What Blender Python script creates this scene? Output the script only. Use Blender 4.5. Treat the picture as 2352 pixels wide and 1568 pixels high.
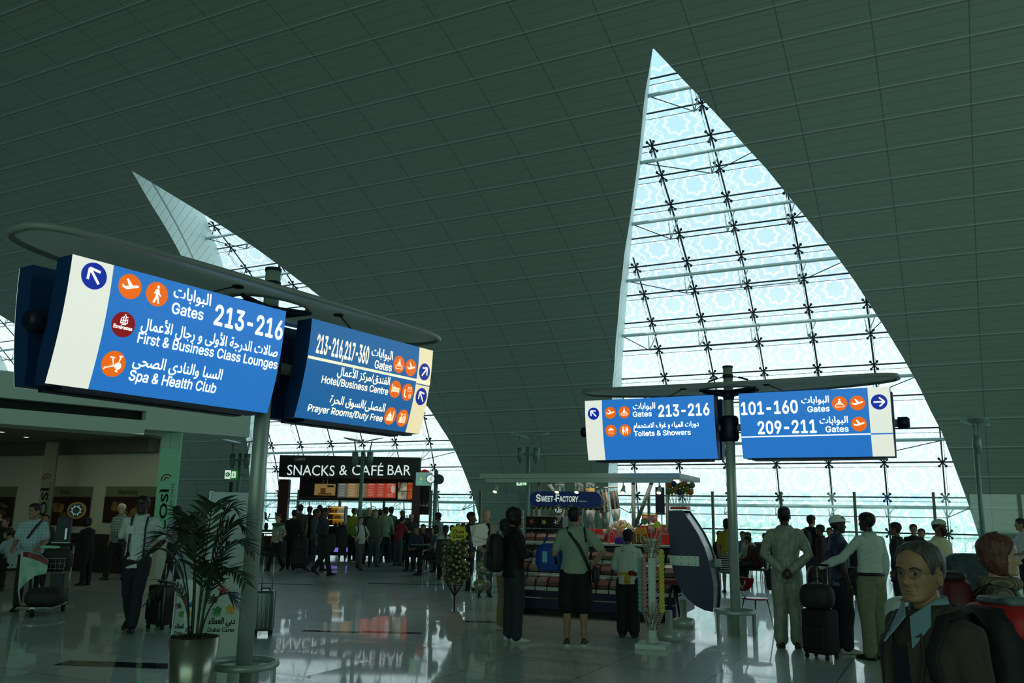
import bpy, bmesh, math, random
from mathutils import Vector, Matrix, noise
from math import sin, cos, pi, radians, sqrt, atan2
for o in list(bpy.data.objects):
    bpy.data.objects.remove(o)
S = bpy.context.scene
COL = S.collection
random.seed(7)
# ---------------------------------------------------------------- camera
IW, IH, FPX = 2352, 1568, 1960.0
PITCH, ROLL, EYE = radians(11.4), radians(1.0), 1.66
UPC = Vector((sin(ROLL)*cos(PITCH), cos(ROLL)*cos(PITCH), sin(PITCH)))
FWC = (Vector((0, 0, 1)) - UPC*UPC.z).normalized()
RTC = UPC.cross(FWC)
cd = bpy.data.cameras.new('camera'); cam = bpy.data.objects.new('camera', cd); COL.objects.link(cam)
cd.sensor_width = 36.0; cd.lens = 36.0*FPX/IW; cd.clip_start = 0.05; cd.clip_end = 3000
cam.matrix_world = Matrix(((RTC.x, RTC.y, -RTC.z, 0), (FWC.x, FWC.y, -FWC.z, 0), (UPC.x, UPC.y, -UPC.z, EYE), (0, 0, 0, 1)))
S.camera = cam
# ---------------------------------------------------------------- sky, daylight, exposure
S.view_settings.view_transform = 'Standard'; S.view_settings.look = 'None'
S.view_settings.exposure = 0.0; S.view_settings.gamma = 1.0; S.view_settings.use_curve_mapping = False
wd = bpy.data.worlds.new('sky'); S.world = wd; wd.use_nodes = True
nt = wd.node_tree; nt.nodes.clear()
wo = nt.nodes.new('ShaderNodeOutputWorld'); wb = nt.nodes.new('ShaderNodeBackground')
wr = nt.nodes.new('ShaderNodeValToRGB'); wt = nt.nodes.new('ShaderNodeTexCoord'); ws = nt.nodes.new('ShaderNodeSeparateXYZ')
nt.links.new(wt.outputs['Generated'], ws.inputs[0]); nt.links.new(ws.outputs['Z'], wr.inputs[0])
nt.links.new(wr.outputs[0], wb.inputs[0]); nt.links.new(wb.outputs[0], wo.inputs[0])
e = wr.color_ramp.elements
e[0].position = 0.0; e[0].color = (0.86, 0.98, 0.98, 1)
e[1].position = 0.6; e[1].color = (0.50, 0.80, 0.88, 1)
k = e.new(0.16); k.color = (0.88, 1.0, 1.0, 1)
k = e.new(0.26); k.color = (0.64, 0.78, 0.84, 1)
wb.inputs[1].default_value = 1.5

def lamp_area(name, loc, target, sx, sy, power, col):
    ld = bpy.data.lights.new(name, 'AREA'); ld.shape = 'RECTANGLE'; ld.size = sx; ld.size_y = sy
    ld.energy = power; ld.color = col
    lo = bpy.data.objects.new(name, ld); COL.objects.link(lo); lo.location = loc
    lo.rotation_euler = (Vector(target)-Vector(loc)).to_track_quat('-Z', 'Y').to_euler()
    return lo
# added area light behind the camera, standing in for unseen windows opposite
DAYLIGHT_FILL = lamp_area('fill_for_unseen_windows', (-9.0, -31.0, 8.0), (-2.0, 12.0, 0.5), 44, 15, 2600, (0.62, 1.0, 0.80))
lamp_area('daylight_side_windows', (24.0, 12.0, 6.0), (0.0, 13.0, 0.5), 16, 8, 450, (0.70, 1.0, 0.92))

sd = bpy.data.lights.new('sun', 'SUN'); sd.energy = 2.6; sd.angle = .02; sd.color = (1.0, .93, .84)   # sun behind the hall, high over the roof: it lights the apron outside
so_ = bpy.data.objects.new('sun', sd); COL.objects.link(so_); so_.rotation_euler = Vector((.40, .55, -1.0)).to_track_quat('-Z', 'Y').to_euler()

# ---------------------------------------------------------------- pixel rays -> places in the hall
def ray(x, y):
    v = Vector((x-IW/2, IH/2-y, FPX)).normalized()
    return Vector((v.dot(RTC), v.dot(FWC), v.dot(UPC)))
def at(x, y, Y):
    r = ray(x, y); return Vector((0, 0, EYE)) + r*(Y/r.y)
def onfloor(x, y, z=0.0):
    r = ray(x, y); return Vector((0, 0, EYE)) + r*((z-EYE)/r.z)

# ---------------------------------------------------------------- materials
def lin(c):
    return tuple(((v/255.0)/12.92 if v/255.0 <= .04045 else ((v/255.0+.055)/1.055)**2.4) for v in c)
MATS = {}
def mat(name, rgb, rough=.6, metal=0.0, emit=None, est=1.0, trans=0.0, spec=.5, alpha=1.0, ior=1.45):
    if name in MATS: return MATS[name]
    m = bpy.data.materials.new(name); m.use_nodes = True
    b = m.node_tree.nodes['Principled BSDF']
    b.inputs['Base Color'].default_value = (*lin(rgb), 1); b.inputs['Roughness'].default_value = rough
    b.inputs['Metallic'].default_value = metal; b.inputs['Specular IOR Level'].default_value = spec
    b.inputs['IOR'].default_value = ior
    if trans: b.inputs['Transmission Weight'].default_value = trans
    if alpha < 1: b.inputs['Alpha'].default_value = alpha
    if emit:
        b.inputs['Emission Color'].default_value = (*lin(emit), 1); b.inputs['Emission Strength'].default_value = est
    MATS[name] = m
    return m
def nd(m, t, **kw):
    n = m.node_tree.nodes.new(t)
    for k_, v in kw.items(): setattr(n, k_, v)
    return n
def bsdf(m): return m.node_tree.nodes['Principled BSDF']
def mth(m, op, a, b=None, c=None):
    n = nd(m, 'ShaderNodeMath', operation=op)
    for i, v in enumerate((a, b, c)):
        if v is None: continue
        if isinstance(v, (int, float)): n.inputs[i].default_value = v
        else: m.node_tree.links.new(v, n.inputs[i])
    return n.outputs[0]
def mixcol(m, fac, c1, c2):
    n = nd(m, 'ShaderNodeMix', data_type='RGBA')
    L = m.node_tree.links
    for sock, v in ((n.inputs[0], fac), (n.inputs[6], c1), (n.inputs[7], c2)):
        if isinstance(v, (int, float)): sock.default_value = v
        elif isinstance(v, tuple): sock.default_value = (*v, 1)
        else: L.new(v, sock)
    return n.outputs[2]
def lines(m, coord, period, width, offset=0.0):
    """1 on a joint of the given width, repeating with the period"""
    a = mth(m, 'ADD', coord, offset+1000*period)
    a = mth(m, 'MODULO', a, period)
    a = mth(m, 'ABSOLUTE', mth(m, 'SUBTRACT', a, period/2))
    return mth(m, 'GREATER_THAN', a, period/2-width/2)
def mottled(name, c1, c2, scale, rough=.7, metal=0.0, detail=3, stretch=None):
    """cloth, stone, soil: two colours mixed by noise"""
    if name in MATS: return MATS[name]
    m = mat(name, c1, rough, metal)
    tc = nd(m, 'ShaderNodeTexCoord'); nz = nd(m, 'ShaderNodeTexNoise'); nz.inputs['Scale'].default_value = scale; nz.inputs['Detail'].default_value = detail
    src = tc.outputs['Object']
    if stretch:
        mp = nd(m, 'ShaderNodeMapping'); mp.inputs['Scale'].default_value = stretch; m.node_tree.links.new(src, mp.inputs[0]); src = mp.outputs[0]
    m.node_tree.links.new(src, nz.inputs['Vector'])
    r = nd(m, 'ShaderNodeValToRGB'); r.color_ramp.elements[0].position = .38; r.color_ramp.elements[1].position = .62
    r.color_ramp.elements[0].color = (*lin(c1), 1); r.color_ramp.elements[1].color = (*lin(c2), 1)
    m.node_tree.links.new(nz.outputs[0], r.inputs[0]); m.node_tree.links.new(r.outputs[0], bsdf(m).inputs['Base Color'])
    return m
def striped(name, c1, c2, period, axis='Z', duty=.5, rough=.7, shear=0.0, emit=0.0):
    if name in MATS: return MATS[name]
    m = mat(name, c1, rough)
    tc = nd(m, 'ShaderNodeTexCoord'); sp = nd(m, 'ShaderNodeSeparateXYZ'); m.node_tree.links.new(tc.outputs['Object'], sp.inputs[0])
    v = sp.outputs[axis]
    if shear: v = mth(m, 'MULTIPLY_ADD', sp.outputs['Z'], shear, v)
    f = lines(m, v, period, period*duty)
    c = mixcol(m, f, lin(c1), lin(c2)); m.node_tree.links.new(c, bsdf(m).inputs['Base Color'])
    return m
def checked(name, c1, c2, period):
    if name in MATS: return MATS[name]
    m = mat(name, c1, .75)
    tc = nd(m, 'ShaderNodeTexCoord'); sp = nd(m, 'ShaderNodeSeparateXYZ'); m.node_tree.links.new(tc.outputs['Object'], sp.inputs[0])
    f = mth(m, 'MAXIMUM', lines(m, sp.outputs['X'], period, period*.3), lines(m, sp.outputs['Z'], period, period*.3))
    m.node_tree.links.new(mixcol(m, f, lin(c1), lin(c2)), bsdf(m).inputs['Base Color'])
    return m
def seethrough(name, tint, gloss=.12, rough=.03):
    """clear pane or acrylic: tinted transparency with a thin reflection"""
    if name in MATS: return MATS[name]
    m = bpy.data.materials.new(name); m.use_nodes = True; t = m.node_tree; t.nodes.clear()
    o = t.nodes.new('ShaderNodeOutputMaterial'); mx = t.nodes.new('ShaderNodeMixShader'); a = t.nodes.new('ShaderNodeBsdfTransparent'); g = t.nodes.new('ShaderNodeBsdfGlossy')
    a.inputs[0].default_value = (*tint, 1); g.inputs['Roughness'].default_value = rough; mx.inputs[0].default_value = gloss
    t.links.new(a.outputs[0], mx.inputs[1]); t.links.new(g.outputs[0], mx.inputs[2]); t.links.new(mx.outputs[0], o.inputs[0])
    MATS[name] = m
    return m

# ---------------------------------------------------------------- mesh builder
class MB:
    def __init__(s): s.b = bmesh.new(); s.mi = 0
    def _tag(s, n0):
        s.b.faces.ensure_lookup_table()
        for f in s.b.faces[n0:]: f.material_index = s.mi
    def face(s, pts):
        n0 = len(s.b.faces); f = s.b.faces.new([s.b.verts.new(p) for p in pts]); s._tag(n0); return f
    def box(s, c, d, M=None, bevel=0.0):
        n0 = len(s.b.faces)
        r = bmesh.ops.create_cube(s.b, size=1.0); vs = r['verts']
        bmesh.ops.scale(s.b, vec=Vector(d), verts=vs)
        bmesh.ops.translate(s.b, vec=Vector(c), verts=vs)
        if M is not None: bmesh.ops.transform(s.b, matrix=M, verts=vs)
        if bevel:
            es = list({e_ for v in vs for e_ in v.link_edges})
            bmesh.ops.bevel(s.b, geom=es, offset=bevel, segments=2, affect='EDGES', profile=.5)
        s._tag(n0); return s
    def rings(s, rs, cap0=True, cap1=True, closed=True, smooth=True):
        n0 = len(s.b.faces)
        V = [[s.b.verts.new(p) for p in r] for r in rs]
        n = len(rs[0])
        for i in range(len(V)-1):
            for j in range(n if closed else n-1):
                k2 = (j+1) % n
                s.b.faces.new((V[i][j], V[i][k2], V[i+1][k2], V[i+1][j])).smooth = smooth
        if cap0: s.b.faces.new(V[0][::-1])
        if cap1: s.b.faces.new(V[-1])
        s._tag(n0); return V
    def tube(s, pts, r, n=8, cap=True, round_ends=False, flat=None):
        pts = [Vector(p) for p in pts]
        R = list(r) if isinstance(r, (list, tuple)) else [r]*len(pts)
        if round_ends:
            d0 = (pts[0]-pts[1]).normalized(); d1 = (pts[-1]-pts[-2]).normalized()
            a, b_ = pts[0], pts[-1]; ra, rb = R[0], R[-1]
            pts = [a+d0*ra*.95, a+d0*ra*.7] + pts + [b_+d1*rb*.7, b_+d1*rb*.95]
            R = [ra*.3, ra*.72] + R + [rb*.72, rb*.3]
        rs = []; u = None
        for i, p in enumerate(pts):
            if i == 0: t = pts[1]-p
            elif i == len(pts)-1: t = p-pts[i-1]
            else: t = (pts[i+1]-p).normalized()+(p-pts[i-1]).normalized()
            t.normalize() if t.length > 1e-9 else None
            if u is None:
                u = t.orthogonal().normalized()
                if flat is not None:
                    u = (Vector(flat)-t*t.dot(Vector(flat))).normalized()
            else:
                u = (u-t*t.dot(u))
                u = u.normalized() if u.length > 1e-9 else t.orthogonal().normalized()
            w = t.cross(u)
            rr = R[i]; ru, rw = rr if isinstance(rr, tuple) else (rr, rr)
            rs.append([p+u*ru*cos(2*pi*j/n)+w*rw*sin(2*pi*j/n) for j in range(n)])
        s.rings(rs, cap, cap); return s
    def ring(s, c, R, r, n=32, m=8, M=None):
        rs = [[Vector((cos(a)*(R+r*cos(b_)), sin(a)*(R+r*cos(b_)), r*sin(b_)))+Vector(c) for b_ in [2*pi*j/m for j in range(m)]] for a in [2*pi*i/n for i in range(n)]]
        if M is not None: rs = [[M @ p for p in q] for q in rs]
        n0 = len(s.b.faces); V = [[s.b.verts.new(p) for p in q] for q in rs]
        for i in range(n):
            for j in range(m):
                s.b.faces.new((V[i][j], V[(i+1) % n][j], V[(i+1) % n][(j+1) % m], V[i][(j+1) % m])).smooth = True
        s._tag(n0); return s
    def lathe(s, prof, n=24, c=(0, 0, 0), M=None):
        rs = [[Vector((r*cos(2*pi*j/n), r*sin(2*pi*j/n), z))+Vector(c) for j in range(n)] for r, z in prof]
        if M is not None: rs = [[M @ p for p in q] for q in rs]
        s.rings(rs); return s
    def ball(s, c, r, n=12, m=8, sc=(1, 1, 1), M=None):
        prof = [(max(1e-4, sin(pi*i/m)), -cos(pi*i/m)) for i in range(m+1)]
        rs = [[Vector((q*cos(2*pi*j/n)*r*sc[0], q*sin(2*pi*j/n)*r*sc[1], z*r*sc[2])) for j in range(n)] for q, z in prof]
        rs = [[(M @ p if M is not None else p)+Vector(c) for p in q] for q in rs]
        s.rings(rs); return s
    def prism(s, poly, h, M=None):
        """polygon in local XY, thickness h along +Z"""
        n0 = len(s.b.faces)
        M = M or Matrix()
        a = [s.b.verts.new(M @ Vector((p[0], p[1], 0))) for p in poly]; c = [s.b.verts.new(M @ Vector((p[0], p[1], h))) for p in poly]
        n = len(poly)
        s.b.faces.new(a[::-1]); s.b.faces.new(c)
        for i in range(n): s.b.faces.new((a[i], a[(i+1) % n], c[(i+1) % n], c[i]))
        s._tag(n0); return s
    def build(s, name, m, parent=None, smooth=False, fix=True):
        if fix: bmesh.ops.recalc_face_normals(s.b, faces=s.b.faces)
        me = bpy.data.meshes.new(name); s.b.to_mesh(me); s.b.free()
        for mm in (m if isinstance(m, (list, tuple)) else [m]): me.materials.append(mm)
        if smooth: me.polygons.foreach_set('use_smooth', [True]*len(me.polygons))
        return link(name, me, parent)
def link(name, me, parent=None):
    o = bpy.data.objects.new(name, me); COL.objects.link(o)
    if parent is not None: o.parent = parent
    return o
def tag(o, label, cat, group=None, kind=None):
    if label: o['label'] = label
    if cat: o['category'] = cat
    if group: o['group'] = group
    if kind: o['kind'] = kind
    return o
def thing(name, label, cat, loc=(0, 0, 0), rz=0.0, group=None):
    o = bpy.data.objects.new(name, None); COL.objects.link(o); o.empty_display_size = .1
    o.location = loc; o.rotation_euler = (0, 0, rz)
    return tag(o, label, cat, group)
def struct(o):
    o['kind'] = 'structure'; return o
def dup(o, loc=None, rz=None, label=None, parent=None, group=None):
    c = o.copy(); COL.objects.link(c)
    if parent is not None: c.parent = parent
    for ch in list(o.children): dup(ch, parent=c)
    if loc is not None: c.location = loc
    if rz is not None: c.rotation_euler = (0, 0, rz)
    if label: c['label'] = label
    if group: c['group'] = group
    return c
# ---------------------------------------------------------------- lettering
AR = {'ا': 'FE8D FE8E', 'أ': 'FE83 FE84', 'ب': 'FE8F FE90 FE91 FE92', 'ة': 'FE93 FE94', 'ت': 'FE95 FE96 FE97 FE98', 'ج': 'FE9D FE9E FE9F FEA0',
      'ح': 'FEA1 FEA2 FEA3 FEA4', 'د': 'FEA9 FEAA', 'ر': 'FEAD FEAE', 'ز': 'FEAF FEB0', 'س': 'FEB1 FEB2 FEB3 FEB4', 'ص': 'FEB9 FEBA FEBB FEBC',
      'ط': 'FEC1 FEC2 FEC3 FEC4', 'ع': 'FEC9 FECA FECB FECC', 'غ': 'FECD FECE FECF FED0', 'ف': 'FED1 FED2 FED3 FED4', 'ق': 'FED5 FED6 FED7 FED8',
      'ك': 'FED9 FEDA FEDB FEDC', 'ل': 'FEDD FEDE FEDF FEE0', 'م': 'FEE1 FEE2 FEE3 FEE4', 'ن': 'FEE5 FEE6 FEE7 FEE8', 'ه': 'FEE9 FEEA FEEB FEEC',
      'و': 'FEED FEEE', 'ى': 'FEEF FEF0', 'ي': 'FEF1 FEF2 FEF3 FEF4', 'ء': 'FE80', 'لا': 'FEFB FEFC', 'لأ': 'FEF7 FEF8'}
AR = {k_: [chr(int(h, 16)) for h in v.split()] for k_, v in AR.items()}
def arabic(s):
    t = []; i = 0
    while i < len(s):
        if s[i:i+2] in ('لا', 'لأ'): t.append(s[i:i+2]); i += 2
        else: t.append(s[i]); i += 1
    out = []
    for i, ch in enumerate(t):
        f = AR.get(ch)
        if not f: out.append(ch); continue
        prev = i > 0 and len(AR.get(t[i-1], [])) == 4
        nxt = i+1 < len(t) and t[i+1] in AR and len(AR[t[i+1]]) >= 2 and len(f) == 4
        out.append(f[3] if prev and nxt else f[2] if nxt else f[1] if prev and len(f) > 1 else f[0])
    return ''.join(out[::-1])
try:
    SANS = bpy.data.fonts.load(bpy.utils.system_resource('DATAFILES', path='fonts')+'/Inter.woff2')
except Exception:
    SANS = None
def letter_mesh(body, bold=0.0, depth=0.0, space=1.0, font=None):
    """flat lettering: bounding box moved to the origin, returned with its width and height"""
    c = bpy.data.curves.new('lettering', 'FONT'); c.body = body; c.size = 1.0; c.offset = bold; c.extrude = depth; c.resolution_u = 3; c.space_character = space
    if font and body.isascii(): c.font = font
    o = bpy.data.objects.new('lettering', c); COL.objects.link(o)
    bpy.context.view_layer.update()
    me = bpy.data.meshes.new_from_object(o.evaluated_get(bpy.context.evaluated_depsgraph_get()))
    bpy.data.objects.remove(o); bpy.data.curves.remove(c)
    return me
def lettering(name, body, m, parent, place, width=None, height=None, bold=0.012, xscale=None, base=0.0, space=1.0, font=None):
    """lettering laid out in (s, t) with the given cap height or width, then put into the world by place(s, t)"""
    me = letter_mesh(body, 0.0, 0.0, space, font)
    xs = [v.co.x for v in me.vertices]; ys = [v.co.y for v in me.vertices]
    x0, x1 = min(xs), max(xs)
    if body.isascii():
        hm = letter_mesh('H', 0.0, 0.0, 1.0, font); lo, hi = 0.0, max(v.co.y for v in hm.vertices); bpy.data.meshes.remove(hm)
    else: lo, hi = 0.0, .70
    sy = height/(hi-lo) if height else width/(x1-x0)
    sx = width/(x1-x0) if width else sy*(xscale or 1.0)
    b = bmesh.new(); b.from_mesh(me)
    if bold:  # heavier strokes: the outline repeated round a small circle
        for q in range(6):
            n0 = len(b.verts); b.from_mesh(me); b.verts.ensure_lookup_table()
            for v in b.verts[n0:]: v.co += Vector((bold*cos(q*pi/3), bold*sin(q*pi/3), 0))
    bpy.data.meshes.remove(me)
    for v in b.verts: v.co = Vector(((v.co.x-x0)*sx, (v.co.y-lo)*sy, 0))
    yy = [v.co.y for v in b.verts]
    if yy and max(yy)-min(yy) > .04:
        q = math.floor(min(yy)/.03)*.03
        while q < max(yy):
            bmesh.ops.bisect_plane(b, geom=b.verts[:]+b.edges[:]+b.faces[:], plane_co=(0, q, 0), plane_no=(0, 1, 0)); q += .03
    for v in b.verts: v.co = place(v.co.x, v.co.y)
    me = bpy.data.meshes.new(name); b.to_mesh(me); b.free(); me.materials.append(m)
    return link(name, me, parent)
def plane_place(o, ux, uy):
    o, ux, uy = Vector(o), Vector(ux), Vector(uy)
    return lambda s_, t_: o+ux*s_+uy*t_
# ================================================================ THE HALL
YAW = radians(27.0)
U = Vector((cos(YAW), -sin(YAW), 0)); N = Vector((sin(YAW), cos(YAW), 0))
VA, VB, VC = 45.0, 20.0, -5.0
PHIP = math.asin(15.65/VB)
def vault(u, ph, w=0.0):
    nx, nz = cos(ph)/VA, sin(ph)/VB; q = sqrt(nx*nx+nz*nz)
    p = U*u + N*(VC+VA*cos(ph)+w*nx/q); p.z = VB*sin(ph)+w*nz/q
    return p
ARC = [0.0]; PHT = [i*pi/600 for i in range(601)]
for i in range(600):
    a_, b_ = PHT[i], PHT[i+1]; ARC.append(ARC[-1]+sqrt((VA*(cos(b_)-cos(a_)))**2+(VB*(sin(b_)-sin(a_)))**2))
def interp(x, X, Y):
    if x <= X[0]: return Y[0]
    for i in range(len(X)-1):
        if x <= X[i+1]: return Y[i]+(Y[i+1]-Y[i])*(x-X[i])/(X[i+1]-X[i])
    return Y[-1]
def arc(ph): return interp(ph, PHT, ARC)
def phi_of(s): return interp(s, ARC, PHT)
LZ = [0, 3.88, 7.39, 9.22, 10.8, 12.01, 13.45, 14.2, 15.0, 15.65]; LU = [-15.2, -14.62, -13.54, -12.67, -11.72, -10.83, -9.5, -8.75, -7.95, -7.08]
RZ = [0, 1.21, 2.55, 3.68, 5.14, 6.1, 6.91, 7.85, 8.96, 10.51, 11.35, 12.07, 13.4, 14.5, 15.65]; RU = [1.1, .87, .58, .28, -.1, -.5, -.79, -1.22, -1.78, -2.65, -3.21, -3.75, -4.8, -5.85, -7.08]
BAY = 22.92
def uL(k_, ph): return (interp(VB*sin(ph), LZ, LU) if ph < PHIP else -7.08)+BAY*k_+SHIFT.get(k_, 0)
def uR(k_, ph): return (interp(VB*sin(ph), RZ, RU) if ph < PHIP else -7.08)+BAY*k_+SHIFT.get(k_, 0)
SHIFT = {-2: .9}
ROWS = [PHIP*i/44 for i in range(45)]

# --- white strip-panel ceiling
cm = mat('ceiling_strip_panels', (152, 164, 154), .55)
uvn = nd(cm, 'ShaderNodeUVMap'); sp = nd(cm, 'ShaderNodeSeparateXYZ'); cm.node_tree.links.new(uvn.outputs[0], sp.inputs[0])
thin = lines(cm, sp.outputs['Y'], .42, .03, .10); wide = lines(cm, sp.outputs['Y'], 1.26, .07, .33); colj = lines(cm, sp.outputs['X'], 2.42, .035, 7.04-1.21)
wide2 = lines(cm, sp.outputs['Y'], 1.26, .05, .27)
c0 = mixcol(cm, mth(cm, 'MULTIPLY', thin, .28), lin((146, 157, 144)), lin((70, 80, 74)))
c0 = mixcol(cm, mth(cm, 'MULTIPLY', colj, .5), c0, lin((50, 58, 55)))
c0 = mixcol(cm, mth(cm, 'MULTIPLY', wide, .40), c0, lin((60, 70, 66)))
c0 = mixcol(cm, mth(cm, 'MULTIPLY', wide2, .38), c0, lin((225, 235, 228)))
cm.node_tree.links.new(c0, bsdf(cm).inputs['Base Color'])
bp = nd(cm, 'ShaderNodeBump'); bp.inputs['Strength'].default_value = .35; bp.inputs['Distance'].default_value = .03
cm.node_tree.links.new(mth(cm, 'SUBTRACT', 1.0, wide), bp.inputs['Height']); cm.node_tree.links.new(bp.outputs[0], bsdf(cm).inputs['Normal'])

def grid_mesh(name, cols, m, parent=None):
    """cols: list of columns; each a list of (point, (u, v)); neighbours are joined into quads"""
    b = bmesh.new(); uv = b.loops.layers.uv.new('UVMap')
    V = [[b.verts.new(p) for p, _ in c] for c in cols]
    for i in range(len(cols)-1):
        for j in range(len(cols[0])-1):
            q = [(i, j), (i+1, j), (i+1, j+1), (i, j+1)]
            try: f = b.faces.new([V[a_][c_] for a_, c_ in q])
            except ValueError: continue
            f.smooth = True
            for l, (a_, c_) in zip(f.loops, q): l[uv].uv = cols[a_][c_][1]
    bmesh.ops.remove_doubles(b, verts=b.verts, dist=1e-4)
    me = bpy.data.meshes.new(name); b.to_mesh(me); b.free()
    for mm in (m if isinstance(m, list) else [m]): me.materials.append(mm)
    return link(name, me, parent)
FULL = ROWS + [PHIP+(pi-PHIP)*i/40 for i in range(1, 41)]
KS = [-4, -3, -2, -1, 0, 1]
b = bmesh.new(); uv = b.loops.layers.uv.new('UVMap')
spans = [(lambda ph: -108.0, lambda ph: uL(-4, ph))] + [((lambda ph, k_=k_: uR(k_, ph)), (lambda ph, k_=k_: uL(k_+1, ph))) for k_ in KS[:-1]] + [(lambda ph: uR(1, ph), lambda ph: 34.0)]
for lo, hi in spans:
    nu = 8; V = []
    for ph in FULL:
        a_, c_ = lo(ph), hi(ph); V.append([(b.verts.new(vault(a_+(c_-a_)*i/nu, ph)), (a_+(c_-a_)*i/nu, arc(ph))) for i in range(nu+1)])
    for j in range(len(FULL)-1):
        for i in range(nu):
            q = [V[j][i], V[j][i+1], V[j+1][i+1], V[j+1][i]]
            f = b.faces.new([x[0] for x in q]); f.smooth = True
            for l, x in zip(f.loops, q): l[uv].uv = x[1]
bmesh.ops.remove_doubles(b, verts=b.verts, dist=1e-3)
bmesh.ops.recalc_face_normals(b, faces=b.faces)
me = bpy.data.meshes.new('ceiling'); b.to_mesh(me); b.free(); me.materials.append(cm)
struct(link('ceiling', me))
# end walls of the vault
plaster = mat('plaster', (176, 190, 182), .8)
for nm, uu in (('wall_left', -108.0), ('wall_right', 34.0)):
    mb = MB(); mb.face([vault(uu, pi*i/40) for i in range(41)]); struct(mb.build(nm, plaster))

# --- sail windows
gm = bpy.data.materials.new('fritted_glass'); gm.use_nodes = True; t = gm.node_tree; t.nodes.clear()
go = t.nodes.new('ShaderNodeOutputMaterial'); gx = t.nodes.new('ShaderNodeMixShader'); ga = t.nodes.new('ShaderNodeBsdfTransparent'); gg = t.nodes.new('ShaderNodeBsdfGlossy')
gg.inputs['Roughness'].default_value = .05; gx.inputs[0].default_value = .03
t.links.new(ga.outputs[0], gx.inputs[1]); t.links.new(gg.outputs[0], gx.inputs[2]); t.links.new(gx.outputs[0], go.inputs[0])
uvn = nd(gm, 'ShaderNodeUVMap'); sp = nd(gm, 'ShaderNodeSeparateXYZ'); t.links.new(uvn.outputs[0], sp.inputs[0])
def cell(v, period, off):
    a = mth(gm, 'MODULO', mth(gm, 'ADD', v, off+1000*period), period)
    return mth(gm, 'SUBTRACT', a, period/2)
PW, PH_ = 2.27, 1.385
cx = cell(sp.outputs['X'], PW, 7.0); cy = cell(sp.outputs['Y'], PH_, .35)
ax_, ay_ = mth(gm, 'ABSOLUTE', cx), mth(gm, 'ABSOLUTE', cy)
d1 = mth(gm, 'MAXIMUM', ax_, ay_); d2 = mth(gm, 'MULTIPLY', mth(gm, 'ADD', ax_, ay_), .7071)
star = mth(gm, 'MINIMUM', d1, d2)
inner = mth(gm, 'LESS_THAN', star, .30); rim = mth(gm, 'LESS_THAN', star, .40)
outer = mth(gm, 'LESS_THAN', star, .60); orim = mth(gm, 'LESS_THAN', star, .655)
da = mth(gm, 'ADD', sp.outputs['X'], sp.outputs['Y']); db = mth(gm, 'SUBTRACT', sp.outputs['X'], sp.outputs['Y'])
lat = mth(gm, 'MAXIMUM', lines(gm, da, .42, .075), lines(gm, db, .42, .075))
frit = mth(gm, 'MAXIMUM', mth(gm, 'MULTIPLY', lat, mth(gm, 'SUBTRACT', 1.0, orim)), mth(gm, 'MAXIMUM', mth(gm, 'SUBTRACT', orim, outer), mth(gm, 'SUBTRACT', rim, inner)))
t.links.new(mixcol(gm, frit, (.66, .785, .81), (1.0, 1.0, 1.0)), ga.inputs[0])
MATS['fritted_glass'] = gm
steel_dark = mat('dark_steel', (38, 46, 48), .4, .6)
steel_pale = mat('pale_painted_steel', (196, 214, 212), .4)
steel = mat('brushed_steel', (172, 182, 176), .36, .25)
rm = mat('reveal_panels', (205, 220, 216), .5)
uvn = nd(rm, 'ShaderNodeUVMap'); sp = nd(rm, 'ShaderNodeSeparateXYZ'); rm.node_tree.links.new(uvn.outputs[0], sp.inputs[0])
sk = mth(rm, 'MULTIPLY_ADD', sp.outputs['X'], .35, sp.outputs['Y'])
jl = mth(rm, 'MULTIPLY', lines(rm, sk, .46, .025), mth(rm, 'LESS_THAN', sp.outputs['X'], .78))
gr = mth(rm, 'LESS_THAN', mth(rm, 'ABSOLUTE', mth(rm, 'SUBTRACT', sp.outputs['X'], .24)), .018)
rm.node_tree.links.new(mixcol(rm, mth(rm, 'MULTIPLY', mth(rm, 'MAXIMUM', jl, gr), .75), lin((226, 236, 232)), lin((80, 96, 96))), bsdf(rm).inputs['Base Color'])
def gw(ph): return 1.35+1.9*max(0.0, ph/PHIP)**1.6
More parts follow.
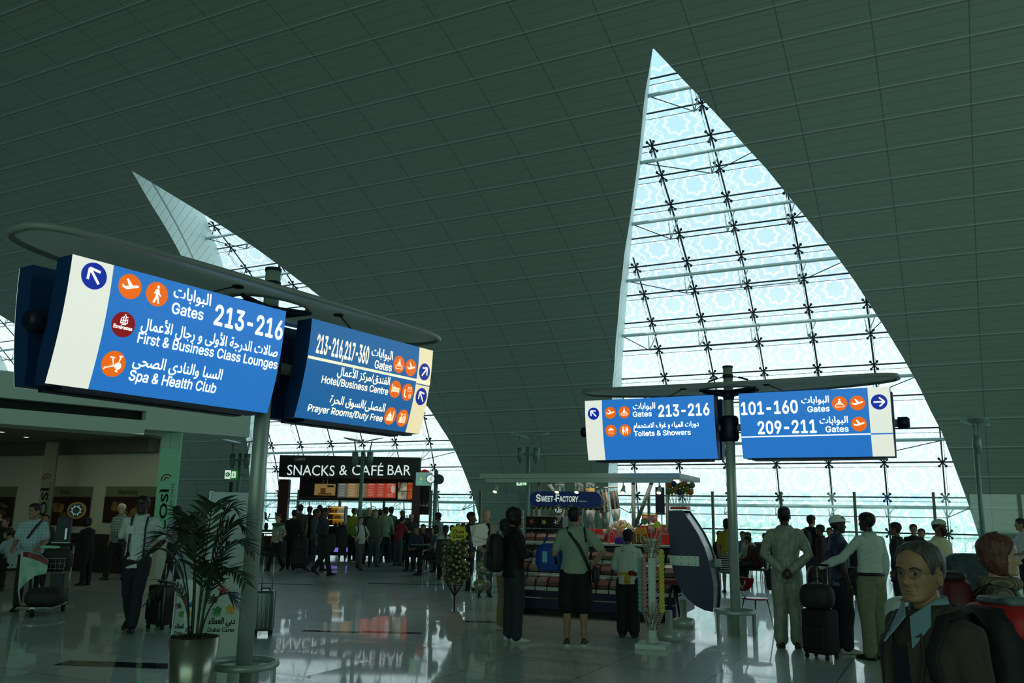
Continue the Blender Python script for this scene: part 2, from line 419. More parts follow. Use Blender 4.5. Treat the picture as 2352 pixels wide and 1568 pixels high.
def sail(k_, idx, fine):
    w = thing('window_%d' % idx, 'tall pointed sail-shaped window of patterned glass in the vault, ' + {0: 'widest of them, behind the gate sign', -1: 'behind the snack bar', -2: 'at the far end beside the restaurant'}.get(k_, 'further along'), 'window'); w['kind'] = 'structure'
    rows = ROWS
    cols = [[], []]
    gcols = []
    for i in range(9):
        gcols.append([(vault(uL(k_, ph)+(uR(k_, ph)-uL(k_, ph))*i/8, ph, gw(ph)), (uL(k_, ph)+(uR(k_, ph)-uL(k_, ph))*i/8-BAY*k_, arc(ph)*1.035)) for ph in rows])
    grid_mesh('glass_panes', gcols, gm, w)
    for side, fn in (('reveal', uL), ('reveal', uR)):
        grid_mesh(side, [[(vault(fn(k_, ph), ph, gw(ph)*q), (q, arc(ph))) for ph in rows] for q in (0, .5, 1.0)], rm, w)
    # dark vertical mullions, one per glazing line
    us = [-7.0+PW*i+BAY*k_+SHIFT.get(k_, 0) for i in range(-4, 4)]
    for uu in us:
        pts = [vault(uu, ph, gw(ph)-.05) for ph in rows if uL(k_, ph)-.01 < uu < uR(k_, ph)+.01]
        if len(pts) > 1:
            mb = MB(); mb.tube(pts, .034, 5); mb.build('mullion', steel_dark, w, True)
            if fine:
                mb = MB(); mb.tube([vault(uu, ph, gw(ph)-.5) for ph in rows if uL(k_, ph)-.01 < uu < uR(k_, ph)+.01], .008, 4); mb.tube([vault(uu+.1, ph, gw(ph)-.5) for ph in rows if uL(k_, ph)-.01 < uu < uR(k_, ph)+.01], .008, 4); mb.build('cable', steel_dark, w, True)
    r = 0; s_ = .98
    while True:
        s_ = .98+PH_/1.035*r; ph = phi_of(s_)
        if ph >= PHIP: break
        a_, c_ = uL(k_, ph), uR(k_, ph)
        if c_-a_ < .3: break
        mb = MB(); mb.tube([vault(a_, ph, gw(ph)-.04), vault(c_, ph, gw(ph)-.04)], .036, 5); mb.build('transom', steel_dark, w, True)
        if fine:
            mb = MB(); phw = phi_of(s_-.13); mb.tube([vault(uL(k_, phw), phw, gw(phw)-.2), vault(uR(k_, phw), phw, gw(phw)-.2)], .012, 4); mb.build('tension_cable', steel_dark, w)
            mb = MB(); any_ = False
            for uu in us:
                if a_+.2 < uu < c_-.2:
                    any_ = True
                    p = vault(uu, ph, gw(ph)-.10)
                    mb.tube([p, vault(uu, ph-.004, gw(ph)-.5)], .02, 5)
                    for dx, dz in ((-1, -1), (1, -1), (-1, 1), (1, 1)):
                        q = vault(uu+.13*dx, ph+.0068*dz, gw(ph)-.1)
                        mb.tube([p, q], .03, 5); mb.ball(q, .06, 8, 6)
            if any_: mb.build('spider_fittings', steel_dark, w, True)
        if r % 2 == 1:
            ph2 = phi_of(s_-.28); a_, c_ = uL(k_, ph2), uR(k_, ph2)
            tb = MB(); tb.tube([vault(a_, ph2, gw(ph2)-.55), vault(c_, ph2, gw(ph2)-.55)], .075, 8)
            tb = tb.build('truss_tube', steel_pale, w, True)
            mb = MB(); pts = [vault(a_, ph2, gw(ph2)-.55)]
            st = MB()
            for uu in us:
                if a_+.5 < uu < c_-.5:
                    q = vault(uu, ph2-.012, gw(ph2)-1.35); pts.append(q)
                    st.tube([vault(uu-.12, ph2, gw(ph2)-.55), q], .025, 5); st.tube([vault(uu+.3, ph2, gw(ph2)-.55), q], .025, 5)
            pts.append(vault(c_, ph2, gw(ph2)-.55))
            if len(pts) > 2:
                mb.tube(pts, .02, 5); mb.build('tie_rod', steel_dark, tb); st.build('strut', steel_pale, tb, True)
            else: mb.b.free(); st.b.free()
        r += 1
    return w
for i, k_ in enumerate((0, -1, -2, -3, -4, 1)): sail(k_, i+1, k_ in (0, -1))
# portals so that daylight is sampled through the windows
for k_ in (0, -1, -2, 1):
    ld = bpy.data.lights.new('window_daylight', 'AREA'); ld.shape = 'RECTANGLE'; ld.size = 17; ld.size_y = 22.5; ld.cycles.is_portal = True
    lo = bpy.data.objects.new('window_daylight', ld); COL.objects.link(lo)
    p0, p1 = vault(-7+BAY*k_, 0.0, gw(0)+.3), vault(-7+BAY*k_, PHIP, gw(PHIP)+.3)
    c = (p0+p1)/2 + (vault(-7+BAY*k_, PHIP*.55, gw(PHIP*.55)+.6)-(p0+p1)/2)
    zax = -(p0-p1).cross(U).normalized()
    if zax.dot(N) < 0: zax = -zax
    yv = (p1-p0).normalized(); xv = yv.cross(zax)
    lo.matrix_world = Matrix(((xv.x, yv.x, zax.x, c.x), (xv.y, yv.y, zax.y, c.y), (xv.z, yv.z, zax.z, c.z), (0, 0, 0, 1)))

# --- polished floor
fm = mat('polished_floor_tiles', (182, 194, 186), .38, ior=1.6); bsdf(fm).inputs['Coat Weight'].default_value = .7; bsdf(fm).inputs['Coat Roughness'].default_value = .042
tc = nd(fm, 'ShaderNodeTexCoord'); sp = nd(fm, 'ShaderNodeSeparateXYZ'); fm.node_tree.links.new(tc.outputs['Object'], sp.inputs[0])
jl = mth(fm, 'MAXIMUM', lines(fm, sp.outputs['X'], 1.2, .012), lines(fm, sp.outputs['Y'], 1.2, .012))
nz = nd(fm, 'ShaderNodeTexNoise'); nz.inputs['Scale'].default_value = .35; fm.node_tree.links.new(tc.outputs['Object'], nz.inputs['Vector'])
bk = nd(fm, 'ShaderNodeTexWhiteNoise', noise_dimensions='2D')
sn = nd(fm, 'ShaderNodeVectorMath', operation='SNAP'); sn.inputs[1].default_value = (1.2, 1.2, 1.2); fm.node_tree.links.new(tc.outputs['Object'], sn.inputs[0]); fm.node_tree.links.new(sn.outputs[0], bk.inputs['Vector'])
base = mixcol(fm, bk.outputs['Value'], lin((174, 188, 180)), lin((190, 200, 192)))
fm.node_tree.links.new(mixcol(fm, jl, base, lin((60, 70, 66))), bsdf(fm).inputs['Base Color'])
n2 = nd(fm, 'ShaderNodeTexNoise'); n2.inputs['Scale'].default_value = .9; fm.node_tree.links.new(tc.outputs['Object'], n2.inputs['Vector'])
bp = nd(fm, 'ShaderNodeBump'); bp.inputs['Strength'].default_value = .022; bp.inputs['Distance'].default_value = .02
fm.node_tree.links.new(n2.outputs[0], bp.inputs['Height']); tl = nd(fm, 'ShaderNodeVectorMath', operation='MULTIPLY_ADD'); tl.inputs[1].default_value = (.011, .011, 0); tl.inputs[2].default_value = (-.0055, -.0055, 0)   # each tile lies a hair off level
fm.node_tree.links.new(bk.outputs['Color'], tl.inputs[0]); ad = nd(fm, 'ShaderNodeVectorMath', operation='ADD'); fm.node_tree.links.new(bp.outputs[0], ad.inputs[0]); fm.node_tree.links.new(tl.outputs[0], ad.inputs[1])
nm_ = nd(fm, 'ShaderNodeVectorMath', operation='NORMALIZE'); fm.node_tree.links.new(ad.outputs[0], nm_.inputs[0]); fm.node_tree.links.new(nm_.outputs[0], bsdf(fm).inputs['Normal']); fm.node_tree.links.new(nm_.outputs[0], bsdf(fm).inputs['Coat Normal'])
mb = MB(); mb.face([(-108, -52, 0), (34, -52, 0), (34, 41.5, 0), (-108, 41.5, 0)])
fl = mb.build('floor', fm); fl.rotation_euler = (0, 0, -YAW); struct(fl)
inl = mat('dark_granite_inlay', (34, 44, 46), .08)
for i, (x, y, L_, W_) in enumerate(((300, 1527, 1.55, .30), (900, 1452, .85, .16), (1112, 1428, .85, .16), (930, 1312, 3.0, .14), (1010, 1343, 3.4, .16), (620, 1340, 2.0, .12), (760, 1450, .8, .14), (1960, 1380, .5, .2))):
    p = onfloor(x, y); mb = MB(); mb.box((0, 0, .001), (L_, W_, .003))
    o = mb.build('trim_%d' % (i+1), inl); o.location = p; o.rotation_euler = (0, 0, -YAW+radians(22)); struct(o)

# --- glass screen in front of the far wall
pane = seethrough('screen_glass', (.90, .97, .96), .06)
post_m = mat('weathered_bronze_post', (120, 122, 104), .5, .3)
SN = 34.2
for i in range(24):
    u_ = -33.0+2.62*i+1.02
    if i < 23:
        mb = MB(); p = U*(u_+1.31)+N*SN; mb.box((0, 0, 1.32), (2.48, .02, 2.56)); o = mb.build('glass_screen_pane', pane)
        o.location = p; o.rotation_euler = (0, 0, -YAW); tag(o, 'clear glass screen pane between bronze posts along the far wall', 'glass screen', 'glass screen panes along the far wall')
    mb = MB(); mb.box((0, 0, 1.33), (.10, .10, 2.66)); mb.box((0, 0, .02), (.2, .2, .04)); o = mb.build('screen_post', post_m); o.location = U*u_+N*SN; o.rotation_euler = (0, 0, -YAW)
    tag(o, 'slim bronze post of the glass screen along the far wall', 'post', 'posts of the glass screen along the far wall')

# --- outside: apron, trees, buildings; haze is put into their near-white colours
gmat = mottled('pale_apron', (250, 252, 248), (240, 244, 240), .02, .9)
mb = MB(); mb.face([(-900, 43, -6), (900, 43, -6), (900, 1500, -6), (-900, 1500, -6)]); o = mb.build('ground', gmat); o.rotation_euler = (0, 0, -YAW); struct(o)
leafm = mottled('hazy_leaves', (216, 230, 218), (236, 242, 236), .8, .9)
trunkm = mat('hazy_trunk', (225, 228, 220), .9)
rnd = random.Random(3)
def tree(p, h, lab):
    tr = thing('tree', lab, 'tree', p, 0, 'trees beyond the apron')
    mb = MB(); mb.tube([(0, 0, 0), (0, 0, h*.5)], h*.03, 6); mb.build('trunk', trunkm, tr)
    mb = MB()
    for q in range(9):
        a = rnd.random()*6.3; r_ = rnd.random()*h*.33
        mb.ball((cos(a)*r_, sin(a)*r_, h*(.5+.35*rnd.random())), h*(.16+.12*rnd.random()), 8, 6, (1.2, 1.2, .9))
    for v in mb.b.verts: v.co += Vector((noise.noise(v.co*.9), noise.noise(v.co*.9+Vector((5, 0, 0))), noise.noise(v.co*.9+Vector((0, 9, 0)))))*h*.06
    mb.build('foliage', leafm, tr)
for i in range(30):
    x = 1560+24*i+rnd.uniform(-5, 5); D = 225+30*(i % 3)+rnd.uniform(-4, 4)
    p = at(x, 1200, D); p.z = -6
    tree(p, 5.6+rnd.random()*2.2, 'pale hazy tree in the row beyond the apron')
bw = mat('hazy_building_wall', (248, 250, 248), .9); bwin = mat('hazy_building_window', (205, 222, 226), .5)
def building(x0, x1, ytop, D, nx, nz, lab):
    a_, c_ = at(x0, 1180, D), at(x1, 1180, D); w_ = c_.x-a_.x; ztop = at((x0+x1)/2, ytop, D).z
    bd = thing('building', lab, 'building', ((a_.x+c_.x)/2, D, -6))
    h = ztop+6; mb = MB(); mb.box((0, 6, h/2), (w_, 12, h)); mb.box((0, 6, h+.3), (w_*.4, 5, .6)); mb.build('walls', bw, bd)
    for i in range(nx):
        for j in range(nz):
            mb = MB(); mb.box((-w_/2+w_*(i+.5)/nx, -.02, h-1.6-2.9*j), (w_/nx*.5, .12, 1.3)); mb.build('building_window', bwin, bd)
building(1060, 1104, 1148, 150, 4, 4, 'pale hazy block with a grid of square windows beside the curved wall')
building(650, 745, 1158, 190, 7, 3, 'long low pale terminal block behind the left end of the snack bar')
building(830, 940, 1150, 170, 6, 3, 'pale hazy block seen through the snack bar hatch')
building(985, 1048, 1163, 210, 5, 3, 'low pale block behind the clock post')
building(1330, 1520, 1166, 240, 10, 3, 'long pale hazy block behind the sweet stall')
# ================================================================ GATE SIGNS ON POSTS
sign_blue = mat('backlit_blue_panel', (30, 98, 176), .35, emit=(40, 116, 196), est=.88)
sign_blue_dim = mat('backlit_blue_panel_dim', (26, 88, 146), .35, emit=(32, 98, 158), est=.85)
sign_white = mat('backlit_white_panel', (225, 225, 215), .35, emit=(230, 234, 222), est=.86)
sign_cream = mat('backlit_cream_panel', (225, 215, 180), .35, emit=(236, 222, 176), est=.92)
sign_text = mat('backlit_white_lettering', (235, 240, 235), .4, emit=(244, 248, 244), est=1.0)
sign_text_cream = mat('backlit_cream_lettering', (235, 228, 200), .4, emit=(244, 236, 200), est=1.0)
sign_orange = mat('backlit_orange', (220, 96, 16), .4, emit=(234, 104, 16), est=.9)
sign_red = mat('backlit_dark_red', (120, 8, 18), .4, emit=(128, 10, 20), est=.9)
sign_navy = mat('backlit_navy', (14, 36, 140), .4, emit=(18, 44, 160), est=.8)
housing = mat('blue_sign_housing', (26, 66, 120), .4, .2)
housing_dark = mat('dark_blue_metal', (24, 34, 58), .45, .3)
canopy_rim = mat('grey_canopy_rim', (150, 156, 152), .42, .05)
canopy_skin = bpy.data.materials.new('pale_canopy_membrane'); canopy_skin.use_nodes = True     # translucent stretched cloth
t = canopy_skin.node_tree; t.nodes.clear(); q_ = [t.nodes.new('ShaderNode'+n_) for n_ in ('OutputMaterial', 'MixShader', 'BsdfDiffuse', 'BsdfTranslucent')]
q_[2].inputs[0].default_value = q_[3].inputs[0].default_value = (.86, .90, .87, 1); q_[1].inputs[0].default_value = .5
t.links.new(q_[2].outputs[0], q_[1].inputs[1]); t.links.new(q_[3].outputs[0], q_[1].inputs[2]); t.links.new(q_[1].outputs[0], q_[0].inputs[0])

def dface(z):
    return .15+(z-2.5)/.95*.16+.035*(1-((z-2.97)/.47)**2)
def circ(c, r, n=40): return [(c[0]+r*cos(2*pi*i/n), c[1]+r*sin(2*pi*i/n)) for i in range(n)]
def seg(p, q, w):
    (x0, y0), (x1, y1) = p, q; L_ = sqrt((x1-x0)**2+(y1-y0)**2); nx, ny = -(y1-y0)/L_*w/2, (x1-x0)/L_*w/2
    return [(x0+nx, y0+ny), (x0-nx, y0-ny), (x1-nx, y1-ny), (x1+nx, y1+ny)]
def rect(x0, y0, x1, y1): return [(x0, y0), (x1, y0), (x1, y1), (x0, y1)]
def arrow_shape(ang):
    ca, sa = cos(ang), sin(ang); R = lambda p: (p[0]*ca-p[1]*sa, p[0]*sa+p[1]*ca)
    return [[R(p) for p in q] for q in (seg((-.68, 0), (.6, 0), .2), seg((.66, 0), (.02, .58), .2), seg((.66, 0), (.02, -.58), .2))]
PICT = {
 'plane': [[(-.72, -.22), (-.60, -.16), (-.28, -.28), (.62, .02), (.76, .12), (.70, .20), (.52, .20), (.2, .12), (-.22, .58), (-.38, .56), (-.12, .02), (-.42, -.06), (-.62, .08), (-.72, .04), (-.62, -.12)]],
 'walk': [circ((.02, .60), .13, 14), [(-.12, .42), (.12, .44), (.20, .10), (.36, -.08), (.30, -.16), (.12, .0), (.10, -.08), (-.14, -.08), (-.12, .12), (-.22, .0), (-.3, -.04), (-.26, .14)], [(-.13, -.1), (.10, -.1), (.2, -.42), (.26, -.74), (.12, -.76), (.0, -.34), (-.16, -.74), (-.34, -.74), (-.20, -.4)]],
 'mover': [circ((.0, .52), .12, 12), [(-.16, .36), (.16, .36), (.22, .0), (-.22, .0)], seg((.12, .1), (.42, -.1), .08), seg((-.5, -.18), (.5, -.18), .09), seg((-.5, -.5), (.5, -.5), .09), seg((-.5, -.18), (-.62, -.34), .09), seg((-.62, -.34), (-.5, -.5), .09), seg((.5, -.18), (.62, -.34), .09), seg((.62, -.34), (.5, -.5), .09), seg((-.4, -.02), (.4, -.02), .07)],
 'bike': [circ((.38, -.12), .28, 20), seg((-.72, -.4), (.4, .0), .09), seg((-.2, .46), (.0, -.1), .09), seg((-.42, .48), (.0, .48), .1), seg((.3, .62), (.62, .66), .1), seg((.48, .62), (.34, .0), .09), seg((.0, -.1), (.3, -.2), .12), seg((-.74, -.52), (-.62, -.3), .1), seg((.22, -.5), (.46, -.56), .1), seg((.38, -.2), (.34, -.54), .08)],
 'bed': [rect(-.66, -.42, -.54, .5), rect(-.66, -.3, .66, -.1), rect(.54, -.42, .66, .2), rect(-.5, -.04, .5, .12), rect(-.44, .14, -.1, .28), rect(-.06, .14, .48, .22)],
 'mail': [seg((-.55, .1), (-.48, -.5), .16), seg((-.48, -.5), (-.1, -.6), .16), seg((-.6, .22), (-.44, .12), .22), seg((.0, .6), (.6, .6), .06), seg((.0, .1), (.6, .1), .06), seg((.0, .1), (.0, .6), .06), seg((.6, .1), (.6, .6), .06), seg((.0, .6), (.3, .32), .06), seg((.6, .6), (.3, .32), .06)],
 'mosque': [rect(-.6, -.56, .3, -.16), [(-.5, -.14), (.2, -.14), (.16, .12), (.0, .28), (-.15, .42), (-.3, .28), (-.46, .12)], rect(-.18, .4, -.12, .58), rect(.34, -.56, .54, .38), [(.32, .4), (.56, .4), (.44, .7)], rect(.3, .08, .58, .16)],
 'gift': [rect(-.56, -.56, -.04, .1), rect(-.4, .12, -.2, .36), rect(.04, -.56, .16, .24), rect(.22, -.56, .34, .24), rect(.4, -.56, .52, .24), seg((-.56, .5), (-.1, .42), .1), seg((.06, .3), (.2, .56), .08), seg((.48, .3), (.34, .56), .08)],
 'shower': [[(-.5, .06), (.5, .06), (.42, .24), (.2, .36), (-.2, .36), (-.42, .24)], rect(-.04, .36, .04, .6)] + [rect(-.42+.2*i-.03, -.1-.2*j-.05, -.42+.2*i+.03, -.1-.2*j+.03) for i in range(5) for j in range(3)],
 'toilet': [circ((-.36, .5), .12, 12), [(-.46, .34), (-.26, .34), (-.1, -.24), (-.24, -.24), (-.24, -.62), (-.34, -.62), (-.34, -.24), (-.38, -.24), (-.38, -.62), (-.48, -.62), (-.48, -.24), (-.62, -.24)], rect(-.03, -.62, .03, .6), circ((.36, .5), .12, 12), [(.2, .34), (.52, .34), (.56, -.14), (.47, -.14), (.47, -.62), (.38, -.62), (.38, -.2), (.34, -.2), (.34, -.62), (.25, -.62), (.25, -.14), (.16, -.14)]],
}
def shapes(name, polys, m, parent, place, c, r, solid=.0):
    mb = MB()
    for q in polys: mb.face([place(c[0]+p[0]*r, c[1]+p[1]*r) for p in q])
    return mb.build(name, m, parent)

def gate_sign(label, P, ax, panels):
    """post with canopy, arm, sign boxes on both sides; local frame: x along the wings, -y towards the hall's front"""
    root = thing('gate_sign', label, 'sign', (P[0], P[1], 0), atan2(ax[1], ax[0]))
    mb = MB(); mb.tube([(0, 0, 0), (0, 0, 3.90)], .071, 28); mb.build('post', steel, root, True)
    mb = MB(); mb.tube([(0, 0, 3.895), (0, 0, 3.925)], .078, 28); mb.build('post_cap', housing_dark, root); mb = MB(); mb.tube([(0, 0, 3.74), (0, 0, 3.79)], .080, 28); mb.build('post_band', housing_dark, root)
    # guard ring at the foot
    mb = MB(); mb.ring((0, 0, .33), .275, .03, 40, 10); g = mb.build('guard_ring', steel, root, True)
    for a in (.5, 2.1, 3.7, 5.3):
        mb = MB(); mb.box((.262, 0, .155), (.025, .10, .31), Matrix.Rotation(a, 4, 'Z'), .004); mb.build('guard_leg', steel, g)
    # canopy: long leaf with a tubular rim, hole round the post
    n = 72; L_, B_ = 2.37, .54
    outl = []
    for i in range(n):
        a = 2*pi*i/n; x = L_*cos(a); y = B_*abs(sin(a))**.6*(1 if sin(a) >= 0 else -1)
        outl.append(Vector((x, y, 3.575+.05*(x/L_)**2)))
    mb = MB(); pts = outl+[outl[0], outl[1]]; mb.tube(pts, .030, 8, cap=False); cr = mb.build('canopy_rim', canopy_rim, root, True)
    mb = MB(); hole = [Vector((.42*cos(2*pi*i/n), .27*sin(2*pi*i/n), 3.575)) for i in range(n)]
    for zz in (0,):
        V = [[mb.b.verts.new(p*1+Vector((0, 0, zz))) for p in r_] for r_ in (outl, [(o_*.55+h_*.45) for o_, h_ in zip(outl, hole)], hole)]
        for q in range(2):
            for i in range(n): mb.b.faces.new((V[q][i], V[q][(i+1) % n], V[q+1][(i+1) % n], V[q+1][i])).smooth = True
    mb.build('canopy_membrane', canopy_skin, cr)
    mb = MB(); mb.ring((0, 0, 3.575), .42, .022, 44, 8, Matrix.Diagonal((1.0, .64, 1, 1))); mb.build('canopy_hub_ring', canopy_rim, cr, True)
    mb = MB()
    for sx in (-1, 1):
        mb.tube([(0, 0, 3.50), (sx*.22, -.03, 3.53), (sx*.42, -.1, 3.56)], [.06, .045, .02], 8); mb.tube([(0, 0, 3.50), (sx*.22, .05, 3.53), (sx*.42, .16, 3.56)], [.06, .045, .02], 8)
    mb.tube([(0, 0, 3.40), (0, 0, 3.54)], [.074, .105], 20); mb.build('canopy_bracket', housing_dark, root, True)
    mb = MB()
    for sx in (-1, 1):
        mb.tube([(sx*.08, 0, 3.765), (sx*.62, 0, 3.585)], .007, 5); mb.tube([(sx*.16, 0, 3.748), (sx*.3, 0, 3.70)], .014, 6)
        mb.tube([(sx*.62, -.28, 3.57), (sx*1.0, -.22, 3.40)], .007, 5); mb.lathe([(.001, 0), (.05, .004), (.05, .02), (.001, .024)], 16, (sx*.62, -.28, 3.55))
    mb.build('stay_cables', steel_dark, root)
    # arm through the wings, collar
    mb = MB(); AL, AR2 = (2.30, 2.36) if P[0] > 0 else (2.12, 2.02)
    mb.tube([(-AL, 0, 2.98), (AR2, 0, 2.98)], .055, 18); arm = mb.build('arm', canopy_rim, root, True)
    for sx in (-1, 1):
        q_ = AL if sx < 0 else AR2; mb = MB(); mb.tube([(sx*(q_-.04), 0, 2.98), (sx*(q_+.08), 0, 2.98), (sx*(q_+.11), 0, 2.98)], [.085, .085, .06], 16); mb.build('arm_end_cap', housing_dark, arm)
    mb = MB(); mb.tube([(0, 0, 2.78), (0, 0, 2.82), (0, 0, 3.12), (0, 0, 3.16)], [.11, .135, .135, .11], 24); mb.build('collar', housing_dark, root, True)
    for side in (-1, 1):
        for wing in (-1, 1):
            x0, x1 = (-2.12, -.085) if wing < 0 else (.24, 2.10)
            if P[0] > 0: x0, x1 = (-2.22, -.15) if wing < 0 else (.22, 2.262)
            pn = panels.get(wing) if side < 0 else None
            zs = [2.515+(3.45-2.515)*i/10 for i in range(11)]
            bx = MB()
            bo = .10 if side > 0 else 0.0
            prof = [(side*(dface(z)+bo), z) for z in zs] + [(side*(bo+max(.02, dface(z)-.19)), z) for z in zs[::-1]]
            bx.rings([[Vector((x, y, z)) for y, z in prof] for x in (x0, x1)], smooth=False)
            box = bx.build('sign_box', housing, root)
            tr = MB(); tr.box(((x0+x1)/2, side*.10, 2.50), (x1-x0-.25, .12, .03)); tr.build('sign_tray', housing_dark, box)
            fx = lambda x, z, e_=.004: Vector((x, side*(dface(z)+e_+(.10 if side > 0 else 0.0)), z))
            bnd = pn['bnd'] if pn else ((x0+.3) if wing < 0 else (x1-.3))
            mats = pn['mats'] if pn else (sign_blue, sign_white, sign_text)
            for nm, a_, c_, m in (('blue_face', bnd, x1, mats[0]) if wing < 0 else ('blue_face', x0, bnd, mats[0]), ('arrow_face', x0, bnd, mats[1]) if wing < 0 else ('arrow_face', bnd, x1, mats[1])):
                mb = MB(); q = .012
                mb.rings([[fx(a_, z) for z in zs], [fx(c_, z) for z in zs], ], False, False, closed=False)
                mb.build(nm, m, box, fix=True)
            if not pn: continue
            pl = lambda s_, t_: fx(s_, t_, .007)
            pl2 = lambda s_, t_: fx(s_, t_, .010)
            for it in pn['items']:
                if it[0] == 'arrow':
                    _, c, r, a = it
                    d = shapes('arrow_disc', [circ((0, 0), 1)], sign_navy, box, pl, c, r); shapes('arrow', arrow_shape(a), mats[2], d, pl2, c, r)
                elif it[0] == 'pict':
                    _, nm, c, r = it
                    d = shapes('pictogram_disc', [circ((0, 0), 1)], sign_orange, box, pl, c, r); shapes('pictogram', PICT[nm], mats[2], d, pl2, c, r)
                    if nm == 'mail': lettering('pictogram_lettering', '@', mats[2], d, (lambda s_, t_, c=c: fx(c[0]+.02+s_, c[1]-.05+t_, .010)), height=.035, bold=.0)
                elif it[0] == 'line':
                    _, xa, xb, z, w_, m = it
                    shapes('divider_line', [rect(xa, z-w_/2, xb, z+w_/2)], m, box, pl, (0, 0), 1)
                elif it[0] == 'logo':
                    _, c, r = it
                    d = shapes('airline_disc', [circ((0, 0), 1)], sign_red, box, pl, c, r)
                    lettering('airline_lettering', 'Emirates', mats[2], d, (lambda s_, t_: fx(c[0]-r*.80+s_, c[1]-r*.36+t_, .010)), width=r*1.6, height=r*.28, bold=.03)
                    em = [seg((-.3, .1), (.3, .12), .08), seg((-.28, .1), (-.26, .5), .08), seg((.3, .12), (.26, .46), .08), seg((-.26, .3), (.2, .34), .07), seg((-.1, .12), (-.06, .62), .08), seg((.08, .14), (.12, .7), .08), seg((-.22, .52), (.0, .62), .07), seg((.12, .56), (.3, .62), .07), seg((.0, .7), (.06, .82), .08), seg((-.16, -.02), (.2, .02), .07)]
                    shapes('airline_emblem', em, mats[2], d, pl2, (c[0], c[1]), r)
                else:
                    _, txt, xa, xb, z, h, bold = it
                    lettering('lettering', txt, mats[2], box, (lambda s_, t_, xa=xa, z=z: fx(xa+s_, z+t_, .007)), width=xb-xa, height=h, bold=bold, font=SANS)
    return root
wh = (sign_blue, sign_white, sign_text); cr_ = (sign_blue_dim, sign_cream, sign_text_cream)
G_AR = arabic('البوابات')
gate_sign('near grey post with blue gate panels beside the potted palm, reading Spa and Health Club', (-2.301, 7.9), (2.609, 4.0), {
 -1: dict(bnd=-1.797, mats=wh, items=[('arrow', (-1.94, 3.33), .10, radians(128)), ('pict', 'plane', (-1.646, 3.319), .097), ('pict', 'walk', (-1.41, 3.312), .097), ('logo', (-1.648, 3.023), .097), ('pict', 'bike', (-1.655, 2.722), .097),
   ('text', G_AR, -1.264, -.907, 3.325, .095, .014), ('text', 'Gates', -1.261, -.963, 3.192, .088, .012), ('text', '213-216', -.848, -.105, 3.182, .165, .022),
   ('text', arabic('صالات الدرجة الأولى و رجال الأعمال'), -1.499, -.124, 3.02, .085, .014), ('text', 'First & Business Class Lounges', -1.506, -.103, 2.912, .078, .012),
   ('text', arabic('السبا والنادي الصحي'), -1.501, -.668, 2.738, .085, .014), ('text', 'Spa & Health Club', -1.503, -.695, 2.622, .078, .012)]),
 1: dict(bnd=1.862, mats=cr_, items=[('text', '213-216,217-360', .334, 1.06, 3.14, .17, .022), ('text', G_AR, 1.10, 1.427, 3.235, .09, .014), ('text', 'Gates', 1.165, 1.431, 3.115, .08, .012), ('pict', 'mover', (1.541, 3.207), .092), ('pict', 'plane', (1.739, 3.203), .092),
   ('line', .245, 2.10, 3.082, .026, sign_text_cream), ('line', 1.862, 2.10, 3.045, .012, sign_blue_dim), ('arrow', (1.978, 3.191), .095, radians(50)), ('arrow', (1.984, 2.917), .095, radians(128)),
   ('text', arabic('الفندق/مركز الأعمال'), .657, 1.434, 2.970, .08, .014), ('text', 'Hotel/Business Centre', .471, 1.432, 2.868, .068, .012), ('pict', 'bed', (1.539, 2.941), .092), ('pict', 'mail', (1.742, 2.935), .092),
   ('text', arabic('المصلى/السوق الحرة'), .636, 1.439, 2.692, .08, .014), ('text', 'Prayer Rooms/Duty Free', .379, 1.441, 2.588, .064, .012), ('pict', 'mosque', (1.549, 2.659), .092), ('pict', 'gift', (1.751, 2.656), .092)])})
gate_sign('far grey post with blue gate panels beside the red chair, reading 101-160', (3.301, 12.85), (4.457, -2.3), {
 -1: dict(bnd=-1.931, mats=wh, items=[('arrow', (-2.076, 3.241), .097, radians(135)), ('pict', 'plane', (-1.793, 3.243), .092), ('pict', 'mover', (-1.561, 3.246), .092), ('text', G_AR, -1.415, -1.06, 3.285, .09, .014), ('text', 'Gates', -1.42, -1.119, 3.167, .078, .012), ('text', '213-216', -1.006, -.226, 3.157, .17, .022),
   ('pict', 'shower', (-1.795, 2.966), .092), ('pict', 'toilet', (-1.559, 2.964), .092), ('text', arabic('دورات المياه و غرف الاستحمام'), -1.418, -.396, 2.995, .075, .014), ('text', 'Toilets & Showers', -1.419, -.528, 2.872, .074, .012)]),
 1: dict(bnd=1.982, mats=wh, items=[('text', '101-160', .249, 1.041, 3.14, .175, .022), ('text', G_AR, 1.101, 1.469, 3.270, .09, .014), ('text', 'Gates', 1.176, 1.471, 3.144, .078, .012), ('pict', 'mover', (1.608, 3.247), .10), ('pict', 'plane', (1.841, 3.243), .10),
   ('text', '209-211', .473, 1.274, 2.858, .172, .022), ('text', G_AR, 1.328, 1.699, 2.978, .09, .014), ('text', 'Gates', 1.40, 1.699, 2.857, .078, .012), ('pict', 'plane', (1.841, 2.956), .10),
   ('line', .222, 1.982, 2.817, .018, sign_text), ('line', 1.982, 2.262, 2.817, .018, sign_blue), ('arrow', (2.119, 3.246), .105, 0.0)])})

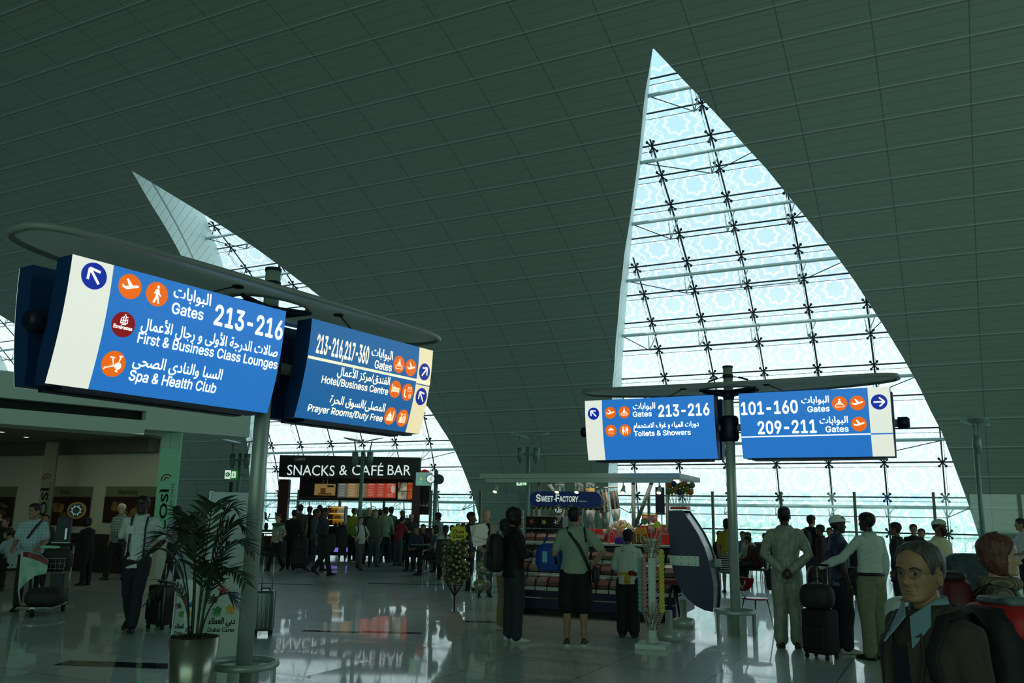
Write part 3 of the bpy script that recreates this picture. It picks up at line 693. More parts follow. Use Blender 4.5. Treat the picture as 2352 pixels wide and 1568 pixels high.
# ================================================================ RESTAURANT FRONT, LEFT
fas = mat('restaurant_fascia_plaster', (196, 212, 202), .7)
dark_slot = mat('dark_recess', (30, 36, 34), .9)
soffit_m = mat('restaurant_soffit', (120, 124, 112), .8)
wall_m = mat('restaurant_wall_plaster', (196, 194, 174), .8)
FA = at(572, 1011, 22.7); FA.z = 0
FB = at(0, 978, 18.6); FB.z = 0
fd = (FB-FA).normalized(); FB = FA+fd*12.0
fn = Vector((fd.y, -fd.x, 0)); fn = fn if fn.y < 0 else -fn
fa_ang = atan2(fd.y, fd.x)
W1 = at(350, 1006, 22.4); W1.z = 0
W0 = W1-U*13.0; WE = W1+U*.6
rest = thing('wall_restaurant', None, None); struct(rest)
def fbox(name, s0, s1, d0, d1, z0, z1, m, par=rest):
    """box along the fascia: s from its free end, d outwards"""
    mb = MB(); pts = [FA+fd*s_+fn*d_ for s_, d_ in ((s0, d0), (s1, d0), (s1, d1), (s0, d1))]
    mb.rings([[Vector((p.x, p.y, z)) for p in pts] for z in (z0, z1)], smooth=False); return mb.build(name, m, par)
lipS = 2.6
fbox('fascia', 0, 12, -.9, 0, 3.96, 4.55, fas); fbox('fascia', 0, lipS+.15, -.9, 0, 3.52, 3.96, fas)
fbox('fascia', lipS+.15, 12, -.9, 0, 3.45, 3.73, fas); fbox('air_slot', lipS+.15, 12, -.9, -.25, 3.73, 3.96, dark_slot)
fbox('fascia_lip', lipS+.2, 12, -.9, .12, 3.38, 3.45, fas)
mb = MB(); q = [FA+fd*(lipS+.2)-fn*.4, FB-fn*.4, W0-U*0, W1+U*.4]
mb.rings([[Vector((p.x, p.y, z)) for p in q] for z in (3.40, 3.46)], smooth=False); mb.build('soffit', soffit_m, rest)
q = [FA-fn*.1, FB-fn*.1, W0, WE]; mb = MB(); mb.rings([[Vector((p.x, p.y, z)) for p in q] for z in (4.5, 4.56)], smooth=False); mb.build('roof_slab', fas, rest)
wn = Vector((U.y, -U.x, 0)); wn = wn if wn.y < 0 else -wn
def wbox(name, s0, s1, d0, d1, z0, z1, m, par=rest):
    mb = MB(); pts = [W1-U*s_+wn*d_ for s_, d_ in ((s0, d0), (s1, d0), (s1, d1), (s0, d1))]
    mb.rings([[Vector((p.x, p.y, z)) for p in pts] for z in (z0, z1)], smooth=False); return mb.build(name, m, par)
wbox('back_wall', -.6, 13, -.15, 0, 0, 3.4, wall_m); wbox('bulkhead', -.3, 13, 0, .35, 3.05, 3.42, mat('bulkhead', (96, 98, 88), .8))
wbox('bench_ledge', .1, 13, 0, .25, .0, .95, mat('dark_bench_panel', (34, 32, 30), .6))
for q_ in ((-9.6, 20.2), (-13.5, 21.0)):
    lamp_area('restaurant_downlights', (q_[0], q_[1], 3.36), (q_[0], q_[1]+.3, 0), 2.5, 1.0, 6, (1.0, .86, .6))
bm_dn = mat('downlight_glow', (255, 240, 200), emit=(255, 236, 190), est=3.0)
for i, (x, y) in enumerate(((60, 1004), (4, 992))):
    p = onfloor(x, y, 3.395); dl = thing('downlight', ('round recessed downlight in the restaurant soffit', 'round recessed downlight in the restaurant soffit by the picture edge')[i], 'light', p)
    mb = MB(); mb.lathe([(.06, 0), (.085, -.005), (.085, .005), (.06, .005)], 20); mb.build('trim_ring', steel_pale, dl); mb = MB(); mb.lathe([(.001, .0), (.06, .0), (.06, .004), (.001, .004)], 16); mb.build('lens', bm_dn, dl)
def onwall(x, y, d=0.01):
    r = ray(x, y); o_ = Vector((0, 0, EYE)); t_ = ((W1+wn*d)-o_).dot(wn)/r.dot(wn); p = o_+r*t_
    return p, (W1-p).dot(U), p.z
food = mottled('sandwich_photograph', (38, 22, 18), (158, 122, 66), 3.2, .5, detail=6)
poster_g = mat('poster_header_green', (112, 122, 88), .6); ink = mat('dark_green_ink', (38, 58, 30), .7)
for txt, x0, x1, yb, lab in (('Warm', 116, 214, 1206, 'framed sandwich poster headed Warm on the restaurant wall'), ('Appetizing', 246, 362, 1200, 'framed sandwich poster headed Appetizing on the restaurant wall'), ('Fresher', -60, 40, 1206, 'framed sandwich poster cut by the picture edge, beside the warm poster')):
    _, s1, zt = onwall(x0, 1117); _, s0, _z = onwall(x1, 1117); _, _s, zm = onwall(x0, 1140); _, _s, zb = onwall(x0, yb)
    ps = thing('food_poster', lab, 'poster', W1-U*((s0+s1)/2)+wn*.02+Vector((0, 0, zb)), -YAW, 'food posters on the restaurant wall')
    w_ = s1-s0
    mb = MB(); mb.box((0, 0, (zt-zb)/2), (w_, .03, zt-zb)); mb.build('backing', poster_g, ps)
    mb = MB(); mb.box((0, -.02, (zm-zb)/2), (w_, .012, zm-zb)); ph_ = mb.build('photograph', mat('poster_dark', (52, 26, 22), .5), ps)
    mb = MB(); 
    for q in range(7): mb.ball((w_*(-.28+.1*q), -.026, (zm-zb)*(.42+.25*sin(q*1.3+1))), .16, 12, 8, (1.1, .06, .8))
    mb.build('pictured_sandwich', food, ph_, True)
    lettering('lettering', txt, ink, ps, plane_place((-w_*.24, -.022, zm-zb+.07), (1, 0, 0), (0, 0, 1)), height=.13, bold=.0, xscale=.9)
# pillar signs
pil_m = mat('green_pillar_sign_panel', (120, 190, 160), .5, emit=(60, 110, 92), est=.10)
def pillar_sign(px0, px1, D, ztop, txtm, lab, full):
    a_ = at(px0, 1100, D); c_ = at(px1, 1100, D); w_ = c_.x-a_.x
    t_ = thing('pillar_sign', lab, 'sign', ((a_.x+c_.x)/2, D, 0), radians(-14))
    mb = MB(); mb.box((0, .04, ztop/2+.45), (w_, .06, ztop-.9)); pn_ = mb.build('panel', pil_m if full else mat('dim_pillar_panel', (120, 128, 108), .6), t_)
    mb = MB(); mb.box((0, .12, ztop/2), (w_*.5, .08, ztop)); mb.build('pillar_post', fas, t_)
    pc = lambda s_, q: Vector((w_*.20-q, .006, 1.05+s_))
    lettering('lettering', 'COSÌ', txtm, pn_, (lambda s_, q: Vector((-w_*.02+.08-q, .004, 1.05+s_))), height=.2, width=1.05, bold=.02)
    lettering('small_lettering', 'SIMPLY GOOD TASTE', txtm, pn_, (lambda s_, q: Vector((w_*.36-q, .004, 1.05+s_))), height=.06, width=1.2, bold=0, space=1.2)
    em = MB()
    for c, r, w2 in (((-.02, 2.32), .15, .03), ((-.02, 2.32), .07, .03)):
        for i in range(9): em.face([Vector((c[0]+p[0], .003, c[1]+p[1])) for p in seg((r*cos(.6+.3*i), r*sin(.6+.3*i)), (r*cos(.92+.3*i), r*sin(.92+.3*i)), w2)])
    em.build('swirl_emblem', mat('brown_ink', (96, 60, 34), .7), pn_)
    if full:
        mb = MB()
        for sx in (-1, 1): mb.box((sx*w_*.24, .0, ztop-.2), (w_*.44, .02, .36))
        mb.build('framed_square', mat('frosted_square', (150, 190, 172), .4), pn_)
pillar_sign(358, 410, 21.4, 3.5, mat('black_green_ink', (18, 40, 30), .7), 'pale green pillar sign with vertical dark lettering at the restaurant corner', True)
pillar_sign(92, 126, 22.6, 3.3, mat('black_green_ink', (18, 40, 30), .7), 'dim pillar sign with vertical lettering between the two posters', False)
# charging kiosk with round head
kp = at(165, 1200, 16.5); kz = thing('charging_kiosk', 'slate charging kiosk with an orange rimmed round head behind the luggage trolley', 'kiosk', (kp.x, 16.5, 0), radians(20))
slate = mat('slate_blue_panel', (46, 56, 62), .5)
mb = MB(); mb.box((-.12, 0, .75), (.24, .24, 1.42), None, .03); mb.build('body', slate, kz)
mb = MB(); mb.tube([(.06, -.09, 1.58), (.06, .09, 1.58)], .155, 32); hd = mb.build('head', mat('orange_rim', (190, 120, 40), .5), kz)
mb = MB(); mb.tube([(.06, -.1, 1.58), (.06, -.085, 1.58)], .125, 32); mb.build('head_panel', slate, hd)
mb = MB(); mb.ring((0, 0, 0), .07, .007, 28, 6, Matrix.Translation((.06, -.105, 1.58)) @ Matrix.Rotation(pi/2, 4, 'X'))
for a in range(8): mb.tube([(.06+.08*cos(a*.8+.3), -.105, 1.58+.08*sin(a*.8+.3)), (.06+.10*cos(a*.8+.3), -.105, 1.58+.10*sin(a*.8+.3))], .008, 5)
mb.build('sun_ring', mat('glowing_ring', (210, 230, 230), emit=(150, 180, 185), est=.35), hd)
mb = MB(); mb.box((-.06, -.16, 1.15), (.03, .02, .2)); mb.build('screen', mat('glowing_ring', (1, 1, 1)), kz); mb = MB(); mb.box((-.12, -.2, .98), (.3, .14, .05)); mb.build('shelf', steel, kz)
# ================================================================ SNACK BAR
black = mat('black_laminate', (16, 17, 17), .45); dred = mat('dark_red_steel', (70, 14, 14), .45)
CY = 31.0
def xz(x, y, Y=CY): p = at(x, y, Y); return p.x, p.z
def pbox(name, x0, y0, x1, y1, Y, th, m, par=None, bevel=0.0, org=(0, 0, 0)):
    a_, c_ = at(x0, y0, Y), at(x1, y1, Y); o_ = Vector(org)
    mb = MB(); mb.box(Vector(((a_.x+c_.x)/2, Y+th/2, (a_.z+c_.z)/2))-o_, (abs(c_.x-a_.x), th, abs(a_.z-c_.z)), None, bevel); return mb.build(name, m, par)
so = Vector((-5.9, CY, 0))
sb = thing('snack_bar', 'snack bar stall with black fascia lettered SNACKS & CAFE BAR', 'stall', so)
def sp_(name, *a_, **k_): return pbox(name, *a_, par=sb, org=so, **k_)
fs = sp_('fascia', 643, 1044.5, 963, 1100, CY, .5, black)
white_l = mat('white_sign_lettering', (230, 238, 236), .4, emit=(225, 240, 238), est=.75); dim_l = mat('dim_sign_lettering', (120, 128, 126), .5, emit=(110, 120, 118), est=.35)
def ctext(txt, xa, xb, yb, h, m):
    a_, c_ = at(xa, yb, CY-.02)-so, at(xb, yb, CY-.02)-so
    lettering('lettering', txt, m, fs, plane_place((a_.x, -.02, a_.z), (1, 0, 0), (0, 0, 1)), width=c_.x-a_.x, height=h, bold=0.0)
for w_, xa, xb in (('SNACKS', 659, 768), ('&', 779, 797), ('CAFÉ', 808, 880), ('BAR', 890, 943)): ctext(w_, xa, xb, 1090.5, .36, white_l)
ctext('CARPET', 676.5, 701, 1058, .10, dim_l)
for x0 in (641, 948): sp_('corner_post', x0, 1100, x0+11, 1278, CY+.03, .3, dred)
sp_('back_panel', 690, 1084, 948, 1152, CY+.9, .2, mat('dark_brown_panel', (26, 16, 14), .6))
for x0 in (742, 752): sp_('panel_hanger', x0-.5, 1100, x0+.5, 1112, CY+.86, .02, steel)
sp_('shelf_rail', 655, 1141, 950, 1145, CY+.1, .3, dred)
sp_('upper_cabinet', 960, 1102, 984, 1182, CY+.3, .8, mat('dark_brown_panel', (1, 1, 1)))
dm = sp_('red_dome', 964, 1077, 985, 1102, CY+.6, .6, mat('red_glow_dome', (120, 30, 22), .4, emit=(150, 40, 28), est=.3), bevel=.14)
ct = sp_('counter', 655, 1207, 990, 1279, CY-.1, .9, mat('black_laminate', (1, 1, 1)))
sp_('counter_top', 652, 1203, 994, 1207.5, CY-.18, 1.1, mat('dark_granite_top', (46, 44, 42), .2))
purple = mat('purple_light_strip', (150, 120, 240), emit=(142, 116, 236), est=.7)
for x0, x1 in ((705, 722), (748, 776), (796, 803), (830, 838), (910, 918), (928, 936)): sp_('light_strip', x0, 1257, x1, 1267, CY-.14, .05, purple)
# menu boards
mcol = [(92, 96, 92), (150, 118, 70), (112, 100, 74), (176, 62, 44), (172, 58, 42), (186, 70, 54)]
mtxt = mat('menu_print', (220, 216, 200), .6, emit=(210, 206, 190), est=.4)
for i in range(6):
    x0 = 776.5+22.1*i; a_, c_ = at(x0, 1109.5, CY+.6), at(x0+20.6, 1142+i*.2, CY+.6)
    mbd = thing('menu_board', '%s lit snack bar menu board, %s of six from its left' % (('grey', 'tan', 'brown', 'red', 'red', 'red with pale picture')[i], ('first', 'second', 'third', 'fourth', 'fifth', 'last')[i]), 'menu', ((a_.x+c_.x)/2, CY+.6, c_.z), 0, 'menu boards over the snack bar')
    w_, h_ = c_.x-a_.x, a_.z-c_.z
    mb = MB(); mb.box((0, .04, h_/2), (w_, .08, h_)); mb.build('board', mat('menu_%d' % i, mcol[i], .5, emit=mcol[i], est=.65), mbd)
    mb = MB()
    for r_ in range(7):
        if i < 5 or r_ < 2 or r_ > 4: mb.box((-.02+.01*(r_ % 2), -.004, h_*(.12+.115*r_)), (w_*(.62-.08*(r_ % 3)), .004, .012))
    mb.box((0, -.004, h_*.93), (w_*.6, .004, .024)); mb.build('menu_lines', mtxt, mbd)
    if i == 5: mb = MB(); mb.ball((.08, -.004, h_*.6), .09, 12, 8, (.8, .08, 1.6)); mb.build('pictured_cup', mat('menu_picture_white', (225, 210, 196), .5, emit=(225, 210, 196), est=.4), mbd, True)
def panel_thing(name, lab, cat, x0, y0, x1, y1, Y, m, sub):
    a_, c_ = at(x0, y0, Y), at(x1, y1, Y); o = thing(name, lab, cat, ((a_.x+c_.x)/2, Y, c_.z)); w_, h_ = c_.x-a_.x, a_.z-c_.z
    mb = MB(); mb.box((0, .04, h_/2), (w_, .08, h_)); mb.build('board', m, o)
    for (u0, v0, u1, v1, mm, nm) in sub:
        mb = MB(); mb.box((w_*((u0+u1)/2-.5), -.006, h_*(v0+v1)/2), (w_*(u1-u0), .01, h_*(v1-v0))); mb.build(nm, mm, o)
    return o
brown = mat('printed_brown', (110, 70, 34), .6, emit=(110, 70, 34), est=.3)
panel_thing('picture_board', 'tan picture board hung left of the snack bar menus', 'picture', 723, 1110.5, 768.5, 1137.5, CY+.7, mat('tan_board', (170, 142, 92), .5, emit=(150, 122, 74), est=.5), [(.3, .1, .55, .62, brown, 'pictured_cup'), (.2, .06, .85, .2, brown, 'pictured_saucer'), (.62, .72, .95, .88, mat('dark_print', (60, 50, 36), .6), 'printed_band')])
f1 = mottled('salad_print', (196, 190, 160), (60, 54, 40), 3.5, .5, detail=4); f2 = mottled('fruit_print', (200, 120, 50), (190, 40, 24), 5, .5, detail=4)
for m in (f1, f2):
    bs = bsdf(m); m.node_tree.links.new(bs.inputs['Base Color'].links[0].from_socket, bs.inputs['Emission Color']); bs.inputs['Emission Strength'].default_value = .5
panel_thing('food_picture_panel', 'panel of four food pictures at the right end of the snack bar', 'picture', 914, 1107, 949, 1149, CY+.4, black, [(.03, .53, .58, .98, f1, 'picture'), (.62, .53, .98, .98, f2, 'picture'), (.03, .04, .58, .49, f1, 'picture'), (.62, .04, .98, .49, f2, 'picture')])
# pastry case
a_ = at(771, 1206, CY-.05); pc = thing('pastry_case', 'glass pastry case glowing yellow on the snack bar counter', 'display case', (a_.x, CY-.05, a_.z))
warm = mat('warm_case_glow', (255, 200, 90), emit=(232, 170, 62), est=.8); caseb = mat('case_back', (150, 110, 44), .6, emit=(170, 118, 36), est=.45)
mb = MB(); mb.box((0, .5, .33), (.56, .04, .66)); mb.build('case_back', caseb, pc)
for q, z in enumerate((.02, .24, .45, .65)):
    mb = MB(); mb.box((0, .26, z), (.56, .5, .02)); sh = mb.build('shelf', steel, pc)
    if q < 3:
        mb = MB(); mb.box((0, .02, z+.17), (.54, .02, .02)); mb.build('lamp_strip', warm, sh)
for sx in (-1, 1): mb = MB(); mb.box((sx*.29, .26, .33), (.03, .52, .68)); mb.build('side_frame', black, pc)
mb = MB(); mb.box((0, 0, .33), (.56, .01, .64)); mb.build('front_glass', seethrough('clear_glass', (.96, .98, .98), .05), pc)
pm_ = mottled('pastry_crust', (150, 92, 30), (214, 168, 80), 12, .6); rnd = random.Random(5)
for z in (.03, .25, .46):
    for i in range(4):
        mb = MB(); mb.ball((0, 0, .04), .055, 10, 6, (1, .8, .7)); o = mb.build('pastry', pm_, None, True); o.location = pc.location+Vector((-.2+.135*i+rnd.uniform(-.02, .02), .22, z)); tag(o, 'golden pastry on a lit shelf of the snack bar case', 'pastry', 'pastries in the snack bar case')
# hanging glasses, bottles, coffee machine
gl = seethrough('bar_glass', (.80, .88, .88), .25)
def glass_proto():
    mb = MB(); mb.lathe([(.033, 0), (.036, .03), (.030, .09), (.006, .12), (.005, .19), (.034, .2), (.034, .205), (.001, .207)], 10); return mb
gx_ = [661+5.1*i for i in range(18)]+[965+4*i for i in range(5)]
g0 = None
for i, x in enumerate(gx_):
    p = at(x, 1158, CY+.2+.12*(i % 2))
    if g0 is None:
        g0 = glass_proto().build('hanging_glass', gl, None, True); tag(g0, 'stemmed glass hanging under the snack bar rail', 'glass', 'stemmed glasses hanging at the snack bar'); g0.location = p; g0.location.z = 2.06-.21
    else: c_ = dup(g0, Vector((p.x, p.y, 2.06-.21)))
bmats = [mat('green_bottle', (24, 40, 26), .15), mat('brown_bottle', (44, 26, 14), .15)]
for i in range(8):
    x = 926+3.2*i; p = at(x, 1203, CY+.35+.1*(i % 2)); mb = MB(); mb.lathe([(.001, 0), (.04, 0), (.042, .18), (.014, .24), (.014, .31), (.017, .32), (.001, .325)], 10); o = mb.build('bottle', bmats[i % 2], None, True); o.location = (p.x, p.y, ztop_ if False else at(800, 1203, CY).z+.02)
    tag(o, 'dark bottle standing at the right end of the snack bar counter', 'bottle', 'bottles on the snack bar counter')
ctz = at(800, 1203, CY-.18).z
a_ = at(852, 1200, CY+.3); cmch = thing('coffee_machine', 'wide steel coffee machine on the snack bar counter below the menus', 'coffee machine', (a_.x, CY+.3, ctz))
mb = MB(); mb.box((0, .2, .30), (1.05, .5, .44), None, .03); mb.build('body', mat('dark_steel_case', (84, 90, 84), .35, .6), cmch)
for sx in (-.4, .4): mb = MB(); mb.box((sx, .2, .04), (.06, .4, .08)); mb.build('foot', black, cmch)
mb = MB(); mb.ring((0, 0, 0), .11, .012, 20, 6, Matrix.Translation((.02, .2, .52)) @ Matrix.Rotation(pi/2, 4, 'X')); mb.build('lever', steel, cmch)
for q in (-.25, .05, .3): mb = MB(); mb.tube([(q, -.06, .34), (q, -.2, .32)], .02, 8); mb.build('portafilter', black, cmch)
for i in range(5):
    p = at(735+7*i, 1180, CY+.4); mb = MB(); mb.lathe([(.001, 0), (.035, 0), (.045, .3+.05*(i % 2)), (.001, .31+.05*(i % 2))], 10); o = mb.build('cup_stack', mat('brown_paper_cup', (58, 34, 26), .7)); o.location = (p.x, p.y, ctz); tag(o, 'tall stack of brown cups on the snack bar counter', 'cups', 'cup stacks on the snack bar counter')
# side bar with lit edge
a_ = at(618, 1290, 27.2); bc = thing('bar_counter', 'dark bar counter with a lit strip beside the near sign post', 'counter', (a_.x, 27.4, 0))
mb = MB(); mb.box((0, .3, .10), (1.15, .7, .2)); mb.build('plinth', mat('brown_stone', (88, 84, 72), .5), bc); mb = MB(); mb.box((0, .3, .56), (1.05, .6, .72)); mb.build('body', mat('dark_teal_panel', (40, 52, 50), .5), bc)
mb = MB(); mb.box((0, .25, 1.0), (1.2, .8, .06)); mb.build('top', black, bc); mb = MB(); mb.box((-.05, -.02, .88), (.42, .02, .05)); mb.build('light_strip', mat('cool_white_light', (240, 245, 240), emit=(236, 244, 240), est=1.0), bc)
for i, dx in enumerate((-.28, .05)):
    fp = thing('flower_vase', ('small dark flower vase on the bar counter, by the sign post', 'second small flower vase on the bar counter')[i], 'vase', (a_.x+dx, 27.6, 1.03))
    mb = MB(); mb.lathe([(.001, 0), (.05, 0), (.07, .1), (.04, .22), (.001, .2)], 12); mb.build('vase', black, fp, True)
    mb = MB()
    for q in range(12): mb.ball((.1*cos(q*2.1)*(.4+.05*q), .1*sin(q*2.1)*(.4+.05*q), .3+.02*q), .03, 6, 4)
    mb.build('flowers', mat('dusky_flowers', (96, 70, 70), .8), fp, True)
# clock post
p = at(998, 1200, 26.5); ck = thing('clock_post', 'slim grey post carrying a lit box with a round white clock', 'clock', (p.x, 26.5, 0))
mb = MB(); mb.tube([(0, 0, 0), (0, 0, at(998, 1080, 26.5).z)], .065, 16); mb.build('post', mat('grey_green_post', (120, 140, 134), .4, .3), ck, True)
zc = at(990, 1100, 26.5).z
mb = MB(); mb.box((-.36, -.02, zc), (.50, .16, .40), None, .02); bx = mb.build('box', mat('pale_sign_box', (150, 186, 180), .5, emit=(110, 160, 152), est=.5), ck)
mb = MB(); mb.tube([(-.15, -.17, zc), (-.15, -.09, zc)], .135, 32); rim = mb.build('clock_rim', black, bx)
mb = MB(); mb.tube([(-.15, -.178, zc), (-.15, -.168, zc)], .115, 32); fc = mb.build('clock_face', mat('clock_white', (235, 240, 238), .5, emit=(225, 238, 235), est=.8), rim)
mb = MB(); mb.tube([(-.15, -.182, zc), (-.11, -.182, zc+.07)], .007, 5); mb.build('clock_hand', black, rim); mb = MB(); mb.tube([(-.15, -.182, zc), (-.12, -.182, zc-.05)], .009, 5); mb.build('clock_hand', black, rim)
mb = MB(); mb.tube([(.09, -.12, zc), (.09, .12, zc)], .15, 28); mb.build('side_clock', mat('navy_clock_case', (24, 34, 70), .4), ck)
mb = MB(); mb.box((-.46, -.105, zc-.1), (.12, .01, .03)); mb.build('green_symbol', mat('green_led', (60, 200, 90), emit=(60, 200, 90), est=.8), bx); mb = MB(); mb.box((-.45, -.105, zc), (.05, .01, .05)); mb.build('amber_symbol', mat('amber_led', (210, 180, 60), emit=(210, 180, 60), est=.8), bx)

# ================================================================ LIGHT MASTS
mast_m = mat('mast_grey', (118, 142, 136), .45, .3); disc_m = mat('mast_disc', (150, 172, 166), .4, .2); grid_m = striped('mast_lamp_grid', (30, 36, 34), (200, 200, 180), .05, 'X', .4)
def mast(x, ytop, Y, lab, rz=0.0, bars=False):
    p = at(x, ytop, Y); t_ = thing('light_mast', lab, 'lamp post', (p.x, Y, 0), rz); z = p.z
    mb = MB(); mb.tube([(0, 0, 0), (0, 0, z)], .062, 14); mb.tube([(0, 0, 0), (0, 0, .03)], .16, 16); mb.build('pole', mast_m, t_, True)
    mb = MB(); mb.tube([(-.22, 0, z-.22), (.22, -.1, z-.24)], .03, 10); mb.build('crossbar', mast_m, t_, True)
    for sx in (-1, 1):
        c = Vector((sx*.24, -.05+sx*-.05, z-.2)); mb = MB(); mb.tube([c+Vector((0, 0, -.3)), c+Vector((0, 0, -.2)), c+Vector((0, 0, -.19)), c+Vector((sx*.01, 0, .17))], [.05, .055, .095, .10], 14); hd_ = mb.build('lamp_head', mast_m, t_, True)
        mb = MB()
        for dy in (-.05, .05): mb.tube([c+Vector((-sx*.02, dy, -.1)), c+Vector((0, dy, .25)), c+Vector((sx*.05, dy, .52))], .014, 6)
        mb.build('disc_stay', mast_m, hd_)
        M_ = Matrix.Translation(c+Vector((sx*.07, 0, .55))) @ Matrix.Rotation(sx*-.22, 4, 'Y') @ Matrix.Rotation(.12, 4, 'X')
        mb = MB(); mb.lathe([(.001, .02), (.2, .03), (.34, .015), (.35, 0), (.34, -.004), (.001, .0)], 28, M=M_); dk = mb.build('reflector_disc', disc_m, hd_, True)
        mb = MB(); mb.lathe([(.001, -.012), (.18, -.012), (.18, .0), (.001, .0)], 20, M=M_); mb.build('lamp_grid', grid_m, dk)
    if bars:
        for sx in (-1, 1):
            mb = MB(); mb.box((sx*.16, -.05, 2.25), (.09, .08, .5), Matrix.Rotation(sx*.1+.08, 4, 'Y')); mb.build('speaker_bar', mat('dark_speaker', (40, 50, 48), .6), t_)
    return t_
mast(834, 1036, 27.6, 'grey double-headed light mast standing in front of the snack bar')
mast(1213, 1026, 26.5, 'grey double-headed light mast rising behind the sweet stall')
m4 = mast(553, 1040, 27.5, 'grey light mast with a green exit sign, left of the near sign post', 0, True)
mast(2238, 1000, 22.5, 'grey light mast in front of the curved wall at the right', radians(70))
exg = mat('exit_green', (20, 110, 40), .4, emit=(22, 120, 44), est=.6); exw = mat('exit_white', (225, 235, 228), .4, emit=(220, 235, 226), est=.8)
def exit_sign(x0, y0, x1, y1, Y, lab):
    a_, c_ = at(x0, y0, Y), at(x1, y1, Y); w_, h_ = c_.x-a_.x, a_.z-c_.z; o = thing('exit_sign', lab, 'sign', ((a_.x+c_.x)/2, Y, c_.z))
    mb = MB(); mb.box((0, .06, h_/2), (w_, .12, h_)); mb.build('box', exg, o)
    mb = MB(); mb.box((-w_*.24, -.006, h_/2), (w_*.48, .012, h_*.96)); wf = mb.build('arrow_panel', exw, o); pl = plane_place((0, -.016, 0), (1, 0, 0), (0, 0, 1)); pl2 = plane_place((0, -.02, 0), (1, 0, 0), (0, 0, 1))
    shapes('arrow_disc', [circ((0, 0), 1, 24)], exg, wf, pl, (-w_*.24, h_/2), h_*.26); shapes('arrow', arrow_shape(pi), exw, wf, pl2, (-w_*.24, h_/2), h_*.2)
    mb = MB(); mb.box((w_*.25, -.006, h_/2), (w_*.34, .012, h_*.7)); wf = mb.build('runner_panel', exw, o); shapes('runner', PICT['walk'], exg, wf, pl, (w_*.25, h_/2), h_*.32)
    return o
es = exit_sign(517, 1079, 543, 1100, 27.3, 'green and white exit sign fixed to the mast beside the near sign post')
mb = MB(); mb.box((.33, .06, .13), (.25, .04, .04)); mb.build('bracket', mast_m, es)
es = exit_sign(1186, 1104, 1211, 1115, 26.2, 'small exit sign on the mast behind the sweet stall'); mb = MB(); mb.box((.2, .14, .08), (.1, .2, .04)); mb.build('bracket', mast_m, es)
# ================================================================ SWEET STALL
KO = Vector((2.72, 13.8, 0)); KA = radians(-23.3)
KX = Vector((cos(KA), sin(KA), 0)); KY = Vector((-sin(KA), cos(KA), 0))
KM = Matrix.Translation(KO) @ Matrix.Rotation(KA, 4, 'Z')
def kl(x, y, yl):
    """pixel -> (x, z) on the stall's plane yl metres behind its front edge"""
    r = ray(x, y); o_ = Vector((0, 0, EYE)); t_ = ((KO+KY*yl)-o_).dot(KY)/r.dot(KY); p = o_+r*t_
    return (p-KO).dot(KX), p.z
def kw(xl, yl, z=0.0): return KO+KX*xl+KY*yl+Vector((0, 0, z))
navy = mat('navy_panel', (24, 34, 74), .35); kwhite = mat('stall_white_metal', (190, 206, 196), .45); red = mat('stall_red', (206, 28, 16), .35); yellow = mat('hazard_yellow', (220, 200, 40), .5)
chrome = mat('chrome', (200, 206, 204), .15, .95)
ks = thing('sweet_stall', 'navy sweet stall with white canopy and rows of candy bins', 'stall', KO, KA)
mb = MB(); mb.box((-1.77, .85, 2.30), (3.54, 1.7, .085), None, .01); cp = mb.build('canopy', kwhite, ks)
mb = MB(); mb.box((-1.77, .03, 2.22), (3.3, .08, .06)); mb.build('light_rail', kwhite, cp); mb = MB(); mb.box((-1.6, .6, 2.24), (2.9, .12, .03)); mb.build('light_tube', mat('stall_tube_light', (250, 245, 230), emit=(250, 240, 215), est=2.2), cp)
for q in (-1, 1):
    mb = MB(); mb.box((-1.77+q*.9, 1.2, 2.25), (1.2, .3, .02)); mb.build('light_tube', mat('stall_tube_light', (1, 1, 1)), cp)
lamp_area('stall_canopy_light', kw(-1.7, .7, 2.19), kw(-1.7, .6, 0), 2.8, .5, 8, (1.0, .93, .78)).rotation_euler = (0, 0, KA)
for xa, za, xb, zb, yl in ((-1.02, 1.42, -.68, 2.26, .95), (-1.02, .4, -1.02, 2.26, .95), (-2.36, 1.9, -2.62, 2.26, .9), (-.55, .3, -.55, 2.26, 1.5), (-3.0, .3, -3.0, 2.26, 1.5)):
    mb = MB(); mb.tube([(xa, yl, za), (xb, yl, zb)], .035, 6, flat=(0, 1, 0)); mb.build('strut', mat('stall_strut', (86, 96, 94), .4, .5), ks)
for i, q in enumerate((-3.25, -2.1, -1.75, -.95, -.35)):
    sl = thing('spotlight', 'small spotlight clipped under the sweet stall canopy, %s from the left' % ('first', 'second', 'third', 'fourth', 'fifth')[i], 'spotlight', kw(q, .06, 2.10), KA, 'spotlights under the sweet stall canopy')
    mb = MB(); mb.tube([(0, 0, .09), (0, 0, .03)], .01, 6); mb.build('stem', kwhite, sl); mb = MB(); mb.tube([(0, .05, .04), (0, -.01, -.04), (.0, -.03, -.07)], [.02, .04, .045], 12); mb.build('lamp_head', kwhite, sl, True)
    mb = MB(); mb.tube([(0, -.031, -.071), (0, -.033, -.074)], .036, 12); mb.build('lens', mat('spot_glow', (255, 235, 200), emit=(255, 226, 180), est=2.0), sl)
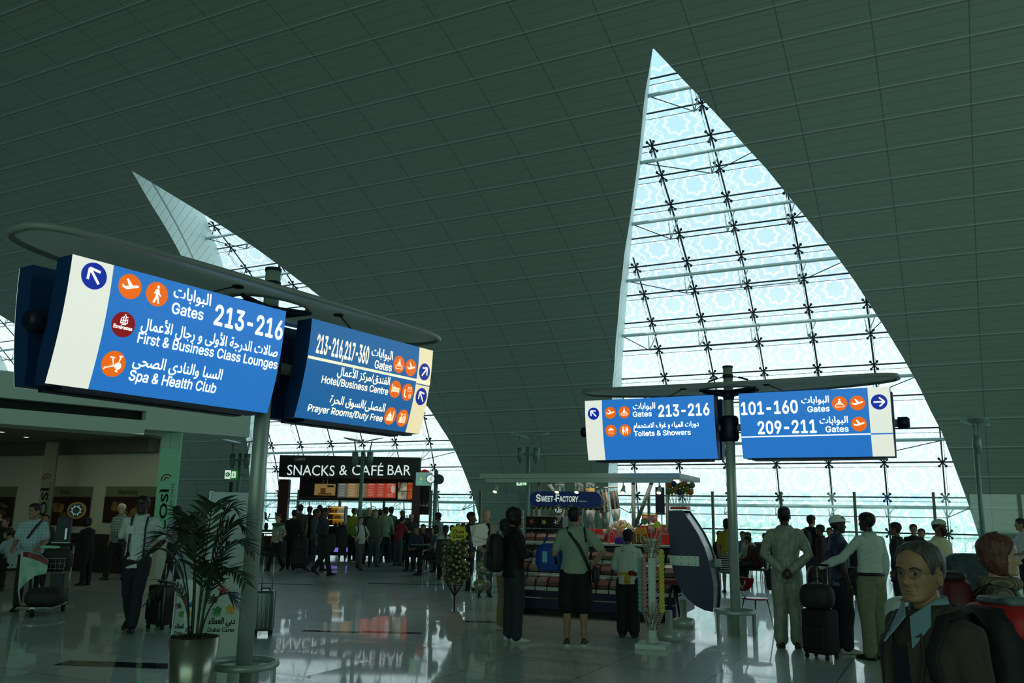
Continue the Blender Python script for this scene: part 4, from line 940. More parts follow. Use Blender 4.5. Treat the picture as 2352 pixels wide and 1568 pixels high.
# carcass
mb = MB(); mb.box((-1.6, .95, .25), (2.9, 1.5, .32), None, .02); bs = mb.build('plinth', navy, ks)
mb = MB(); mb.box((-1.6, .19, .28), (2.9, .03, .02)); mb.build('plinth_trim', chrome, bs); mb = MB(); mb.box((-1.6, .9, .05), (2.7, 1.2, .09)); mb.build('plinth_foot', black, bs)
mb = MB(); mb.rings([[(x, .38, .42), (x, .38, .66), (x, .56, .66), (x, .56, .89), (x, .74, .89), (x, .74, 1.15), (x, 1.4, 1.15), (x, 1.4, .42)] for x in (-3.0, -.1)], smooth=False); mb.build('stepped_body', mat('dark_navy_body', (18, 24, 44), .5), ks)
mb = MB(); mb.box((-1.55, 1.0, 1.17), (2.95, .8, .03)); mb.build('top_shelf', kwhite, ks)
for x0, x1, z0, z1 in ((-2.1, -1.0, 1.19, 1.42), (-.95, -.6, 1.19, 1.50), (-.5, -.02, 1.19, 1.36)):
    mb = MB(); mb.box(((x0+x1)/2, 1.15, (z0+z1)/2), (x1-x0, .05, z1-z0), None, .01); mb.build('red_backboard', red, ks)
# candy bins
acr = seethrough('bin_acrylic', (.90, .94, .93), .10)
cmix = [mottled('candy_%d' % i, a_, c_, 38, .35, detail=2) for i, (a_, c_) in enumerate((((150, 70, 56), (90, 60, 48)), ((150, 84, 70), (60, 36, 34)), ((40, 74, 56), (90, 104, 76)), ((150, 140, 124), (120, 66, 70)), ((84, 56, 36), (40, 28, 22)), ((130, 108, 48), (110, 44, 30))))]
labm = mat('bin_label', (196, 206, 200), .5)
BW = .205
def bin_proto(i):
    b_ = thing('candy_bin', 'clear candy bin on the sweet stall rows', 'bin', (0, 0, 0), KA, 'candy bins on the sweet stall')
    mb = MB(); prof = [(0, 0), (.20, 0), (.20, .19), (.10, .19), (.03, .15), (0, .09)]
    mb.rings([[(x, y, z) for y, z in prof] for x in (-BW/2+.006, BW/2-.006)], smooth=False); mb.build('lid', acr, b_)
    mb = MB(); mb.rings([[(x, y, z) for y, z in ((.012, .012), (.19, .012), (.19, .15), (.06, .12), (.012, .07))] for x in (-BW/2+.015, BW/2-.015)], smooth=False); o = mb.build('candy_fill', cmix[i], b_); o['kind'] = 'stuff'
    mb = MB(); mb.box((0, -.012, -.035), (BW-.012, .01, .06)); mb.build('label_strip', labm, b_); return b_
protos = [bin_proto(i) for i in range(6)]; first = [True]*6; rnd = random.Random(11)
for r_, (z, yl, x0) in enumerate(((.47, .16, -2.95), (.69, .34, -2.95), (.92, .52, -2.95), (1.195, .66, -2.95))):
    for i in range(13 if r_ < 3 else 7):
        c = rnd.randrange(6) if i > 6 else rnd.choice((0, 0, 1, 3)); loc = kw(x0+BW/2+i*.215, yl, z)
        lab = 'clear candy bin in the %s sweet stall row, number %d from its left' % (('lowest', 'second lowest', 'third', 'top')[r_], i+1)
        if first[c]: protos[c].location = loc; protos[c]['label'] = lab; first[c] = False
        else: dup(protos[c], loc, None, lab)
for i in range(6):
    if first[i]:
        for ch in list(protos[i].children): bpy.data.objects.remove(ch)
        bpy.data.objects.remove(protos[i])
for z, yl in ((.455, .16), (.675, .34), (.905, .52)):
    mb = MB(); mb.box((-1.55, yl+.10, z), (2.9, .22, .012)); mb.build('bin_shelf', chrome, ks)
# oval name board
xa, za = kl(1219, 1147, .25); xb, zb = kl(1384, 1147, .25); w_, zc = xb-xa, (za+zb)/2
ob = thing('name_board', 'long navy rounded name board lettered SWEET-FACTORY under the canopy', 'sign', kw((xa+xb)/2, .25, zc), KA)
hh = .135; poly = [(-w_/2+hh+hh*cos(a), hh*sin(a)) for a in [pi/2+pi*i/14 for i in range(15)]]+[(w_/2-hh+hh*cos(a), hh*sin(a)) for a in [-pi/2+pi*i/14 for i in range(15)]]
MX = Matrix(((1, 0, 0, 0), (0, 0, -1, 0), (0, 1, 0, 0), (0, 0, 0, 1)))
mb = MB(); mb.prism(poly, .05, MX); nb = mb.build('board', mat('name_board_blue', (26, 44, 104), .4, emit=(20, 40, 100), est=.15), ob)
mb = MB(); mb.prism([(-w_/2+.03, -hh+.0), (w_/2-.03, -hh+.0), (w_/2-.06, -hh-.035), (-w_/2+.06, -hh-.035)], .045, MX); hz = mb.build('hazard_edge', mat('hazard_dark', (30, 36, 50), .5), ob)
mb = MB()
for i in range(13): x = -w_/2+.1+i*.085; mb.face([(x, -.052, -hh-.034), (x+.035, -.052, -hh-.034), (x+.06, -.052, -hh-.002), (x+.025, -.052, -hh-.002)])
mb.build('hazard_stripes', yellow, hz)
lw = mat('name_board_letter', (214, 222, 214), .5, emit=(200, 212, 204), est=.4)
for txt, u0, wd_, h_ in (('S', -.525, .075, .115), ('WEET-', -.435, .26, .088), ('F', -.165, .06, .115), ('ACTORY', -.10, .335, .088)): lettering('lettering', txt, lw, nb, plane_place((u0, -.054, -.035), (1, 0, 0), (0, 0, 1)), width=wd_, height=h_, bold=.03, font=SANS)
lettering('small_lettering', 'SWEETS & LOLLIES'[:0]+'DUBAI-U.A.E.', lw, nb, plane_place((.25, -.054, -.035), (1, 0, 0), (0, 0, 1)), width=.14, height=.018, bold=.0)
mt = Matrix(); mt = nb
for i, (x, y, txt, lab) in enumerate(((1283, 1172, '9.50', 'round price disc reading 9.50 below the name board'), (1313, 1172, '2.00', 'round price disc behind the head of the man in the pale tee'))):
    xl, z = kl(x, y, .18); pd = thing('price_disc', lab, 'price sign', kw(xl, .18, z), KA)
    mb = MB(); mb.prism(circ((0, 0), .085, 28), .012, MX); dk = mb.build('rim', yellow, pd); mb = MB(); mb.prism(circ((0, 0), .077, 28), .016, MX); mb.build('disc', mat('price_navy', (26, 32, 70), .4), pd)
    lettering('lettering', txt, lw, pd, plane_place((-.058, -.018, -.022), (1, 0, 0), (0, 0, 1)), width=.116, height=.05, bold=.03, font=SANS); lettering('small_lettering', 'AED', lw, pd, plane_place((-.014, -.018, .045), (1, 0, 0), (0, 0, 1)), height=.014); lettering('small_lettering', 'PER 100 G', lw, pd, plane_place((-.032, -.018, -.046), (1, 0, 0), (0, 0, 1)), height=.013)
    mb = MB(); mb.tube([(0, .0, .08), (0, .03, .12)], .006, 5); mb.build('clip', steel, pd)
# tall dispensers
mixm = [mottled('nonpareil_mix', (30, 24, 20), (226, 190, 130), 30, .4, detail=4), mottled('gold_wrapped', (196, 150, 30), (120, 80, 20), 16, .35), mottled('dark_mix', (40, 32, 28), (110, 84, 70), 34, .5), mottled('lemon_mix', (200, 190, 50), (40, 34, 30), 14, .4), mottled('amber_mix', (170, 90, 30), (90, 40, 20), 20, .4)]
for i, (x, yb, ytop, mi, r_, lab) in enumerate(((1286, 1203, 1108, 3, .082, 'candy tube behind the 9.50 price disc'), (1330, 1200, 1112, 2, .078, 'candy tube behind the middle of the name board'), (1356, 1206, 1112, 1, .082, 'candy tube of gold sweets behind the name board'), (1391, 1214, 1122, 0, .092, 'tall clear tube of multicoloured sweets right of the name board'), (1416, 1205, 1120, 2, .078, 'dark sweet tube right of the multicoloured one'))):
    yl = .55 if i == 3 else .8; xl, z0 = kl(x, yb, yl); _, z1 = kl(x, ytop, yl); z1 = min(z1, 2.2)
    d = thing('candy_dispenser', lab, 'dispenser', kw(xl, yl, z0), KA, 'tall candy tubes on the sweet stall'); h_ = z1-z0; ln = -.06 if i > 2 else .0
    mb = MB(); mb.tube([(0, 0, 0), (0, 0, .02), (ln*.2, 0, .26)], [.03, r_*.6, r_*1.1], 20); mb.build('metal_cone', mat('dull_aluminium', (150, 156, 150), .4, .5), d, True)
    mb = MB(); mb.tube([(ln*.2, 0, .27), (ln, 0, h_)], r_, 20, cap=False); mb.build('tube', acr, d, True)
    f_ = .85 if i else .5
    mb = MB(); mb.tube([(ln*.2, 0, .27), (ln*f_, 0, .27+(h_-.27)*f_)], r_*.93, 20); o = mb.build('candy_fill', mixm[mi], d, True); o['kind'] = 'stuff'
    mb = MB(); mb.tube([(ln, 0, h_), (ln, 0, h_+.03)], r_*1.08, 20); mb.build('lid', mat('dull_aluminium', (1, 1, 1)), d)
    mb = MB(); mb.tube([(0, .05, .1), (0, .2, -.02 if z0 > 1.25 else .05), (0, .2, 1.18-z0)], .015, 6); mb.build('bracket', steel, d)
# black drawers, tubs, toys
xa, z0 = kl(1207, 1236, .75); xb, z1 = kl(1292, 1190, .75)
dr = thing('gift_box_display', 'black display of boxed sweets at the left of the stall top', 'display', kw((xa+xb)/2, .75, 1.19), KA); w_ = xb-xa
for j in range(2):
    mb = MB(); mb.box((0, .15, .11+.22*j), (w_, .3, .205), None, .01); bx = mb.build('drawer', mat('glossy_black', (14, 14, 18), .25), dr)
    for i in range(3):
        mb = MB()
        for q in range(5): a = q*1.26+i; mb.tube([(-w_*.33+w_*.33*i, -.004, .11+.22*j), (-w_*.33+w_*.33*i+.05*cos(a), -.004, .11+.22*j+.05*sin(a))], .006, 5)
        mb.build('printed_burst', mat('burst_%d' % ((i+j) % 3), ((210, 210, 205), (200, 90, 40), (200, 190, 70))[(i+j) % 3], .5), bx)
tub_p = mat('pink_tub', (200, 100, 84), .4); tub_l = mat('yellow_tub_lid', (214, 180, 60), .4)
for i, (x, y, r_, lab) in enumerate(((1478, 1190, .055, 'pink sweet tub, left of the pair on the upper shelf'), (1500, 1190, .055, 'pink sweet tub, right of the pair on the upper shelf'), (1493, 1211, .06, 'grey and pink sweet tub below the pair'), (1521, 1211, .075, 'wide pink sweet tub beside the navy quarter disc'))):
    xl, z = kl(x, y, .9); z = 1.37 if y > 1200 else 1.37+.17
    tb = thing('sweet_tub', lab, 'tub', kw(xl, 1.0-.1*(i == 3), z), KA, 'sweet tubs on the stall'); mb = MB(); mb.lathe([(.001, 0), (r_*.9, 0), (r_, .13), (.001, .13)], 18); mb.build('tub', tub_p if i != 2 else mat('grey_tub', (140, 130, 120), .5), tb, True); mb = MB(); mb.lathe([(.001, .13), (r_*1.05, .13), (r_*1.05, .155), (.001, .155)], 18); mb.build('lid', tub_l, tb)
mb = MB(); mb.box((-.33, 1.0, 1.28), (.62, .3, .17)); mb.build('tub_shelf', red, ks)
xl, z = kl(1470, 1212, .7); ty = thing('sweet_bag_rack', 'small rack of hanging sweet bags with an orange rounded header', 'rack', kw(xl, .75, 1.19), KA)
mb = MB(); mb.prism([(-.1, .16), (.1, .16), (.1, .22), (.06, .28), (-.06, .28), (-.1, .22)], .02, MX); mb.build('header', mat('orange_header', (196, 130, 30), .5), ty); mb = MB(); mb.box((0, .02, .09), (.18, .02, .18)); mb.build('backing', black, ty)
for i in range(5): mb = MB(); mb.box((-.07+.035*i, -.01, .09), (.026, .02, .12), None, .005); mb.build('sweet_bag', mat('bag_%d' % (i % 2), ((190, 160, 60), (120, 80, 60))[i % 2], .4), ty)
# hanging navy banner
xl, z = kl(1516, 1150, .1); bn = thing('banner', 'narrow navy banner with a striped foot hanging from the stall canopy', 'banner', kw(xl, .1, z-.22), KA+radians(48))
mb = MB(); mb.box((0, 0, .22), (.17, .012, .44)); b1 = mb.build('sheet', mat('banner_navy', (20, 28, 60), .5), bn)
mb = MB()
for i in range(4): x = -.085+.045*i; mb.face([(x, -.008, .002), (x+.02, -.008, .002), (x+.035, -.008, .045), (x+.015, -.008, .045)])
mb.build('hazard_stripes', mat('banner_amber', (200, 150, 40), .5), b1); mb = MB(); mb.tube([(0, 0, .44), (0, 0, .5)], .008, 6); mb.build('hook', steel, bn)
mb = MB(); mb.tube([(.03, 0, 0), (.03, 0, -.25)], .01, 6); mb.build('stick', kwhite, bn)
# marshmallow flower lollies in a purple pot
xl, z = kl(1420, 1280, .5); pot = thing('lolly_pot', 'purple pot holding a bouquet of marshmallow lollies beside the stall assistant', 'pot', kw(xl-.02, .76, 1.19), KA)
mb = MB(); mb.lathe([(.001, 0), (.11, 0), (.13, .1), (.12, .1), (.001, .09)], 18); mb.build('pot', mat('purple_pot', (70, 56, 150), .5), pot, True)
fcol = [mat('lolly_pink', (226, 190, 180), .6), mat('lolly_white', (220, 224, 216), .6), mat('lolly_yellow', (220, 214, 120), .6), mat('lolly_peach', (220, 160, 110), .6)]
rnd = random.Random(21); k_ = 0
for i in range(26):
    a = i*2.4; r_ = .05+.0085*i; hgt = .36-.0065*i+.02*rnd.random(); loc = kw(xl-.02+r_*cos(a)*1.1, .76+r_*sin(a)*.55, 1.19)
    fl_ = thing('flower_lolly', 'marshmallow flower lolly in the purple pot bouquet', 'lollipop', loc, KA, 'marshmallow lollies in the purple pot')
    mb = MB(); mb.tube([(-r_*cos(a)*.7, -r_*sin(a)*.4, .09), (0, 0, hgt)], .004, 5); mb.build('stick', kwhite, fl_)
    mb = MB()
    for q in range(5): mb.ball((.024*cos(q*1.256), -.006, hgt+.024*sin(q*1.256)), .018, 8, 5)
    mb.ball((0, -.02, hgt), .014, 8, 5); mb.build('petals', fcol[i % 4 if i > 8 else i % 2], fl_, True)
# the big quarter-disc end panel
fy0, fy1 = -.35, .28
OUT = [(1536, 1172), (1566, 1171), (1584, 1196), (1602, 1224), (1617, 1255), (1628, 1288), (1635, 1320), (1639, 1350), (1639, 1380), (1637, 1405), (1618, 1401), (1598, 1391), (1578, 1374), (1562, 1352), (1549, 1322), (1541, 1288), (1538, 1250), (1536, 1210)]
pts = [kl(x, y, fy0) for x, y in OUT]
qd = thing('curved_end_cabinet', 'tall navy quarter-disc end cabinet with a riveted metal plate', 'cabinet', kw(0, 0, 0), KA)
MK = lambda y0: Matrix(((1, 0, 0, 0), (0, 0, 1, y0), (0, 1, 0, 0), (0, 0, 0, 1)))
mb = MB(); mb.prism(pts, .03, MK(fy0)); fp_ = mb.build('front_plate', navy, qd)
mb = MB(); mb.prism(pts, .03, MK(fy1-.03)); mb.build('rear_plate', mat('glossy_dark_navy', (14, 18, 34), .2), qd)
cx_, cz_ = sum(p[0] for p in pts)/len(pts), sum(p[1] for p in pts)/len(pts)
mb = MB(); mb.prism([(cx_+(x-cx_)*.93, cz_+(z-cz_)*.95) for x, z in pts], fy1-fy0-.06, MK(fy0+.03)); mb.build('inner_body', mat('glossy_dark_navy', (1, 1, 1)), qd)
mb = MB(); mb.box((pts[1][0]-.05, (fy0+fy1)/2, pts[1][1]+.0), (.24, fy1-fy0, .02)); mb.build('top_cap', chrome, qd)
a_, c_ = kl(1538, 1275, fy0-.01), kl(1606, 1300, fy0-.01); mb = MB(); mb.box(((a_[0]+c_[0])/2, fy0-.006, (a_[1]+c_[1])/2), (c_[0]-a_[0], .012, a_[1]-c_[1])); pt_ = mb.build('metal_plate', mat('plate_aluminium', (190, 206, 196), .4, .3), qd)
for i in range(4):
    for j in range(2): mb = MB(); mb.ball((a_[0]+.06+(c_[0]-a_[0]-.11)*i/3, fy0-.014, c_[1]+.025+(a_[1]-c_[1]-.05)*j), .008, 8, 5); mb.build('rivet', steel_dark, pt_, True)
a_ = kl(1650, 1292, fy1-.05); mb = MB(); mb.box((a_[0], fy1-.1, a_[1]), (.1, .03, .12)); mb.build('notice', labm, qd)
zb_ = pts[9][1]
mb = MB(); mb.tube([(-.15, .0, zb_+.35), (-.3, .1, .05)], .02, 8); mb.tube([(-.12, 0, zb_+.35), (-.05, .1, .05)], .02, 8); mb.build('frame_leg', steel_dark, qd)
mb = MB(); mb.box((-.15, -.02, zb_+.38), (.5, .25, .07)); mb.build('support_shelf', mat('dark_red_shelf', (110, 24, 18), .4), qd)
for x, y in ((1537, 1472), (1570, 1440)):
    p = onfloor(x, y); lx = (p-KO).dot(KX); ly = (p-KO).dot(KY); mb = MB(); mb.lathe([(.001, 0), (.16, 0), (.16, .13), (.05, .15), (.05, .4), (.001, .41)], 24, c=(lx, ly, 0)); mb.build('drum_foot', steel, qd, True)
# giant lollies on top of the end cabinet
a_ = kl(1560, 1172, -.05); tr = thing('lolly_tray', 'small red tray on top of the navy end cabinet', 'tray', kw(a_[0]+.02, -.05, pts[0][1]+.012), KA)
mb = MB(); mb.box((0, 0, .025), (.26, .3, .05)); mb.build('tray', red, tr)
gcol = [mat('lolly_green', (80, 110, 40), .3), mat('lolly_purple', (60, 40, 90), .3), mat('lolly_amber', (180, 96, 30), .3), mat('lolly_olive', (120, 120, 40), .3)]
for i in range(14):
    gx_ = -.14+.047*(i % 7); row = i//7
    l_ = thing('wrapped_lolly', 'big wrapped lolly in the red tray on the end cabinet', 'lollipop', kw(a_[0]+.02+gx_*.8, -.10+.12*row, pts[0][1]+.062), KA, 'big wrapped lollies in the red tray')
    hh = .20+.09*row+.02*(i % 3); sx = gx_*.75
    mb = MB(); mb.tube([(0, 0, -.04), (sx*.6, 0, hh)], .005, 5); mb.build('stick', kwhite, l_)
    mb = MB(); mb.ball((sx*.6, 0, hh+.03), .05, 12, 8); mb.build('ball', gcol[(i*3+row) % 4], l_, True)
    mb = MB(); mb.tube([(sx*.6, 0, hh-.01), (sx*.6, 0, hh-.05)], [.008, .03], 8); mb.build('wrapper', mat('clear_wrapper', (170, 160, 120), .3), l_)

# ================================================================ FREE-STANDING SWEET STANDS
p = onfloor(1500, 1487); ls = thing('lollipop_stand', 'white square column stand of lollipops in front of the sweet stall', 'stand', p, radians(-20)); LP = p
wht = mat('stand_white', (196, 210, 202), .5)
mb = MB(); mb.box((0, 0, .03), (.40, .40, .06), None, .006); mb.build('base', wht, ls); mb = MB(); mb.lathe([(.09, .06), (.09, .08), (.06, .12), (.06, .14)], 4); mb.build('plinth', wht, ls)
mb = MB(); mb.box((0, 0, .73), (.085, .085, 1.22)); mb.build('column', wht, ls); mb = MB(); mb.box((0, 0, 1.35), (.15, .15, .03), None, .008); mb.build('cap', wht, ls)
LM = Matrix.Translation(p) @ Matrix.Rotation(radians(-20), 4, 'Z')
lc = {'teal': mat('lolly_teal', (96, 170, 176), .35), 'pink': mat('lolly_rose', (190, 120, 120), .35), 'yellow': mat('lolly_lemon', (214, 206, 40), .35)}
spiral = mat('lolly_spiral_white', (210, 214, 206), .4)
def lolly_flat(col, lab, grp):
    l_ = thing('lollipop', lab, 'lollipop', (0, 0, 0), 0, grp)
    mb = MB(); mb.tube([(0, 0, 0), (0, -.09, .015)], .003, 5); mb.build('stick', spiral, l_)
    mb = MB(); mb.tube([(-.010, -.12, .02), (.010, -.12, .02)], .036, 18); dk = mb.build('disc', lc[col], l_)
    mb = MB(); q = [(.0125*s_, -.12+.026*cos(t_)*t_/9, .02+.026*sin(t_)*t_/9) for s_ in (1,) for t_ in [i*.7 for i in range(14)]]; mb.tube(q, .003, 5); mb.tube([(-x, y, z) for x, y, z in q], .003, 5); mb.build('swirl', spiral, dk); return l_
for col, sx, sy, n_, ang, lab in (('teal', -.043, -.01, 13, -62, 'teal swirl lollipop on the left face of the white stand'), ('pink', -.03, -.043, 13, -28, 'rose swirl lollipop on the left front edge of the white stand'), ('yellow', .043, -.02, 15, 62, 'yellow swirl lollipop on the right face of the white stand')):
    pr = None
    for i in range(n_):
        loc = LM @ Vector((sx, sy, .42+.052*i)); rz = radians(-20+ang)
        if pr is None: pr = lolly_flat(col, lab, col+' lollipops on the white stand'); pr.location = loc; pr.rotation_euler = (radians(-18), 0, rz)
        else: c_ = dup(pr, loc); c_.rotation_euler = (radians(-18), 0, rz)
twist = striped('twist_stick', (120, 84, 70), (200, 190, 170), .03, 'Z', .5, .4, 0)
rnd = random.Random(4)
mb = MB(); mb.tube([(0, 0, 0), (0, 0, .24)], .009, 6); st0 = mb.build('candy_stick', twist, None, True); used = False
for z0, n_, tilt0 in ((1.12, 18, .5), (.22, 30, .42)):
    for i in range(n_):
        a = 2*pi*i/n_+rnd.uniform(-.1, .1); tl = tilt0+rnd.uniform(-.2, .12); loc = LM @ Vector((.05*cos(a), .05*sin(a), z0+.07*(i % 3)))
        o = st0 if not used else dup(st0); used = True
        o.location = loc; o.rotation_euler = (0, tl, a-radians(20))
        tag(o, 'twisted candy stick at the %s of the white lollipop stand' % ('top' if z0 > 1 else 'foot'), 'candy', 'twisted candy sticks at the %s of the white stand' % ('top' if z0 > 1 else 'foot'))
for i in range(3):
    l_ = thing('lollipop', ('round swirl lollipop standing on the white stand cap, tallest', 'round swirl lollipop leaning left on the white stand cap', 'round swirl lollipop leaning right on the white stand cap')[i], 'lollipop', LM @ Vector(((0, -.04, .05)[i], 0, 1.36)))
    mb = MB(); dx = (0.0, -.05, .03)[i]; h_ = (.24, .20, .16)[i]; mb.tube([(0, 0, 0), (dx, 0, h_)], .004, 5); mb.build('stick', spiral, l_); mb = MB(); mb.tube([(dx, -.012, h_+.03), (dx, .012, h_+.03)], .045, 18); mb.build('disc', (lc['pink'], mat('lolly_green', (1, 1, 1)), lc['yellow'])[i], l_)
# lolly tree with flower sign
p = onfloor(1042, 1437); ch = thing('lolly_tree_stand', 'red and white pyramid stand with a yellow flower sign, left of the sweet stall', 'stand', p, radians(14))
mb = MB(); q = .17
mb.mi = 0; B0 = [(-q, -q, 0), (q, -q, 0), (q, q, 0), (-q, q, 0)]; T0 = [(-.075, -.075, .20), (.075, -.075, .20), (.075, .075, .20), (-.075, .075, .20)]
mb.face(B0[::-1]); mb.face(T0)
for i in range(4): mb.mi = 1 if i == 0 else 0; mb.face([B0[i], B0[(i+1) % 4], T0[(i+1) % 4], T0[i]])
mb.build('pyramid_base', [mat('stand_red', (110, 22, 16), .4), mat('stand_panel_white', (170, 150, 140), .5)], ch)
mb = MB(); mb.tube([(0, 0, .2), (0, 0, 1.27)], .012, 8); mb.build('rod', mat('stand_red', (1, 1, 1)), ch)
mb = MB()
for i in range(8): a = i*.785; mb.tube([(0, 0, .42), (.13*cos(a), .13*sin(a), .62)], .006, 5)
mb.build('wire_branches', steel_dark, ch)
M_ = Matrix.Translation((.03, -.02, 1.34)) @ Matrix.Rotation(radians(-14), 4, 'Z') @ MX
fl8 = lambda R, n_=8: [((R*(.9+.1*cos(n_*t_)))*cos(t_), (R*(.9+.1*cos(n_*t_)))*sin(t_)) for t_ in [2*pi*i/96 for i in range(96)]]
mb = MB(); mb.prism(fl8(.145), .02, M_); fs_ = mb.build('flower_sign', mat('flower_yellow', (222, 206, 40), .45), ch)
mb = MB(); mb.ring((0, 0, 0), .12, .003, 40, 5, M_ @ Matrix.Translation((0, 0, .02))); mb.build('sign_border', mat('flower_border', (190, 160, 20), .5), fs_)
rdl = mat('flower_red_letter', (180, 24, 20), .5)
for txt, z, in (('Chupa', .012), ('Chups', -.058)): lettering('lettering', txt, rdl, fs_, (lambda s_, t_, z=z: M_ @ Vector((-.088+s_+t_*.25, z+t_+s_*.04, .023))), width=.165, height=.052, bold=.02)
mb = MB(); mb.box((0, -.105, .021), (.06, .03, .004), M_); mb.build('sign_tab', mat('tab_blue', (40, 60, 90), .5), fs_)
bcol = [mottled('ball_green', (40, 64, 20), (70, 84, 34), 30, .3), mottled('ball_olive', (60, 72, 24), (96, 92, 38), 28, .3), mottled('ball_indigo', (40, 40, 80), (70, 80, 40), 30, .3), mottled('ball_cream', (150, 146, 130), (120, 34, 26), 22, .35), mottled('ball_brown', (96, 56, 24), (70, 90, 30), 30, .3)]
rnd = random.Random(9); bpro = {}
CM = Matrix.Translation(p) @ Matrix.Rotation(radians(14), 4, 'Z')
n_ = 0
for lvl in range(13):
    z = .66+.046*lvl; cnt = 8; R_ = .155-.012*abs(lvl-5)/6
    for j in range(cnt):
        a = 2*pi*(j+.5*(lvl % 2)+rnd.uniform(-.25, .25))/cnt; mi = rnd.choice((0, 0, 0, 0, 1, 1, 1, 2, 2, 3, 4)); loc = CM @ Vector((R_*cos(a)*rnd.uniform(.8, 1.12), R_*sin(a)*rnd.uniform(.8, 1.12), z+rnd.uniform(-.025, .025)))
        if mi not in bpro:
            l_ = thing('lolly', 'round wrapped lolly on the lolly tree stand', 'lollipop', loc, a, 'round lollies on the lolly tree'); mb = MB(); mb.ball((0, 0, 0), .04, 12, 8); mb.build('ball', bcol[mi], l_, True)
            mb = MB(); mb.tube([(-.03, 0, 0), (-.13, 0, -.03)], .004, 5); mb.build('stick', spiral, l_); mb = MB(); mb.tube([(.03, 0, 0), (.045, 0, .006), (.06, 0, .01)], [.006, .016, .022], 7); mb.build('wrapper_twist', mat('wrapper_foil', (150, 150, 110), .3, .3), l_); bpro[mi] = l_
        else: dup(bpro[mi], loc, a)
# bags of popcorn sweets and the tub rack behind the man in black
pop = mottled('popcorn_mix', (190, 184, 140), (120, 118, 80), 26, .6, detail=4); pop2 = mottled('peach_mix', (206, 150, 96), (170, 110, 60), 20, .6)
bagm = seethrough('clear_bag', (.86, .92, .90), .12, .15)
sp0 = onfloor(1112, 1400); stn = thing('acrylic_stand', 'clear low stand stacked with bags of popcorn sweets', 'stand', sp0, radians(-20))
mb = MB(); mb.box((0, 0, .30), (.44, .34, .02)); mb.build('lower_shelf', seethrough('bin_acrylic', (1, 1, 1)), stn)
for dx in (-.2, .2):
    for dy in (-.15, .15): mb = MB(); mb.tube([(dx, dy, 0), (dx, dy, .58)], .01, 6); mb.build('leg', chrome, stn)
mb = MB(); mb.box((0, 0, .58), (.44, .34, .02)); mb.build('upper_shelf', seethrough('bin_acrylic', (1, 1, 1)), stn)
for i, (dx, dz, m, lab, s_) in enumerate(((-.06, .31, pop, 'clear bag of popcorn sweets on the lower shelf of the clear stand', 1.0), (-.02, .59, pop, 'round clear bag of popcorn sweets on the upper shelf of the clear stand', 1.05), (.14, .83, pop2, 'clear bag of peach sweets topping the stack behind the man in black', .6))):
    bg = thing('sweet_bag', lab, 'bag', sp0+Vector((dx, 0, dz))); mb = MB(); mb.ball((0, 0, .12*s_), .15*s_, 14, 10, (1.05, .8, .8)); mb.build('film', bagm, bg, True); mb = MB(); mb.ball((0, 0, .11*s_), .135*s_, 14, 10, (1.02, .78, .76)); o = mb.build('sweets', m, bg, True); o['kind'] = 'stuff'
    mb = MB(); mb.tube([(0, 0, .22*s_), (0, 0, .25*s_), (0, 0, .30*s_)], [.02, .012, .045], 8); mb.build('tied_top', bagm, bg)
q = at(1182, 1200, 14.6); rk = thing('tub_rack', 'narrow rack of small coloured tubs behind the man in black', 'rack', (q.x, 14.6, 0), radians(-15))
mb = MB(); mb.box((0, .06, .86), (.28, .04, 1.72)); mb.build('back', kwhite, rk)
for j in range(5):
    mb = MB(); mb.box((0, -.03, 1.22+.1*j), (.28, .14, .012)); mb.build('shelf', kwhite, rk)
tc_ = [mat('tub_%d' % i, c, .45) for i, c in enumerate(((60, 110, 110), (150, 70, 60), (190, 190, 170), (60, 80, 130), (160, 90, 110)))]
for j in range(5):
    for i in range(5):
        mb = MB(); mb.lathe([(.001, 0), (.022, 0), (.026, .075), (.001, .078)], 10); o = mb.build('small_tub', tc_[(i*2+j*3) % 5], None, True); o.location = Vector((q.x, 14.6, 0))+Matrix.Rotation(radians(-15), 3, 'Z') @ Vector((-.105+.052*i, -.04, 1.227+.1*j)); tag(o, 'small coloured tub on the rack behind the man in black', 'tub', 'small tubs on the rack')
# ================================================================ PEOPLE
TMP = bpy.data.scenes.new('fitting_room')
def remesh(mb, voxel, smooth=4, wr=0.0, wf=9.0, seed=0.0):
    """grow one continuous skin over the overlapping volumes"""
    bmesh.ops.recalc_face_normals(mb.b, faces=mb.b.faces)
    me = bpy.data.meshes.new('t'); mb.b.to_mesh(me); mb.b.free()
    o = bpy.data.objects.new('t', me); TMP.collection.objects.link(o)
    m = o.modifiers.new('r', 'REMESH'); m.mode = 'VOXEL'; m.voxel_size = voxel; m.use_smooth_shade = True
    if smooth: k_ = o.modifiers.new('s', 'SMOOTH'); k_.iterations = smooth; k_.factor = .5
    vl = TMP.view_layers[0]; vl.update(); dg = vl.depsgraph
    r = bpy.data.meshes.new_from_object(o.evaluated_get(dg))
    bpy.data.objects.remove(o); bpy.data.meshes.remove(me)
    if wr:
        ns = [v.normal.copy() for v in r.vertices]
        for v, n in zip(r.vertices, ns):
            c = v.co; q = Vector((c.x*wf, c.y*wf, c.z*wf*.45+seed))
            v.co = c + n*(noise.noise(q)*wr + noise.noise(q*2.3)*wr*.45)
    return r
def gz(x, s_): return math.exp(-(x/s_)**2)
HZ = [-.118, -.112, -.10, -.085, -.070, -.055, -.04, -.02, 0, .02, .045, .07, .092, .107, .115]
HF = [.050, .078, .088, .085, .086, .087, .089, .091, .088, .094, .096, .088, .068, .038, .0]
HB = [.03, .01, -.012, -.035, -.050, -.062, -.076, -.092, -.101, -.105, -.105, -.097, -.076, -.045, -.0]
HW = [.012, .030, .044, .053, .059, .064, .068, .072, .074, .076, .077, .072, .058, .034, .0]
